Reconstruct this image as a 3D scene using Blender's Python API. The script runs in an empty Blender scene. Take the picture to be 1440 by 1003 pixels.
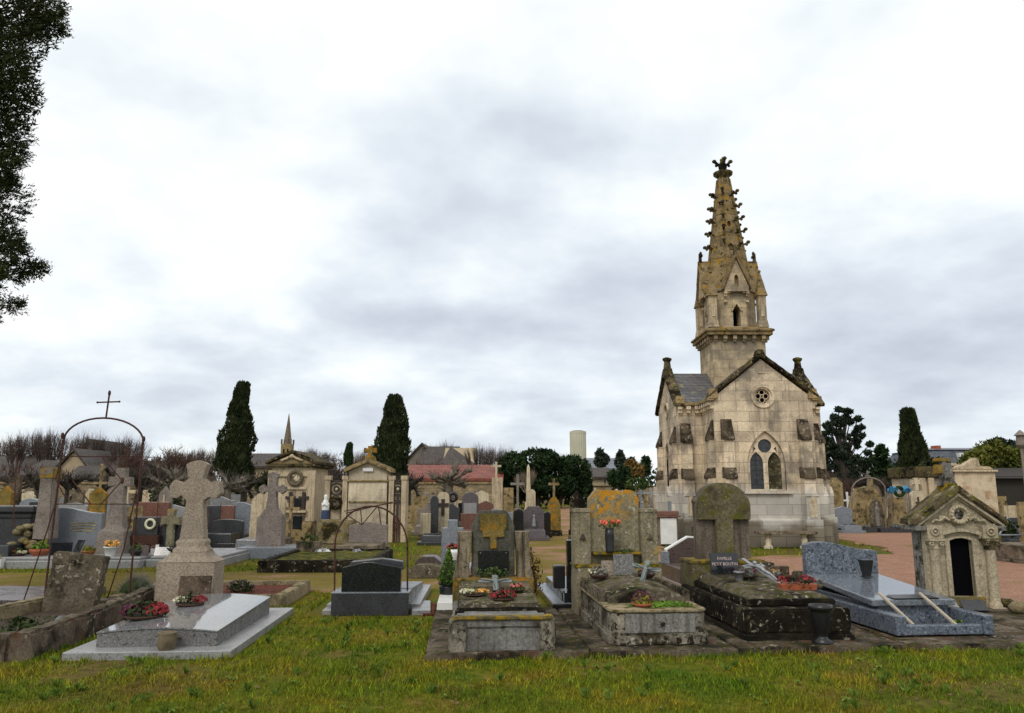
import bpy, bmesh, math, random
from mathutils import Vector, Matrix, noise
rd = random.Random(7)
C = bpy.context.scene.collection
RAD = math.radians; PI = math.pi; sin = math.sin; cos = math.cos
F = 1082.0; PIT = math.atan(188/1082); EYE = 1.6
def ray(px, py):
    v = -(py-501.5)/F
    return (px-720)/F, cos(PIT)-v*sin(PIT), sin(PIT)+v*cos(PIT)
def G(px, py):                       # ground point seen there
    a, b, c = ray(px, py); t = -EYE/c
    return a*t, b*t
def W(px, py, Y):                    # point at distance Y -> (X, Z)
    a, b, c = ray(px, py); t = Y/b
    return a*t, EYE+c*t
def pix(X, Y, Z):                    # world -> pixel (for label words only)
    d = Y*cos(PIT)+(Z-EYE)*sin(PIT); u = -Y*sin(PIT)+(Z-EYE)*cos(PIT)
    return 720+F*X/d, 501.5-F*u/d
class MB:
    def __init__(s): s.v = []; s.f = []; s.sm = set()
    def add(s, vs, fs, smooth=False):
        n = len(s.v); s.v += [tuple(p) for p in vs]
        if smooth: s.sm.update(range(len(s.f), len(s.f)+len(fs)))
        s.f += [tuple(i+n for i in f) for f in fs]; return s
    def merge(s, o, M=None):
        vs = [M @ Vector(p) for p in o.v] if M else o.v
        n = len(s.v); k = len(s.f); s.v += [tuple(p) for p in vs]
        s.sm.update(k+i for i in o.sm); s.f += [tuple(i+n for i in f) for f in o.f]; return s
    def box(s, x0, x1, y0, y1, z0, z1, ix=0, iy=0):   # ix, iy: inset of the top
        return s.add([(x0,y0,z0),(x1,y0,z0),(x1,y1,z0),(x0,y1,z0),(x0+ix,y0+iy,z1),(x1-ix,y0+iy,z1),(x1-ix,y1-iy,z1),(x0+ix,y1-iy,z1)],
            [(3,2,1,0),(4,5,6,7),(0,1,5,4),(1,2,6,5),(2,3,7,6),(3,0,4,7)])
    def loft(s, rings, cap=True, smooth=False):
        n = len(rings[0]); vs = [p for r in rings for p in r]; fs = []
        for k in range(len(rings)-1):
            for i in range(n):
                j = (i+1) % n; fs.append((k*n+i, k*n+j, (k+1)*n+j, (k+1)*n+i))
        s.add(vs, fs, smooth)
        if cap:
            s.add(rings[0], [tuple(range(n))[::-1]]); s.add(rings[-1], [tuple(range(n))])
        return s
    def prism(s, pts, y0, y1):       # outline in x,z drawn counter-clockwise seen from -y
        n = len(pts)
        vs = [(x,y0,z) for x,z in pts]+[(x,y1,z) for x,z in pts]
        return s.add(vs, [tuple(range(n)), tuple(range(2*n-1,n-1,-1))]+[((i+1)%n,i,n+i,n+(i+1)%n) for i in range(n)])
    def prismx(s, pts, x0, x1):      # outline in y,z
        n = len(pts)
        vs = [(x0,y,z) for y,z in pts]+[(x1,y,z) for y,z in pts]
        return s.add(vs, [tuple(range(n-1,-1,-1)), tuple(range(n,2*n))]+[(i,(i+1)%n,n+(i+1)%n,n+i) for i in range(n)])
    def slab(s, pts, z0, z1, sc=1):
        n = len(pts); cx = sum(p[0] for p in pts)/n; cy = sum(p[1] for p in pts)/n
        vs = [(x,y,z0) for x,y in pts]+[(cx+(x-cx)*sc,cy+(y-cy)*sc,z1) for x,y in pts]
        return s.add(vs, [tuple(range(n-1,-1,-1)), tuple(range(n,2*n))]+[(i,(i+1)%n,n+(i+1)%n,n+i) for i in range(n)])
    def lathe(s, prof, cx=0, cy=0, seg=16, ax=None):
        rings = [[(cx+r*cos(2*PI*i/seg), cy+r*sin(2*PI*i/seg), z) for i in range(seg)] for r, z in prof]
        return s.loft(rings, True, seg > 9)
    def tube(s, pts, r, seg=6, r2=None, smooth=True):
        pts = [Vector(p) for p in pts]; rings = []; n = len(pts); up = None
        for i, p in enumerate(pts):
            d = (pts[min(i+1,n-1)]-pts[max(i-1,0)]).normalized()
            if up is None: up = Vector((0,0,1)) if abs(d.z) < .9 else Vector((1,0,0))
            a = d.cross(up).normalized(); b = a.cross(d).normalized(); up = b
            rr = r if r2 is None else r+(r2-r)*i/(n-1)
            rings.append([p+rr*(cos(2*PI*k/seg)*a+sin(2*PI*k/seg)*b) for k in range(seg)])
        return s.loft([[tuple(q) for q in rg] for rg in rings], True, smooth)
    def bar(s, a, b, w, t=None):     # square bar
        a = Vector(a); b = Vector(b); d = (b-a).normalized(); up = Vector((0,0,1)) if abs(d.z) < .9 else Vector((0,1,0))
        u = d.cross(up).normalized()*(w/2); q = u.cross(d).normalized()*((t or w)/2)
        return s.loft([[tuple(p+u+q),tuple(p-u+q),tuple(p-u-q),tuple(p+u-q)] for p in (a,b)])
    def ball(s, c, r, seg=8, rings=6, sz=None):
        sx, sy, sz_ = sz or (1,1,1); rg = []
        for j in range(rings+1):
            a = -PI/2+PI*j/rings; q = max(cos(a), .02)
            rg.append([(c[0]+r*sx*q*cos(2*PI*i/seg), c[1]+r*sy*q*sin(2*PI*i/seg), c[2]+r*sz_*sin(a)) for i in range(seg)])
        return s.loft(rg, True, True)
    def torus(s, c, R, r, plane='xz', seg=24, k=6, a0=0, a1=2*PI):
        pts = []
        full = abs(a1-a0-2*PI) < 1e-6
        for i in range(seg+1):
            a = a0+(a1-a0)*i/seg
            pts.append((c[0]+R*cos(a), c[1], c[2]+R*sin(a)) if plane == 'xz' else ((c[0]+R*cos(a), c[1]+R*sin(a), c[2]) if plane == 'xy' else (c[0], c[1]+R*cos(a), c[2]+R*sin(a))))
        return s.tube(pts, r, k)
    def build(s, name, m, parent=None, label=None, bev=0, rgh=0, cell=.25):
        me = bpy.data.meshes.new(name); me.from_pydata(s.v, [], s.f)
        if s.sm:
            for i in s.sm: me.polygons[i].use_smooth = True
        me.materials.append(m); me.update()
        o = bpy.data.objects.new(name, me); C.objects.link(o)
        if parent: o.parent = parent
        if label: o['label'] = label
        if s.f and len(s.f) < 5000 and not getattr(s, 'open', False):
            bm = bmesh.new(); bm.from_mesh(me); bmesh.ops.recalc_face_normals(bm, faces=bm.faces); bm.to_mesh(me); bm.free()
        if bev:
            b = o.modifiers.new('bevel', 'BEVEL'); b.width = bev; b.segments = 2; b.limit_method = 'ANGLE'; b.angle_limit = RAD(35)
        if rgh:
            bm = bmesh.new(); bm.from_mesh(me)
            bmesh.ops.bevel(bm, geom=[e for e in bm.edges if e.calc_face_angle(0) > .6], offset=rgh*1.1, segments=2, affect='EDGES', clamp_overlap=True)
            bmesh.ops.triangulate(bm, faces=[f for f in bm.faces if len(f.verts) > 4])
            for _ in range(4):
                es = [e for e in bm.edges if e.calc_length() > cell*.5]
                if not es or len(bm.verts) > 16000: break
                bmesh.ops.subdivide_edges(bm, edges=es, cuts=1, use_grid_fill=True)
            bm.normal_update(); sd = Vector((rd.random()*50,)*3)
            for v in bm.verts:
                n3 = noise.noise_vector(v.co*7+sd)*.6+noise.noise_vector(v.co*23+sd)*.4
                v.co += n3*rgh
            for f in bm.faces: f.smooth = True
            bmesh.ops.recalc_face_normals(bm, faces=bm.faces)
            bm.to_mesh(me); bm.free()
            try: me.set_sharp_from_angle(angle=RAD(38))
            except Exception: pass
        return o
def thing(name, label, cat, loc=(0,0,0), rz=0, group=None, tilt=(0,0)):
    o = bpy.data.objects.new(name, None); C.objects.link(o); o.empty_display_size = .1
    o.location = loc; o.rotation_euler = (RAD(tilt[0]), RAD(tilt[1]), RAD(rz)); tag(o, label, cat, group); return o
def tag(o, label, cat, group=None):
    o['label'] = label; o['category'] = cat
    if group: o['group'] = group
    return o
def single(name, mb, m, label, cat, group=None, loc=None, rz=0, tilt=(0,0), **k):
    o = mb.build(name, m, None, **k); tag(o, label, cat, group)
    if loc: o.location = loc
    o.rotation_euler = (RAD(tilt[0]), RAD(tilt[1]), RAD(rz)); return o
def kids(o): return [c for c in bpy.data.objects if c.parent == o]
def copy_tree(o, parent=None):
    c = o.copy(); C.objects.link(c)
    if parent: c.parent = parent
    for ch in kids(o): copy_tree(ch, c)
    return c
def cut(o, mb):                      # subtract a volume from an object's own mesh
    me = bpy.data.meshes.new('tmp'); me.from_pydata(mb.v, [], mb.f)
    bm = bmesh.new(); bm.from_mesh(me); bmesh.ops.recalc_face_normals(bm, faces=bm.faces); bm.to_mesh(me); bm.free()
    c = bpy.data.objects.new('tmp', me); C.objects.link(c)
    md = o.modifiers.new('b', 'BOOLEAN'); md.object = c; md.operation = 'DIFFERENCE'; md.solver = 'EXACT'
    par = o.parent; o.parent = None
    dg = bpy.context.evaluated_depsgraph_get(); dg.update()
    nm = bpy.data.meshes.new_from_object(o.evaluated_get(dg)); o.modifiers.remove(md); nm.name = o.name; o.data = nm
    o.parent = par; bpy.data.objects.remove(c)
def text(s, size, m, parent, loc, rot=(PI/2,0,0), name='lettering', ext=.002):
    cu = bpy.data.curves.new('t', 'FONT'); cu.body = s; cu.size = size; cu.align_x = 'CENTER'; cu.align_y = 'CENTER'; cu.extrude = ext; cu.resolution_u = 2
    t = bpy.data.objects.new('t', cu); C.objects.link(t); dg = bpy.context.evaluated_depsgraph_get(); dg.update()
    me = bpy.data.meshes.new_from_object(t.evaluated_get(dg)); bpy.data.objects.remove(t)
    o = bpy.data.objects.new(name, me); C.objects.link(o); me.materials.clear(); me.materials.append(m); o.parent = parent; o.location = loc; o.rotation_euler = rot
    return o
def gothic(hw, z0, zs, n=7, cx=0):   # pointed arch outline (ccw)
    R_ = 2*hw; pts = [(cx-hw, z0), (cx+hw, z0)]
    for i in range(n+1):
        a = i/n*RAD(60); pts.append((cx-hw+R_*cos(a), zs+R_*sin(a)))
    for i in range(1, n+1):
        a = RAD(60)*(1-i/n); pts.append((cx+hw-R_*cos(a), zs+R_*sin(a)))
    return pts
def rnd(hw, z0, zs, n=10, cx=0, rz=None):      # round arch outline
    rz = rz if rz is not None else hw
    return [(cx-hw, z0), (cx+hw, z0)]+[(cx+hw*cos(PI*i/n), zs+rz*sin(PI*i/n)) for i in range(n+1)]
def circ(cx, cz, r, n=16): return [(cx+r*cos(2*PI*i/n), cz+r*sin(2*PI*i/n)) for i in range(n)]
def serp(hw, z0, z1, dz, n=16, flip=1):        # wavy top headstone
    return [(-hw, z0), (hw, z0)]+[(hw-2*hw*i/n, z1+dz*(.5+.5*sin(flip*(i/n-.5)*PI*1.35+.35))) for i in range(n+1)]
EX = []                              # footprints kept free of grass blades
def inpoly(x, y, P):
    c = False; j = len(P)-1
    for i in range(len(P)):
        xi, yi = P[i]; xj, yj = P[j]
        if (yi > y) != (yj > y) and x < (xj-xi)*(y-yi)/(yj-yi)+xi: c = not c
        j = i
    return c
def foot(x, y, rz, x0, x1, y0, y1):
    a = RAD(rz); EX.append([(x+px*cos(a)-py*sin(a), y+px*sin(a)+py*cos(a)) for px, py in ((x0,y0),(x1,y0),(x1,y1),(x0,y1))])
# ---------- materials ----------
class N:
    def __init__(s, name):
        s.m = bpy.data.materials.new(name); s.m.use_nodes = True; s.t = s.m.node_tree; s.t.nodes.clear()
        s.out = s.t.nodes.new('ShaderNodeOutputMaterial'); s.b = s.t.nodes.new('ShaderNodeBsdfPrincipled'); s.t.links.new(s.b.outputs[0], s.out.inputs[0])
    def n(s, ty, **k):
        nd = s.t.nodes.new('ShaderNode'+ty)
        for a, v in k.items():
            if a.startswith('i_'):
                a = a[2:]; a = int(a) if a.isdigit() else a.replace('_', ' ')
                if hasattr(v, 'is_output') : s.t.links.new(v, nd.inputs[a])
                else: nd.inputs[a].default_value = v
            else: setattr(nd, a, v)
        return nd
    def link(s, a, b): s.t.links.new(a, b)
    def vec(s, rand=True):
        tc = s.n('TexCoord').outputs['Object']
        if not rand: return tc
        oi = s.n('ObjectInfo').outputs['Random']
        m = s.n('Math', operation='MULTIPLY', i_0=oi, i_1=37.0).outputs[0]
        return s.n('VectorMath', operation='ADD', i_0=tc, i_1=m).outputs[0]
    def noise(s, v, sc, det=4, ro=.55, dist=0):
        return s.n('TexNoise', i_Vector=v, i_Scale=sc, i_Detail=det, i_Roughness=ro, i_Distortion=dist).outputs['Fac']
    def ramp(s, f, stops):
        nd = s.n('ValToRGB', i_Fac=f); e = nd.color_ramp.elements
        while len(e) > 1: e.remove(e[-1])
        e[0].position = stops[0][0]; e[0].color = col(stops[0][1])
        for p, c in stops[1:]:
            q = e.new(p); q.color = col(c)
        return nd.outputs[0]
    def mask(s, f, lo, hi): return s.n('MapRange', i_Value=f, i_1=lo, i_2=hi, clamp=True).outputs[0]
    def mix(s, f, a, b, mode='MIX'):
        nd = s.n('Mix', data_type='RGBA', blend_type=mode)
        for i, v in ((0, f), (6, a), (7, b)):
            if hasattr(v, 'is_output'): s.link(v, nd.inputs[i])
            else: nd.inputs[i].default_value = v if i == 0 else col(v)
        return nd.outputs[2]
    def mul(s, a, b): return s.n('Math', operation='MULTIPLY', i_0=a, i_1=b).outputs[0]
    def bump(s, h, st=.4, d=.01):
        b = s.n('Bump', i_Height=h, i_Strength=st, i_Distance=d).outputs[0]; s.link(b, s.b.inputs['Normal'])
    def fin(s, c, ro=.85, spec=None, metal=0):
        if hasattr(c, 'is_output'): s.link(c, s.b.inputs['Base Color'])
        else: s.b.inputs['Base Color'].default_value = col(c)
        if hasattr(ro, 'is_output'): s.link(ro, s.b.inputs['Roughness'])
        else: s.b.inputs['Roughness'].default_value = ro
        if spec is not None: s.b.inputs['Specular IOR Level'].default_value = spec
        s.b.inputs['Metallic'].default_value = metal
        return s.m
def col(c): return (c, c, c, 1) if isinstance(c, (int, float)) else (tuple(c)+(1,) if len(c) == 3 else tuple(c))
def sc(c, k): return tuple(x*k for x in c)
def punch(k, c, g, m): return k.mix(1.0, k.n('Gamma', i_Color=c, i_Gamma=g).outputs[0], m, 'MULTIPLY')
def stone(name, base, var=.35, spots=(), grime=None, gt=(.52,.62), up=None, ro=.88, bs=.5, bd=.012, gs=2.2, streak=None, dk=.70, zm=None):
    """weathered stone: base tone, large grime patches, lichen spots [(colour, scale, lo, hi, patch)], moss on upward faces"""
    k = N(name); v = k.vec()
    n1 = k.noise(v, 3, 5, .6); n2 = k.noise(v, 38, 4, .7)
    c = k.ramp(n1, [(.3, sc(base, 1-var)), (.5, base), (.7, sc(base, 1+var*.7))])
    c = k.mix(.75, c, k.ramp(n2, [(.3, .45), (.5, .95), (.7, 1.3)]), 'MULTIPLY')
    if streak:
        mp = k.n('Mapping', i_Vector=v, i_Scale=(9, 9, .7)).outputs[0]
        c = k.mix(k.mask(k.noise(mp, 1.6, 5, .6), .5, .68), c, streak)
    if grime: c = k.mix(k.mask(k.noise(v, gs, 6, .68), *gt), c, grime)
    h = k.mul(n2, .6)
    for qi, (lc, s_, lo, hi, pt) in enumerate(spots):
        m1 = k.mask(k.noise(v, s_, 5, .62, .3), lo, hi)
        if pt: m1 = k.mul(m1, k.mask(k.noise(v, 1.7, 3), pt-.06, pt+.08))
        if zm and qi == 0:
            zz = k.n('SeparateXYZ', i_0=k.n('TexCoord').outputs['Object']).outputs[2]; m1 = k.mul(m1, k.mask(k.n('Math', operation='ADD', i_0=zz, i_1=k.mul(k.noise(v, 5, 3), .5)).outputs[0], *zm))
        c = k.mix(m1, c, lc)
    if up:
        g = k.n('NewGeometry').outputs['Normal']; z = k.n('SeparateXYZ', i_0=g).outputs[2]
        m2 = k.mul(k.mask(z, .35, .8), k.mask(k.noise(v, 7, 5, .65), up[1], up[1]+.14)); c = k.mix(m2, c, up[0])
    k.bump(k.n('Math', operation='ADD', i_0=h, i_1=k.noise(v, 110, 3, .7)).outputs[0], bs, bd)
    return k.fin(punch(k, c, 1.4, dk*1.85), ro, .12)
def granite(name, a, b, c3, s_=70, ro=.22, spec=.5):
    k = N(name); v = k.vec()
    n1 = k.noise(v, s_, 3, .75); n2 = k.noise(v, s_*.45, 2, .6)
    c = k.ramp(n1, [(.36, b), (.46, a), (.55, a), (.66, c3)])
    c = k.mix(k.mask(n2, .58, .66), c, b)
    c = k.mix(.35, c, k.ramp(k.noise(v, 2.2, 4), [(.35, .7), (.65, 1.2)]), 'MULTIPLY')
    r = k.ramp(k.noise(v, 5, 4), [(.3, ro*.7), (.7, ro*1.6)])
    return k.fin(k.mix(1.0, c, .72, 'MULTIPLY'), r, spec)
def plain(name, c, ro=.6, var=.25, s_=12, bs=0, metal=0):
    k = N(name); v = k.vec(); n1 = k.noise(v, s_, 5, .6)
    o = k.ramp(n1, [(.3, sc(col(c)[:3], 1-var)), (.7, sc(col(c)[:3], 1+var))])
    if bs: k.bump(n1, bs, .01)
    return k.fin(o, ro, .4, metal)
def leafm(name, a, b, ro=.7, s_=2.0, trans=0):
    k = N(name); v = k.vec(False); n1 = k.noise(v, s_, 4, .7); n2 = k.noise(v, s_*11, 2, .6)
    c = k.ramp(n1, [(.35, a), (.62, b)]); c = k.mix(.6, c, k.ramp(n2, [(.3, .5), (.7, 1.5)]), 'MULTIPLY')
    return k.fin(c, ro, .12)
M = {}
OR_ = (.42,.21,.02); WL = (.44,.42,.35); MOSS = (.10,.11,.02); YL = (.34,.26,.05)
M['conc'] = stone('old_concrete', (.25,.21,.165), .4, [((.40,.37,.31), 14, .58, .63, .5)], (.05,.043,.03), (.5,.66), ((.09,.09,.022), .52))
M['concg'] = stone('grey_render', (.27,.265,.25), .25, [((.05,.045,.035), 9, .58, .66, .5)], (.12,.10,.08), (.58,.72), streak=(.16,.15,.13))
M['concf'] = stone('peeling_render', (.27,.25,.21), .4, [((.05,.04,.03), 16, .5, .58, .48), (WL, 12, .6, .66, .5)], (.09,.075,.05), (.5,.62), ((.10,.10,.03), .5))
M['stele1'] = stone('lichen_stele', (.17,.165,.14), .3, [((.10,.105,.05), 8, .55, .65, 0)], (.07,.065,.045), (.55,.7), bs=.6)
M['orange'] = stone('orange_lichen', (.26,.21,.09), .4, [((.40,.22,.03), 9, .49, .58, .44), ((.33,.31,.24), 13, .6, .66, .5)], (.09,.08,.03), (.6,.7), bs=.7)
M['stele2'] = stone('yellow_lichen_stele', (.30,.275,.20), .3, [((.52,.29,.03), 12, .45, .53, .42), ((.44,.43,.36), 16, .6, .65, 0)], (.12,.11,.06), (.56,.68), bs=.6, zm=(1.35,1.6))
M['pil2'] = stone('speckled_pillar', (.30,.27,.20), .25, [((.42,.33,.10), 9, .58, .66, .5), ((.46,.45,.4), 22, .62, .67, 0)], (.12,.11,.06), (.6,.72))
M['streaky'] = stone('streaked_pillar', (.29,.25,.19), .3, [((.05,.043,.03), 12, .6, .68, 0)], None, streak=(.055,.045,.03))
M['dark'] = stone('black_crusted_stone', (.055,.047,.035), .5, [((.40,.38,.32), 13, .6, .645, .47), ((.20,.17,.11), 7, .56, .66, .5)], (.022,.02,.016), (.5,.62), ((.10,.10,.06), .5), bs=.8, bd=.02)
M['stele3'] = stone('mossy_stele', (.20,.175,.12), .35, [((.15,.15,.045), 6, .5, .62, .46), ((.36,.34,.28), 24, .63, .68, 0)], (.09,.08,.055), (.56,.68), ((.12,.13,.02), .4), bs=.7)
M['rec3'] = stone('recessed_stone', (.22,.19,.16), .25, [], None, streak=(.12,.105,.08))
M['moss'] = stone('moss_ledge', (.22,.19,.11), .4, [((.34,.25,.04), 9, .5, .58, 0)], (.10,.11,.02), (.5,.6), bs=.8)
M['oldstone'] = stone('lichened_stone', (.20,.175,.135), .35, [((.42,.39,.32), 16, .57, .62, .45), ((.30,.24,.10), 7, .6, .68, .5)], (.045,.038,.028), (.52,.64), (MOSS, .5), bs=.8, bd=.02)
M['pink'] = stone('coarse_granite', (.37,.325,.27), .14, [((.27,.225,.18), 60, .52, .62, 0), ((.45,.40,.34), 70, .58, .68, 0)], (.24,.195,.15), (.55,.75), bs=.5)
M['pinkdark'] = stone('rough_plaque', (.17,.135,.105), .3, [((.30,.26,.2), 30, .6, .66, 0)], (.06,.05,.04), (.5,.65))
M['greycross'] = stone('grey_cross_stone', (.29,.26,.235), .18, [((.18,.15,.13), 30, .55, .65, 0)], None, bs=.4)
M['kerb'] = stone('sandy_kerb', (.33,.28,.20), .3, [((.13,.12,.04), 10, .56, .64, .5)], (.10,.09,.05), (.55,.7), (MOSS, .5))
M['beige'] = stone('limestone', (.46,.395,.30), .15, [], (.22,.18,.12), (.62,.78), streak=(.27,.23,.17), dk=.85)
M['beigeo'] = stone('lichened_limestone', (.36,.29,.18), .3, [((.07,.06,.045), 5, .54, .64, .45), ((.34,.28,.10), 9, .56, .64, .48)], (.12,.10,.07), (.52,.66), ((.09,.085,.03), .42), bs=.7)
M['cream'] = stone('cream_stone', (.48,.43,.335), .12, [((.30,.24,.16), 4, .58, .75, .4)], (.24,.20,.14), (.66,.8), streak=(.32,.28,.22), dk=.85)
M['temple'] = stone('temple_stone', (.42,.375,.29), .18, [((.20,.18,.13), 6, .6, .72, .5)], (.22,.19,.13), (.6,.75), bs=.3, dk=.76)
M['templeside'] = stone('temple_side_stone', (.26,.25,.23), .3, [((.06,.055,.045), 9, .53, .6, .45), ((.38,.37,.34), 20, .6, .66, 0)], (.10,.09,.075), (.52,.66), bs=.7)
M['roofst'] = stone('lichened_roof_stone', (.21,.175,.115), .4, [((.42,.37,.26), 11, .56, .61, .44), ((.20,.20,.03), 5, .54, .62, .45)], (.05,.042,.028), (.5,.6), ((.16,.16,.03), .52), bs=.9, bd=.02)
M['cope'] = stone('blackened_coping', (.17,.14,.09), .4, [((.38,.33,.22), 12, .58, .63, .45), ((.20,.19,.05), 6, .56, .63, .46)], (.035,.03,.02), (.46,.58), bs=.9, bd=.02)
M['spire'] = stone('lichened_spire', (.30,.24,.15), .35, [((.36,.24,.05), 3.5, .52, .64, .45), ((.07,.055,.035), 8, .54, .64, .46)], (.085,.07,.045), (.56,.7), bs=.6)
M['rubble'] = stone('rubble', (.36,.31,.21), .45, [((.36,.29,.06), 5, .55, .65, 0)], (.08,.07,.04), (.52,.62), bs=1, bd=.03)
M['gg'] = granite('grey_granite', (.27,.27,.275), (.12,.12,.125), (.5,.5,.5), 62, .16)
M['ggside'] = granite('grey_granite_side', (.20,.195,.19), (.07,.065,.06), (.42,.40,.36), 52, .5)
M['gglight'] = granite('pale_granite', (.36,.36,.355), (.2,.2,.2), (.5,.5,.5), 70, .3)
M['bg'] = granite('blue_grey_granite', (.16,.19,.24), (.06,.07,.09), (.42,.45,.5), 44, .22)
M['bgl'] = granite('light_blue_granite', (.25,.275,.31), (.13,.14,.16), (.42,.45,.48), 70, .3)
M['blk'] = granite('black_granite', (.016,.018,.022), (.008,.009,.011), (.05,.053,.06), 80, .08, .6)
M['blkm'] = granite('dark_grey_granite', (.045,.047,.052), (.02,.02,.023), (.10,.10,.11), 80, .25)
M['redg'] = granite('red_granite', (.22,.095,.065), (.09,.04,.03), (.36,.22,.17), 60, .25)
M['pinkg'] = granite('pink_granite', (.36,.25,.21), (.2,.12,.1), (.5,.42,.38), 60, .3)
M['brng'] = granite('brown_granite', (.105,.068,.055), (.045,.03,.026), (.24,.19,.16), 50, .3)
M['purp'] = granite('mauve_granite', (.13,.105,.11), (.06,.05,.055), (.26,.23,.24), 60, .25)
M['white'] = plain('white_marble', (.68,.68,.66), .35, .1, 5)
M['rust'] = plain('rusty_iron', (.058,.021,.013), .85, .7, 40, .4)
M['iron'] = plain('dark_iron', (.035,.025,.022), .7, .5, 30, .3)
M['bronze'] = plain('verdigris_metal', (.14,.17,.16), .5, .4, 30, .3)
M['metal'] = plain('grey_metal', (.25,.25,.26), .4, .3, 20, 0, .4)
M['black'] = plain('black_plastic', (.013,.013,.014), .35, .3)
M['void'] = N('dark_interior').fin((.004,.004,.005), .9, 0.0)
M['glass'] = plain('leaded_glass', (.03,.034,.04), .18, .6, 9)
M['glassg'] = stone('boarded_window', (.13,.12,.075), .4, [((.24,.22,.14), 9, .55, .62, 0)], (.05,.045,.03), (.5,.65))
M['terra'] = plain('terracotta', (.33,.09,.04), .7, .25, 10)
M['brown'] = plain('brown_wicker', (.06,.03,.02), .8, .4, 60, .4)
M['pot'] = plain('stone_pot', (.13,.10,.06), .8, .4, 12, .3)
M['soil'] = plain('soil', (.05,.035,.022), .95, .5, 30, .6)
M['chip'] = stone('red_chippings', (.20,.085,.06), .3, [((.34,.22,.17), 30, .58, .64, 0), ((.05,.03,.025), 34, .58, .66, 0)], bs=1, bd=.02)
M['fred'] = plain('red_blooms', (.27,.028,.035), .6, .6, 30)
M['fpink'] = plain('pink_blooms', (.62,.16,.16), .6, .4, 30)
M['fcoral'] = plain('coral_blooms', (.75,.18,.10), .6, .3, 30)
M['fyel'] = plain('yellow_orange_blooms', (.75,.42,.12), .6, .4, 30)
M['fwhite'] = plain('cream_blooms', (.62,.60,.42), .6, .25, 30)
M['fpurp'] = plain('purple_heather', (.12,.035,.06), .7, .6, 30)
M['blue'] = plain('blue_ribbon', (.06,.27,.45), .5, .2)
M['leaf'] = leafm('green_leaves', (.025,.045,.012), (.075,.11,.03), s_=12)
M['leafb'] = leafm('bright_leaves', (.05,.11,.012), (.14,.24,.03), s_=9)
M['leafy'] = leafm('yellow_thuja', (.10,.09,.015), (.26,.24,.03), s_=9)
M['leafd'] = leafm('dark_box_leaves', (.010,.018,.006), (.035,.055,.015), s_=9)
M['lav'] = leafm('grey_lavender', (.10,.10,.09), (.24,.24,.21), s_=9)
M['cyp'] = leafm('cypress_foliage', (.009,.016,.007), (.042,.052,.018), s_=1.4)
M['bushd'] = leafm('dark_evergreen', (.007,.016,.008), (.03,.055,.017), s_=.8)
M['pine'] = leafm('pine_foliage', (.010,.018,.011), (.035,.05,.03), s_=.8)
M['olive'] = leafm('olive_foliage', (.04,.05,.008), (.12,.125,.02), s_=.5)
M['autumn'] = leafm('autumn_foliage', (.09,.05,.015), (.22,.14,.04), s_=.5)
M['bark'] = plain('dark_bark', (.035,.027,.02), .9, .5, 10, .6)
M['barkg'] = plain('grey_bark', (.13,.11,.085), .9, .4, 10, .6)
M['twig'] = plain('twigs', (.075,.052,.042), .9, .35, 3)
M['twigr'] = plain('reddish_twigs', (.085,.047,.034), .9, .35, 3)
M['twigt'] = plain('tan_twigs', (.17,.13,.095), .9, .35, 3)
M['slate'] = plain('slate', (.10,.105,.115), .5, .35, 7, .4)
M['gold'] = plain('gilt_lettering', (.38,.30,.14), .5, .2)
M['letter'] = plain('pale_lettering', (.55,.42,.40), .5, .2)
M['stem'] = plain('silvery_wood', (.36,.31,.24), .7, .2)
def ashlar(name, base, grey=None, bw=.92, rh=.3, mort=.009):
    k = N(name); v = k.vec(False); s = k.n('SeparateXYZ', i_0=v)
    u = k.n('Math', operation='ADD', i_0=s.outputs[0], i_1=s.outputs[1]).outputs[0]
    cv = k.n('CombineXYZ', i_0=u, i_1=s.outputs[2]).outputs[0]
    wv = k.n('VectorMath', operation='ADD', i_0=cv, i_1=k.n('VectorMath', operation='SCALE', i_0=k.n('TexNoise', i_Vector=v, i_Scale=9.0).outputs['Color'], i_Scale=.012).outputs[0]).outputs[0]
    br = k.n('TexBrick', i_Vector=wv, i_Color1=col(.78), i_Color2=col(1.12), i_Mortar=col(.5), i_Scale=1.0, i_Mortar_Size=mort, i_Mortar_Smooth=.3, i_Bias=0.0, i_Brick_Width=bw, i_Row_Height=rh)
    br.offset = .5; br.squash = .8; br.squash_frequency = 3
    n1 = k.noise(v, 1.3, 5, .6); n2 = k.noise(v, 22, 5, .7)
    c = k.ramp(n1, [(.32, sc(base, .72)), (.5, base), (.7, sc(base, 1.18))])
    c = k.mix(.85, c, br.outputs[0], 'MULTIPLY')
    c = k.mix(.6, c, k.ramp(n2, [(.3, .62), (.7, 1.2)]), 'MULTIPLY')
    mp = k.n('Mapping', i_Vector=v, i_Scale=(6, 6, .55)).outputs[0]
    c = k.mix(k.mul(k.mask(k.noise(mp, 1.3, 6, .62), .53, .7), .55), c, (.20,.175,.145))
    c = k.mix(k.mul(k.mask(k.noise(v, .8, 6, .68), .5, .62), .7), c, (.19,.17,.145))
    if grey:
        zz = k.n('Math', operation='ADD', i_0=s.outputs[2], i_1=k.mul(k.noise(v, 1.1, 2), .9)).outputs[0]
        g = k.mask(zz, 2.25, 1.85); gc = k.mix(.8, grey, br.outputs[0], 'MULTIPLY'); c = k.mix(k.mul(g, .75), c, gc)
        g2 = k.mask(zz, 1.25, 1.05); c = k.mix(k.mul(g2, .8), c, k.mix(.8, (.17,.145,.105), br.outputs[0], 'MULTIPLY'))
    k.bump(k.n('Math', operation='ADD', i_0=br.outputs['Fac'], i_1=k.mul(n2, -.8)).outputs[0], -.5, .012)
    return k.fin(punch(k, c, 1.3, 1.3), .9, .12)
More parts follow.
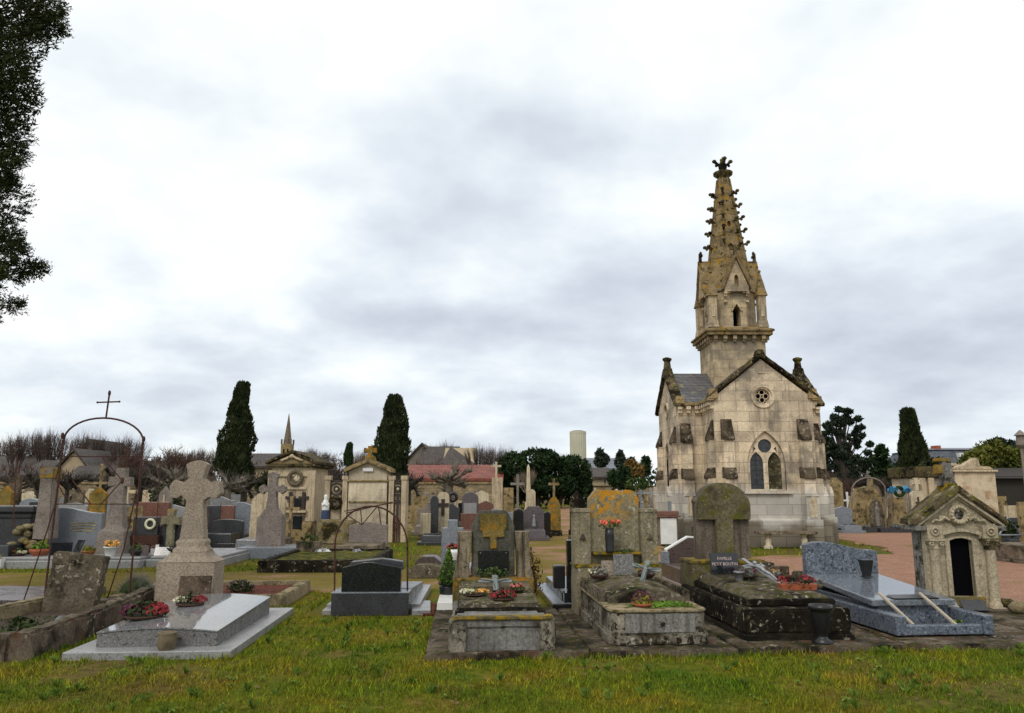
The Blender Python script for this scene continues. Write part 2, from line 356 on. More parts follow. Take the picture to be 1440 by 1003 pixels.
M['ash'] = ashlar('ashlar_limestone', (.585,.505,.39), (.50,.49,.46))
M['ashw'] = ashlar('wall_masonry', (.33,.27,.18), None, .5, .22, .014)
M['ashp'] = ashlar('pale_panels', (.54,.475,.37), None, 1.35, .62, .008)
def tiles(name, a, b, bw, rh):
    k = N(name); v = k.vec(False); s = k.n('SeparateXYZ', i_0=v)
    u = k.n('Math', operation='ADD', i_0=s.outputs[0], i_1=s.outputs[1]).outputs[0]
    cv = k.n('CombineXYZ', i_0=u, i_1=s.outputs[2]).outputs[0]
    br = k.n('TexBrick', i_Vector=cv, i_Color1=col(a), i_Color2=col(b), i_Mortar=col(sc(a, .3)), i_Scale=1.0, i_Mortar_Size=.008, i_Bias=0.0, i_Brick_Width=bw, i_Row_Height=rh)
    c = k.mix(.7, br.outputs[0], k.ramp(k.noise(v, 1.6, 6, .65), [(.3, .5), (.7, 1.35)]), 'MULTIPLY')
    c = k.mix(k.mask(k.noise(v, 5, 5), .6, .68), c, (.17,.15,.08))
    k.bump(br.outputs['Fac'], -.4, .01)
    return k.fin(c, .6, .4)
M['slater'] = tiles('slate_roof', (.075,.075,.08), (.13,.125,.12), .22, .11)
M['redtile'] = tiles('red_tile_roof', (.17,.036,.022), (.22,.06,.038), .4, .3)
M['browntile'] = tiles('brown_tile_roof', (.034,.025,.022), (.052,.038,.032), .4, .3)
M['greyroof'] = tiles('blue_grey_roof', (.13,.145,.175), (.17,.185,.215), .5, .3)

M['slabst'] = stone('damp_slab', (.20,.17,.135), .4, [((.36,.33,.28), 13, .58, .64, .47), ((.17,.11,.08), 5, .52, .62, .45)], (.05,.043,.033), (.46,.6), ((.07,.075,.015), .5), dk=.62)

M['capst'] = stone('dark_weathering_stone', (.17,.14,.105), .45, [((.33,.30,.25), 13, .57, .63, .48)], (.05,.04,.03), (.48,.62), bs=.8)
M['bedg'] = stone('grassy_bed', (.12,.13,.03), .4, [((.26,.20,.05), 6, .52, .62, 0)], (.06,.07,.015), (.5,.62), bs=1)
# ---------- camera, sky, sun ----------
sce = bpy.context.scene
cd = bpy.data.cameras.new('camera'); cam = bpy.data.objects.new('camera', cd); C.objects.link(cam)
cd.sensor_width = 36; cd.lens = 36*F/1440; cd.clip_start = .05; cd.clip_end = 4000
cam.location = (0, 0, EYE); cam.rotation_euler = (PI/2+PIT, 0, 0); sce.camera = cam
sce.view_settings.view_transform = 'Standard'; sce.view_settings.look = 'None'; sce.view_settings.exposure = 0.0; sce.view_settings.gamma = 1
SUN_EL, SUN_AZ = 48, 205        # degrees; azimuth clockwise from +Y
def world():
    w = bpy.data.worlds.new('World'); sce.world = w; w.use_nodes = True; t = w.node_tree; t.nodes.clear()
    k = N.__new__(N); k.t = t
    out = t.nodes.new('ShaderNodeOutputWorld'); bg = t.nodes.new('ShaderNodeBackground'); t.links.new(bg.outputs[0], out.inputs[0]); bg.inputs[1].default_value = .1
    sky = k.n('TexSky'); sky.sky_type = 'NISHITA'; sky.sun_disc = False; sky.sun_elevation = RAD(SUN_EL); sky.sun_rotation = RAD(SUN_AZ)
    d = k.n('TexCoord').outputs['Generated']; s = k.n('SeparateXYZ', i_0=d)
    def m(op, a, b=None):
        kw = dict(operation=op, i_0=a)
        if b is not None: kw['i_1'] = b
        return k.n('Math', **kw).outputs[0]
    az = m('ARCTAN2', s.outputs[0], s.outputs[1]); el = m('ARCSINE', s.outputs[2])
    zz = m('ADD', m('MAXIMUM', s.outputs[2], 0.0), .30)
    p = k.n('CombineXYZ', i_0=m('DIVIDE', s.outputs[0], zz), i_1=m('DIVIDE', s.outputs[1], zz)).outputs[0]
    f1 = k.noise(p, 1.15, 5, .52, .5); f2 = k.noise(p, 3.3, 4, .55)
    wob = k.n('TexNoise', i_Vector=p, i_Scale=1.1, i_Detail=4.0).outputs['Color']; ws = k.n('SeparateXYZ', i_0=wob)
    azw = m('ADD', az, m('MULTIPLY', m('SUBTRACT', ws.outputs[0], .5), .30)); elw = m('ADD', el, m('MULTIPLY', m('SUBTRACT', ws.outputs[1], .5), .16))
    tot = None
    for px, py, rx, ry, wt in ((640,300,170,60,.22),(850,195,180,45,.24),(600,235,190,60,.16),(780,170,260,40,.12),(430,250,60,30,.10),(120,130,200,90,.06),(930,400,250,70,.34),(540,475,150,40,.28),(800,480,260,45,.22),(1330,420,190,80,.34),
                               (200,520,260,40,.10),(360,440,200,40,.03),(1250,520,260,40,.22),(560,590,420,30,.16),(60,300,160,60,.08),(1200,270,120,50,.10)):
        a, b, c = ray(px, py); a0 = math.atan2(a, b); e0 = math.asin(c/math.sqrt(a*a+b*b+c*c))
        q = m('ADD', m('POWER', m('ABSOLUTE', m('DIVIDE', m('SUBTRACT', azw, a0), rx/F)), 2.0), m('POWER', m('ABSOLUTE', m('DIVIDE', m('SUBTRACT', elw, e0), ry/F)), 2.0))
        g = m('MULTIPLY', m('EXPONENT', m('MULTIPLY', q, -1.0)), wt); tot = g if tot is None else m('ADD', tot, g)
    low = k.n('MapRange', i_Value=el, i_1=.42, i_2=.02).outputs[0]
    f = m('ADD', m('ADD', tot, m('MULTIPLY', m('SUBTRACT', f1, .5), .9)), m('ADD', m('MULTIPLY', m('SUBTRACT', f2, .5), .8), m('MULTIPLY', low, .17)))
    c = k.ramp(f, [(0, (1.0,1.0,1.0)), (.08, (.94,.985,1.0)), (.22, (.80,.865,.92)), (.36, (.69,.745,.82)), (.56, (.57,.615,.70)), (.8, (.48,.50,.57))])
    c = k.mix(1.0, c, (10.7,10.7,10.7), 'MULTIPLY')
    c = k.mix(.93, sky.outputs[0], c)
    t.links.new(c, bg.inputs[0])
world()
sl = bpy.data.lights.new('sun', 'SUN'); sl.energy = 1.5; sl.angle = RAD(20); sl.color = (1, .95, .87)
so = bpy.data.objects.new('sun', sl); C.objects.link(so)
a_, e_ = RAD(SUN_AZ), RAD(SUN_EL); dv = Vector((sin(a_)*cos(e_), cos(a_)*cos(e_), sin(e_)))
so.rotation_euler = dv.to_track_quat('Z', 'Y').to_euler(); so.location = (0, -10, 30)
# ---------- ground ----------
def gmat():
    k = N('grass_ground'); v = k.vec(False)
    a = k.noise(v, 1.1, 6, .65); b = k.noise(v, 11, 5, .7); c2 = k.noise(v, .35, 4, .6)
    c = k.ramp(a, [(.34, (.050,.085,.006)), (.5, (.10,.105,.008)), (.66, (.15,.105,.018))])
    c = k.mix(k.mask(c2, .5, .64), c, (.115,.085,.03))
    c = k.mix(.85, c, k.ramp(b, [(.3, .35), (.5, .9), (.7, 1.35)]), 'MULTIPLY')
    k.bump(b, .9, .03); return k.fin(c, .95, .06)
def bmat():
    k = N('grass_blades'); g = k.n('NewGeometry').outputs['Position']
    a = k.noise(g, .9, 6, .65); b = k.noise(g, 14, 3, .7); r = k.n('NewGeometry').outputs['Random Per Island']
    c = k.ramp(a, [(.36, (.05,.11,.004)), (.5, (.13,.165,.006)), (.62, (.22,.175,.010)), (.72, (.24,.15,.03))])
    c = k.mix(k.mul(k.mask(k.noise(g, .55, 5, .6), .54, .66), .6), c, (.17,.10,.02)); c = k.mix(.9, c, k.ramp(b, [(.3, .38), (.7, 1.5)]), 'MULTIPLY'); c = k.mix(.8, c, k.ramp(r, [(0, .5), (.7, 1.3), (1, 2.1)]), 'MULTIPLY')
    return k.fin(c, .8, .15)
def pmat():
    k = N('gravel'); v = k.vec(False); n = k.noise(v, .55, 6, .66); b = k.noise(v, 30, 4, .75); s = k.n('SeparateXYZ', i_0=v)
    c = k.ramp(b, [(.3, (.12,.062,.042)), (.5, (.25,.14,.095)), (.7, (.38,.24,.17))])
    gr = k.ramp(b, [(.3, (.07,.065,.012)), (.7, (.20,.145,.04))])
    left = k.mask(s.outputs[0], 7.0, -3.0); tf = k.n('Math', operation='ADD', i_0=n, i_1=k.mul(left, .23)).outputs[0]
    c = k.mix(k.mask(tf, .55, .66), c, gr)
    c = k.mix(.5, c, k.ramp(k.noise(v, 2.2, 6, .7), [(.35, .6), (.65, 1.25)]), 'MULTIPLY'); k.bump(b, .9, .03); return k.fin(k.mix(1.0, c, 1.28, 'MULTIPLY'), .95, .06)
gm = MB(); gm.add([(-1500,-60,0),(1500,-60,0),(1500,2500,0),(-1500,2500,0)], [(0,1,2,3)])
g_ = gm.build('ground', gmat()); g_['kind'] = 'structure'
PATHS = [[(-22,12.9),(-10,12.9),(-3,12.6),(0.2,12.9),(2.4,13.1),(4.2,13.6),(6.2,13.0),(7.4,10.9),(9,10.2),(22,10.4),(22,14.4),(12,14.6),(12.4,20),(14.4,25.5),(17,29.5),(16.5,31),(10.6,30.8),(10.5,22.4),(9.6,20),(5.6,19.4),(4.4,21),(4.1,30),(4.9,40),(5.6,56),(6.2,74),(3.6,74),(2.9,56),(1.4,37),(.8,32.6),(-4.5,32.6),(-4.5,31.2),(-.6,30.8),(-.9,22),(-1.4,16.9),(-3,15.9),(-8,15.5),(-22,15.2)]]
def ragged(P, step, amp):
    out = []
    for i in range(len(P)):
        a = Vector(P[i]); b = Vector(P[(i+1) % len(P)]); n = max(1, int((b-a).length/step)); d = (b-a).normalized(); nn = Vector((-d.y, d.x))
        for j in range(n):
            p = a+(b-a)*j/n; o = noise.noise(Vector((p.x*.9, p.y*.9, 3)))*amp+noise.noise(Vector((p.x*4, p.y*4, 1)))*amp*.5; p = p+nn*o; out.append((p.x, p.y))
    return out
PR = [ragged(P, .16, .5) for P in PATHS]
for P in PR:
    bm = bmesh.new(); f = bm.faces.new([bm.verts.new((x, y, .006)) for x, y in P]); bm.normal_update()
    if f.normal.z < 0: f.normal_flip()
    bmesh.ops.triangulate(bm, faces=[f]); me = bpy.data.meshes.new('gravel_path'); bm.to_mesh(me); bm.free(); me.materials.append(pmat())
    o = bpy.data.objects.new('gravel_path', me); C.objects.link(o); o['kind'] = 'structure'
# ---------- chapel ----------
def chapel():
    CX, CY = 7.4, 25.5
    t = thing('chapel', 'tall gothic limestone chapel with crocketed stone spire, slate roofs and pointed windows', 'chapel', (CX, CY, 0))
    foot(CX, CY, 0, -2.6, 2.6, -3.4, 3.2)
    A = M['ash']; K = M['cope']
    # walls
    hw, ez, az = 1.45, 4.3, 5.45
    pl = MB(); pl.box(-hw-.1, hw+.1, -3.0, 3.0, -.1, .74); pl.box(-2.35, 2.35, -hw-.1, hw+.1, -.1, .742); pl.box(-hw-.07, hw+.07, -2.97, 2.97, .74, .80, .07, .07); pl.box(-2.32, 2.32, -hw-.07, hw+.07, .742, .803, .07, .07)
    pl.build('plinth', A, t, bev=.012)
    w1 = MB().prism([(-hw,.6),(hw,.6),(hw,ez),(0,az),(-hw,ez)], -2.9, 2.9).build('front_arm_wall', A, t)
    w2 = MB().prismx([(-hw,.6),(-hw,ez-.003),(0,az-.1),(hw,ez-.003),(hw,.6)], -2.25, 2.25).build('side_arm_wall', A, t)
    c = MB(); c.prism(gothic(.55, 1.6, 2.36), -3.2, -2.72); cut(w1, c)
    c = MB(); c.prism(circ(0, 4.34, .27, 24), -3.2, -2.76); cut(w1, c)
    for s in (-1, 1):
        g = gothic(.32, 1.6, 2.6); c = MB(); c.prismx([(x, z) for x, z in g], s*2.08, s*2.6); cut(w2, c)
        c = MB(); c.prismx(circ(0, 4.2, .2, 20), s*2.1, s*2.6); cut(w2, c)
    # window surrounds
    def ringof(inner, outer, y0, y1, mb):
        n = len(inner); vs = [(x,y0,z) for x,z in inner]+[(x,y0,z) for x,z in outer]+[(x,y1,z) for x,z in inner]+[(x,y1,z) for x,z in outer]
        fs = []
        for i in range(n):
            j = (i+1) % n; fs += [(i,j,n+j,n+i), (n+i,n+j,3*n+j,3*n+i), (j,i,2*n+i,2*n+j), (2*n+j,2*n+i,3*n+i,3*n+j)]
        mb.add(vs, fs); return mb
    wn = ringof(gothic(.55,1.6,2.36,9), gothic(.65,1.52,2.34,9), -2.93, -2.86, MB()); wn.box(-.70, .70, -2.99, -2.80, 1.50, 1.585)
    win = wn.build('window', M['ash'], t)
    tr = MB(); tr.prism(gothic(.548, 1.602, 2.358, 9), -2.84, -2.76); tro = tr.build('tracery', M['ash'], win)
    for s in (-1, 1):
        c = MB(); c.prism(gothic(.195, 1.63, 2.36, 6, s*.262), -3, -2.6); cut(tro, c)
    c = MB(); c.prism(circ(0, 2.88, .20, 20), -3, -2.6); cut(tro, c)
    for s in (-1, 1):
        c = MB(); c.prism([(s*.26, 2.80), (s*.36, 2.68), (s*.33, 2.86)], -3, -2.6); cut(tro, c)
    MB().prism(gothic(.22, 1.62, 2.36, 6, -.262), -2.785, -2.77).build('pane', M['glass'], win, 'dark leaded lancet pane')
    MB().prism(gothic(.22, 1.62, 2.36, 6, .262), -2.785, -2.77).build('pane', M['glassg'], win, 'mossy boarded lancet pane'); MB().box(.06,.46,-2.80,-2.786,2.0,2.03).build('glazing_bar', M['iron'], win)
    MB().prism(circ(0, 2.88, .22, 20), -2.785, -2.77).build('pane', M['glass'], win)
    l = MB()
    for s in (-1, 1):
        for i in range(1, 8):
            if s < 0: l.box(s*.262-.195, s*.262+.195, -2.797, -2.787, 1.62+i*.14, 1.628+i*.14)
        l.box(s*.262-.004, s*.262+.004, -2.797, -2.787, 1.64, 2.6)
    l.build('glazing_bar', M['iron'], win)
    # wide relieving arch of flush voussoirs
    va = MB(); n = 15
    R0 = 1.24; 
    for i in range(n):
        for s in (-1, 1):
            a0, a1 = RAD(60)*i/n, RAD(60)*(i+.93)/n
            if a0 > RAD(56): continue
            pts = [(-s*.62+s*R0*cos(a), 2.38+R0*sin(a)) for a in (a0, a1)]+[(-s*.62+s*(R0+.19)*cos(a), 2.38+(R0+.19)*sin(a)) for a in (a1, a0)]
            va.prism(pts if s > 0 else pts[::-1], -2.906, -2.88)
    va.build('relieving_arch', A, t)
    rw = MB(); ringof(circ(0,4.34,.27,28), circ(0,4.34,.35,28), -2.95, -2.88, rw); ringof(circ(0,4.34,.215,28), circ(0,4.34,.269,28), -2.90, -2.80, rw)
    rose = rw.build('rose_window', A, t)
    rt = MB()
    for i in range(4):
        a = 2*PI*i/4; rt.torus((.115*cos(a), -2.84, 4.34+.115*sin(a)), .078, .016, seg=14, k=5)
        a += PI/4; rt.torus((.17*cos(a), -2.84, 4.34+.17*sin(a)), .035, .012, seg=10, k=5)
    rt.torus((0,-2.84,4.34), .05, .014, seg=12, k=5); rt.build('tracery', M['beige'], rose)
    MB().prism(circ(0, 4.34, .26, 24), -2.79, -2.775).build('pane', M['void'], rose)
    for s in (-1, 1):
        w = MB(); g1, g2 = gothic(.32,1.6,2.6,7), gothic(.40,1.5,2.58,7); n = len(g1)
        q = ringof(g1, g2, -.05, .05, MB()); w.v = [(s*2.25-y*s, x, z) for x, y, z in q.v]; w.f = q.f; wo = w.build('window', A, t)
        MB().prismx(gothic(.31,1.6,2.6,7), s*2.10-.004, s*2.10+.004).build('pane', M['glass'], wo); MB().box(s*2.13-.03, s*2.13+.03, -.03, .03, 1.6, 3.05).build('mullion', A, wo)
        w = MB(); q = ringof(circ(0,4.2,.2,20), circ(0,4.2,.27,20), -.05, .05, MB()); w.v = [(s*2.25-y*s, x, z) for x, y, z in q.v]; w.f = q.f; wo = w.build('round_window', A, t)
        MB().prismx(circ(0,4.2,.19,16), s*2.12-.004, s*2.12+.004).build('pane', M['void'], wo)
    MB().prism([(-.1,5.02),(.1,5.02),(0,5.17)], -2.93, -2.88).build('gable_boss', A, t)
    # roofs
    R_ = M['slater']
    for s in (-1, 1):
        MB().prism([(s*(hw+.12),ez-.06),(s*(hw+.12),ez+.02),(0,az+.1),(0,az+.0)][::s], -2.72, 2.72).build('roof', R_, t)
    for s in (-1, 1):
        MB().prismx([(s*(hw+.12),ez-.06),(s*(hw+.12),ez+.02),(0,az-.0),(0,az-.1)][::-s], -2.08, 2.08).build('roof', R_, t)
    # copings on the four gables
    def chev(o, th):                  # chevron outline
        e = hw+.17; sl_ = (az+.17-ez)/e
        return [(-e, ez-.04), (-e+.0, ez+.08), (0, az+.21), (e, ez+.08), (e, ez-.04), (0, az+.06)]
    for y0, y1 in ((-3.0, -2.62), (2.62, 3.0)):
        MB().prism(chev(0,0)[::-1], y0, y1).build('gable_coping', K, t, rgh=.02, cell=.2)
    for s in (-1, 1):
        x0, x1 = sorted((s*2.36, s*2.02)); MB().prismx([(y, z-.1) for y, z in chev(0,0)], x0, x1).build('gable_coping', K, t, rgh=.02, cell=.2)
        f = MB(); f.box(s*2.19-.17, s*2.19+.17, -.19, .19, 5.3, 5.62, .04, .05); f.lathe([(.13,5.62),(.10,5.86),(.15,5.89),(.16,5.96),(.05,6.0)], s*2.19, 0, 12); f.build('gable_finial', K, t, rgh=.012)
    f = MB(); f.box(-.13, .13, -3.0, -2.62, 5.58, 5.74, .05, .05); f.build('gable_finial', K, t, rgh=.012)
    # corbel table and kneelers
    def corb(x, y, ax):
        w = .07; cb = MB()
        if ax == 'y': cb.box(x-w, x+w, y-.15, y+.02, 4.08, 4.2); cb.box(x-w+.01, x+w-.01, y-.10, y+.02, 3.97, 4.08)
        else:
            s = ax; cb.box(min(x-.02*s, x+.15*s), max(x-.02*s, x+.15*s), y-w, y+w, 4.08, 4.2); cb.box(min(x-.02*s, x+.10*s), max(x-.02*s, x+.10*s), y-w+.01, y+w-.01, 3.97, 4.08)
        cb.build('corbel', A, t, bev=.008)
    for s in (-1, 1):
        ST = MB()
        for i in range(3): corb(s*(hw+.18+i*.26), -hw, 'y')
        for i in range(6): corb(s*hw, -2.82+i*.26, s)
        ST.box(min(s*hw, s*2.28), max(s*hw, s*2.28), -hw-.17, -hw, 4.2, 4.30); ST.box(min(s*hw, s*(hw+.17)), max(s*hw, s*(hw+.17)), -2.98, -hw-.17, 4.203, 4.303)
        ST.box(s*(hw+.02)-.14, s*(hw+.02)+.14, -3.0, -2.76, 4.26, 4.56, .03, .02); ST.box(s*2.15-.14, s*2.15+.14, -hw-.2, -hw+.06, 4.26, 4.5, .03, .03)
        ST.build('eaves_course', M['beigeo'], t, bev=.01)
    # buttresses
    def butt(x, y, dx, dy):
        """stepped buttress leaning on the wall at x,y and pointing along dx,dy"""
        q = .62 if dx else .85
        b = MB(); w = .17; st = [(-.05,.78,.60*q,.235),(.78,1.42,.52*q,.185),(1.78,1.98,.38*q,.165),(1.98,3.08,.27*q,.16)]
        def P(u, v, z): return (x+dx*u-dy*v, y+dy*u+dx*v, z)
        for z0, z1, o, ww in st:
            if z0 == 1.78: z0 = 1.42
            b.add([P(u, v, z) for z in (z0, z1) for u, v in ((-.05,-ww),(o,-ww),(o,ww),(-.05,ww))], [(3,2,1,0),(4,5,6,7),(0,1,5,4),(1,2,6,5),(2,3,7,6),(3,0,4,7)])
        # gabled foot block
        b.add([P(u, v, z) for u in (.2, .52*q+.03) for v, z in ((-.19,1.42),(.19,1.42),(0,1.72))], [(0,1,2),(5,4,3),(0,3,4,1),(1,4,5,2),(2,5,3,0)])
        o = b.build('buttress', A, t, bev=.012)
        # small panel on the foot
        pn = MB(); pn.add([P(u, v, z) for u in (.4*q, .52*q+.02) for v, z in ((-.11,.84),(.11,.84),(.11,1.32),(0,1.5),(-.11,1.32))], [(0,1,2,3,4),(9,8,7,6,5)]+[(i,5+i,5+(i+1)%5,(i+1)%5) for i in range(5)]); pn.build('foot_panel', M['cream'], o)
        for z0, z1, o0, o1, ww in ((1.94,2.26,.44*q,.26*q,.175),(3.05,3.66,.33*q,0.0,.165)):
            c = MB(); c.add([P(u, v, z) for v in (-ww, ww) for u, z in ((0,z0-.0),(o0,z0-.02),(o0,z0+.07),(o1,z1),(0,z1))], [(0,1,2,3,4),(9,8,7,6,5)]+[(i,5+i,5+(i+1)%5,(i+1)%5) for i in range(5)])
            c.build('weathering', M['capst'], o, rgh=.01, cell=.12)
    for s in (-1, 1):
        butt(s*1.12, -2.9, 0, -1); butt(s*hw, -2.62, s, 0)
        butt(s*2.0, -hw, 0, -1); butt(s*2.22, -1.15, s, 0); butt(s*2.22, 1.15, s, 0)
    # tower
    T = .86
    sh = MB(); sh.box(-T, T, -T, T, 4.4, 6.42); sh.build('tower_shaft', M['ash2'], t)
    br = MB()
    for s in (-1, 1):                  # sloping shoulders where the roofs meet the shaft
        br.add([(s*T,-T,4.7),(s*T,T,4.7),(s*(T+.5),T,4.4),(s*(T+.5),-T,4.4),(s*T,-T,5.3),(s*T,T,5.3)], [(0,1,5,4),(3,4,5,2),(0,4,3),(1,2,5),(0,3,2,1)])
    for i in range(6):
        u = -T+.08+i*(2*T-.16)/5
        for s in (-1, 1):
            cbm = MB(); cbm.box(u-.06, u+.06, *sorted((s*T, s*(T+.15))), 6.44, 6.56); cbm.box(u-.05, u+.05, *sorted((s*T, s*(T+.09))), 6.36, 6.44)
            cbm.build('corbel', M['ash2'], t, bev=.006); cbm = MB()
            cbm.box(*sorted((s*T, s*(T+.15))), u-.06, u+.06, 6.44, 6.56); cbm.box(*sorted((s*T, s*(T+.09))), u-.05, u+.05, 6.36, 6.44)
            cbm.build('corbel', M['ash2'], t, bev=.006)
    cn = MB(); cn.box(-T-.04, T+.04, -T-.04, T+.04, 6.42, 6.57); cn.box(-T-.2, T+.2, -T-.2, T+.2, 6.57, 6.69); cn.box(-T-.25, T+.25, -T-.25, T+.25, 6.69, 6.75); cn.box(-T-.25, T+.25, -T-.25, T+.25, 6.75, 6.86, .22, .22)
    cn.build('tower_cornice', M['spire'], t, rgh=.008, cell=.3)
    S = M['spire']
    def octo(r, z): return [(r/cos(PI/8)*cos(PI/8+PI/4*i), r/cos(PI/8)*sin(PI/8+PI/4*i), z) for i in range(8)]
    la = MB(); la.loft([octo(.78, 6.84), octo(.78, 8.1), octo(.84, 8.14), octo(.84, 8.22), octo(.78, 8.24)]); lan = la.build('lantern', M['ash2'], t)
    for a in range(4):
        c = MB(); c.prism(gothic(.125, 6.90, 7.42, 5), -1.3, -.2); Mx = Matrix.Rotation(a*PI/2, 4, 'Z'); c2 = MB().merge(c, Mx); cut(lan, c2)
    MB().loft([octo(.30, 6.9), octo(.30, 8.0)]).build('lantern_core', M['void'], lan)
    # lucarne gables, one per main side
    for a in range(4):
        Mx = Matrix.Rotation(a*PI/2, 4, 'Z')
        g = MB(); g.prism([(-.40,8.05),(.40,8.05),(.40,8.2),(0,9.18),(-.40,8.2)], -.94, -.3); go = MB().merge(g, Mx).build('lucarne', M['ash2'], t)
        c = MB(); c.prism(gothic(.07, 8.22, 8.5, 5), -1.2, -.75); cut(go, MB().merge(c, Mx))
        r = MB(); r.prism([(-.47,8.10),(-.47,8.20),(0,9.36),(.47,8.20),(.47,8.10),(0,9.2)][::-1], -1.02, -.25); MB().merge(r, Mx).build('lucarne_coping', S, go, rgh=.012, cell=.2)
        q = MB(); q.prism([(-.19,7.42),(-.14,7.42),(0,7.66),(.14,7.42),(.19,7.42),(0,7.78)][::-1], -.83, -.77)
        for s in (-1, 1):
            q.box(s*.36-.05, s*.36+.05, -.93, -.78, 7.98, 8.06); q.box(s*.36-.045, s*.36+.045, -.87, -.78, 7.9, 7.98); q.box(s*.24-.045, s*.24+.045, -.90, -.78, 8.0, 8.06); q.box(s*.36-.05, s*.36+.05, -.85, -.78, 7.7, 7.78)
        MB().merge(q, Mx).build('lantern_moulding', M['ash2'], lan)
        f = MB(); f.box(-.05, .05, -.98, -.88, 9.3, 9.62, .01, .01); f.box(-.14, .14, -.94, -.87, 9.48, 9.56); f.ball((0,-.905,9.62), .05, 6, 4, (1,1,1.6)); f.ball((-.14,-.905,9.52), .04, 6, 4); f.ball((.14,-.905,9.52), .04, 6, 4)
        MB().merge(f, Mx).build('lucarne_finial', M['cope'], go)
    for sx in (-1, 1):
        for sy in (-1, 1):
            x, y = sx*.81, sy*.81
            p = MB(); p.box(x-.17, x+.17, y-.17, y+.17, 6.84, 7.08, .03, .03); p.box(x-.13, x+.13, y-.13, y+.13, 7.08, 7.95)
            po = p.build('pinnacle', M['ash2'], t, bev=.008)
            c = MB(); c.loft([[(x+a*.18, y+b*.18, 7.9) for a, b in ((-1,-1),(1,-1),(1,1),(-1,1))], [(x+a*.15, y+b*.15, 8.02) for a, b in ((-1,-1),(1,-1),(1,1),(-1,1))], [(x+a*.02, y+b*.02, 8.72) for a, b in ((-1,-1),(1,-1),(1,1),(-1,1))]])
            c.ball((x,y,8.75), .055, 6, 4); c.build('pinnacle_cap', S, po, rgh=.008, cell=.15)
            f = MB(); f.box(x-.06, x+.06, y-.145*sy if False else y-.15, y-.13, 7.2, 7.6); f.build('niche', M['beige'], po)
    # spire
    z0, z1, r0, r1 = 8.22, 12.33, .73, .20
    sp = MB(); rg = []
    for i in range(14):
        q = i/13; z = z0+(z1-z0)*q; r = r0+(r1-r0)*q; rg.append(octo(r, z)); 
    sp.loft(rg); spo = sp.build('spire', S, t)
    for a in range(8):                 # openings
        Mx = Matrix.Rotation(a*PI/4, 4, 'Z')
        for k_, (z, r) in enumerate(((9.72,.10),(10.55,.085),(11.35,.055))):
            if (k_ == 2) == (a % 2 == 0) and k_ != 1: continue
            if k_ == 1 and a % 2: continue
            rad = r0+(r1-r0)*(z-z0)/(z1-z0)
            c = MB()
            if k_ == 0: 
                for dx, dz in ((.06,0),(-.06,0),(0,.06),(0,-.06)): c = MB(); c.prism(circ(dx, z+dz, .055, 10), -rad-.2, -rad+.12); cut(spo, MB().merge(c, Mx))
                continue
            c.prism([(x*.8, zz) for x, zz in circ(0, 0, r, 12)], -rad-.2, -rad+.12); c.v = [(x, y, zz*1.35+z) for x, y, zz in c.v]; cut(spo, MB().merge(c, Mx))
    rb = MB()
    for i in range(8):
        a = PI/8+PI/4*i; k_ = 1/cos(PI/8)
        rb.tube([(r*k_*cos(a), r*k_*sin(a), z) for z, r in ((8.3,.72),(10.28,.462),(12.32,.205))], .032, 5, .024)
    for z in (9.35, 10.15, 10.95, 11.72):
        r = r0+(r1-r0)*(z-z0)/(z1-z0)+.012; rb.loft([octo(r, z-.02), octo(r, z+.02)])
    rb.build('spire_ribs', S, spo)
    ck = MB(); ck.tube([(-.06,0,0),(.07,0,.02),(.15,0,.055)], .032, 6, .04); ck.ball((.17,0,.075), .074, 7, 5, (1,1,.8)); ck.ball((.11,0,-.01), .05, 6, 4)
    first = None
    for i in range(8):
        a = PI/8+PI/4*i
        for z in (9.75, 10.22, 10.68, 11.14, 11.62):
            z += (.12 if i % 2 else -.03)
            r = (r0+(r1-r0)*(z-z0)/(z1-z0))/cos(PI/8)
            if first is None: first = ck.build('crocket', M['cope'], t); o = first
            else: o = first.copy(); C.objects.link(o)
            o.parent = spo; o.location = (r*cos(a), r*sin(a), z); o.rotation_euler = (rd.uniform(-.15,.15), rd.uniform(-.2,.1), a)
    MB().lathe([(.21,12.31),(.20,12.37),(.23,12.41),(.33,12.49),(.34,12.56),(.25,12.60),(.15,12.62)], seg=14).build('spire_collar', M['cope'], t)
    f = MB(); f.lathe([(.15,12.44),(.12,12.52),(.14,12.62),(.10,12.74),(.06,12.86)], seg=10)
    for i in range(4):
        a = i*PI/2; f.tube([(.05*cos(a),.05*sin(a),12.64),(.17*cos(a),.17*sin(a),12.72),(.24*cos(a),.24*sin(a),12.80)], .05, 6, .05); f.ball((.26*cos(a),.26*sin(a),12.82), .075, 8, 6, (1,1,.85)); f.ball((.20*cos(a),.20*sin(a),12.66), .05, 6, 4)
    f.ball((0,0,12.86), .085, 8, 6); f.tube([(0,0,12.88),(0.0,0,12.99)], .012, 5); f.v = [(x*1.1, y*1.1, z+.17) for x, y, z in f.v]; f.build('spire_finial', M['cope'], t)
M['ash2'] = ashlar('tower_limestone', (.50,.415,.29), None, .6, .29)
chapel()
b = thing('stone_bench', 'long low grey stone bench on two baluster legs against the chapel front', 'bench', (7.62, 21.95, 0))
s_ = MB(); s_.box(-.82, .82, -.2, .2, .40, .47); s_.build('seat', M['conc'], b, rgh=.008)
for s in (-1, 1): MB().lathe([(.13,0),(.13,.06),(.07,.12),(.10,.24),(.07,.33),(.13,.40)], s*.5, 0, 10).build('leg', M['cream'], b)
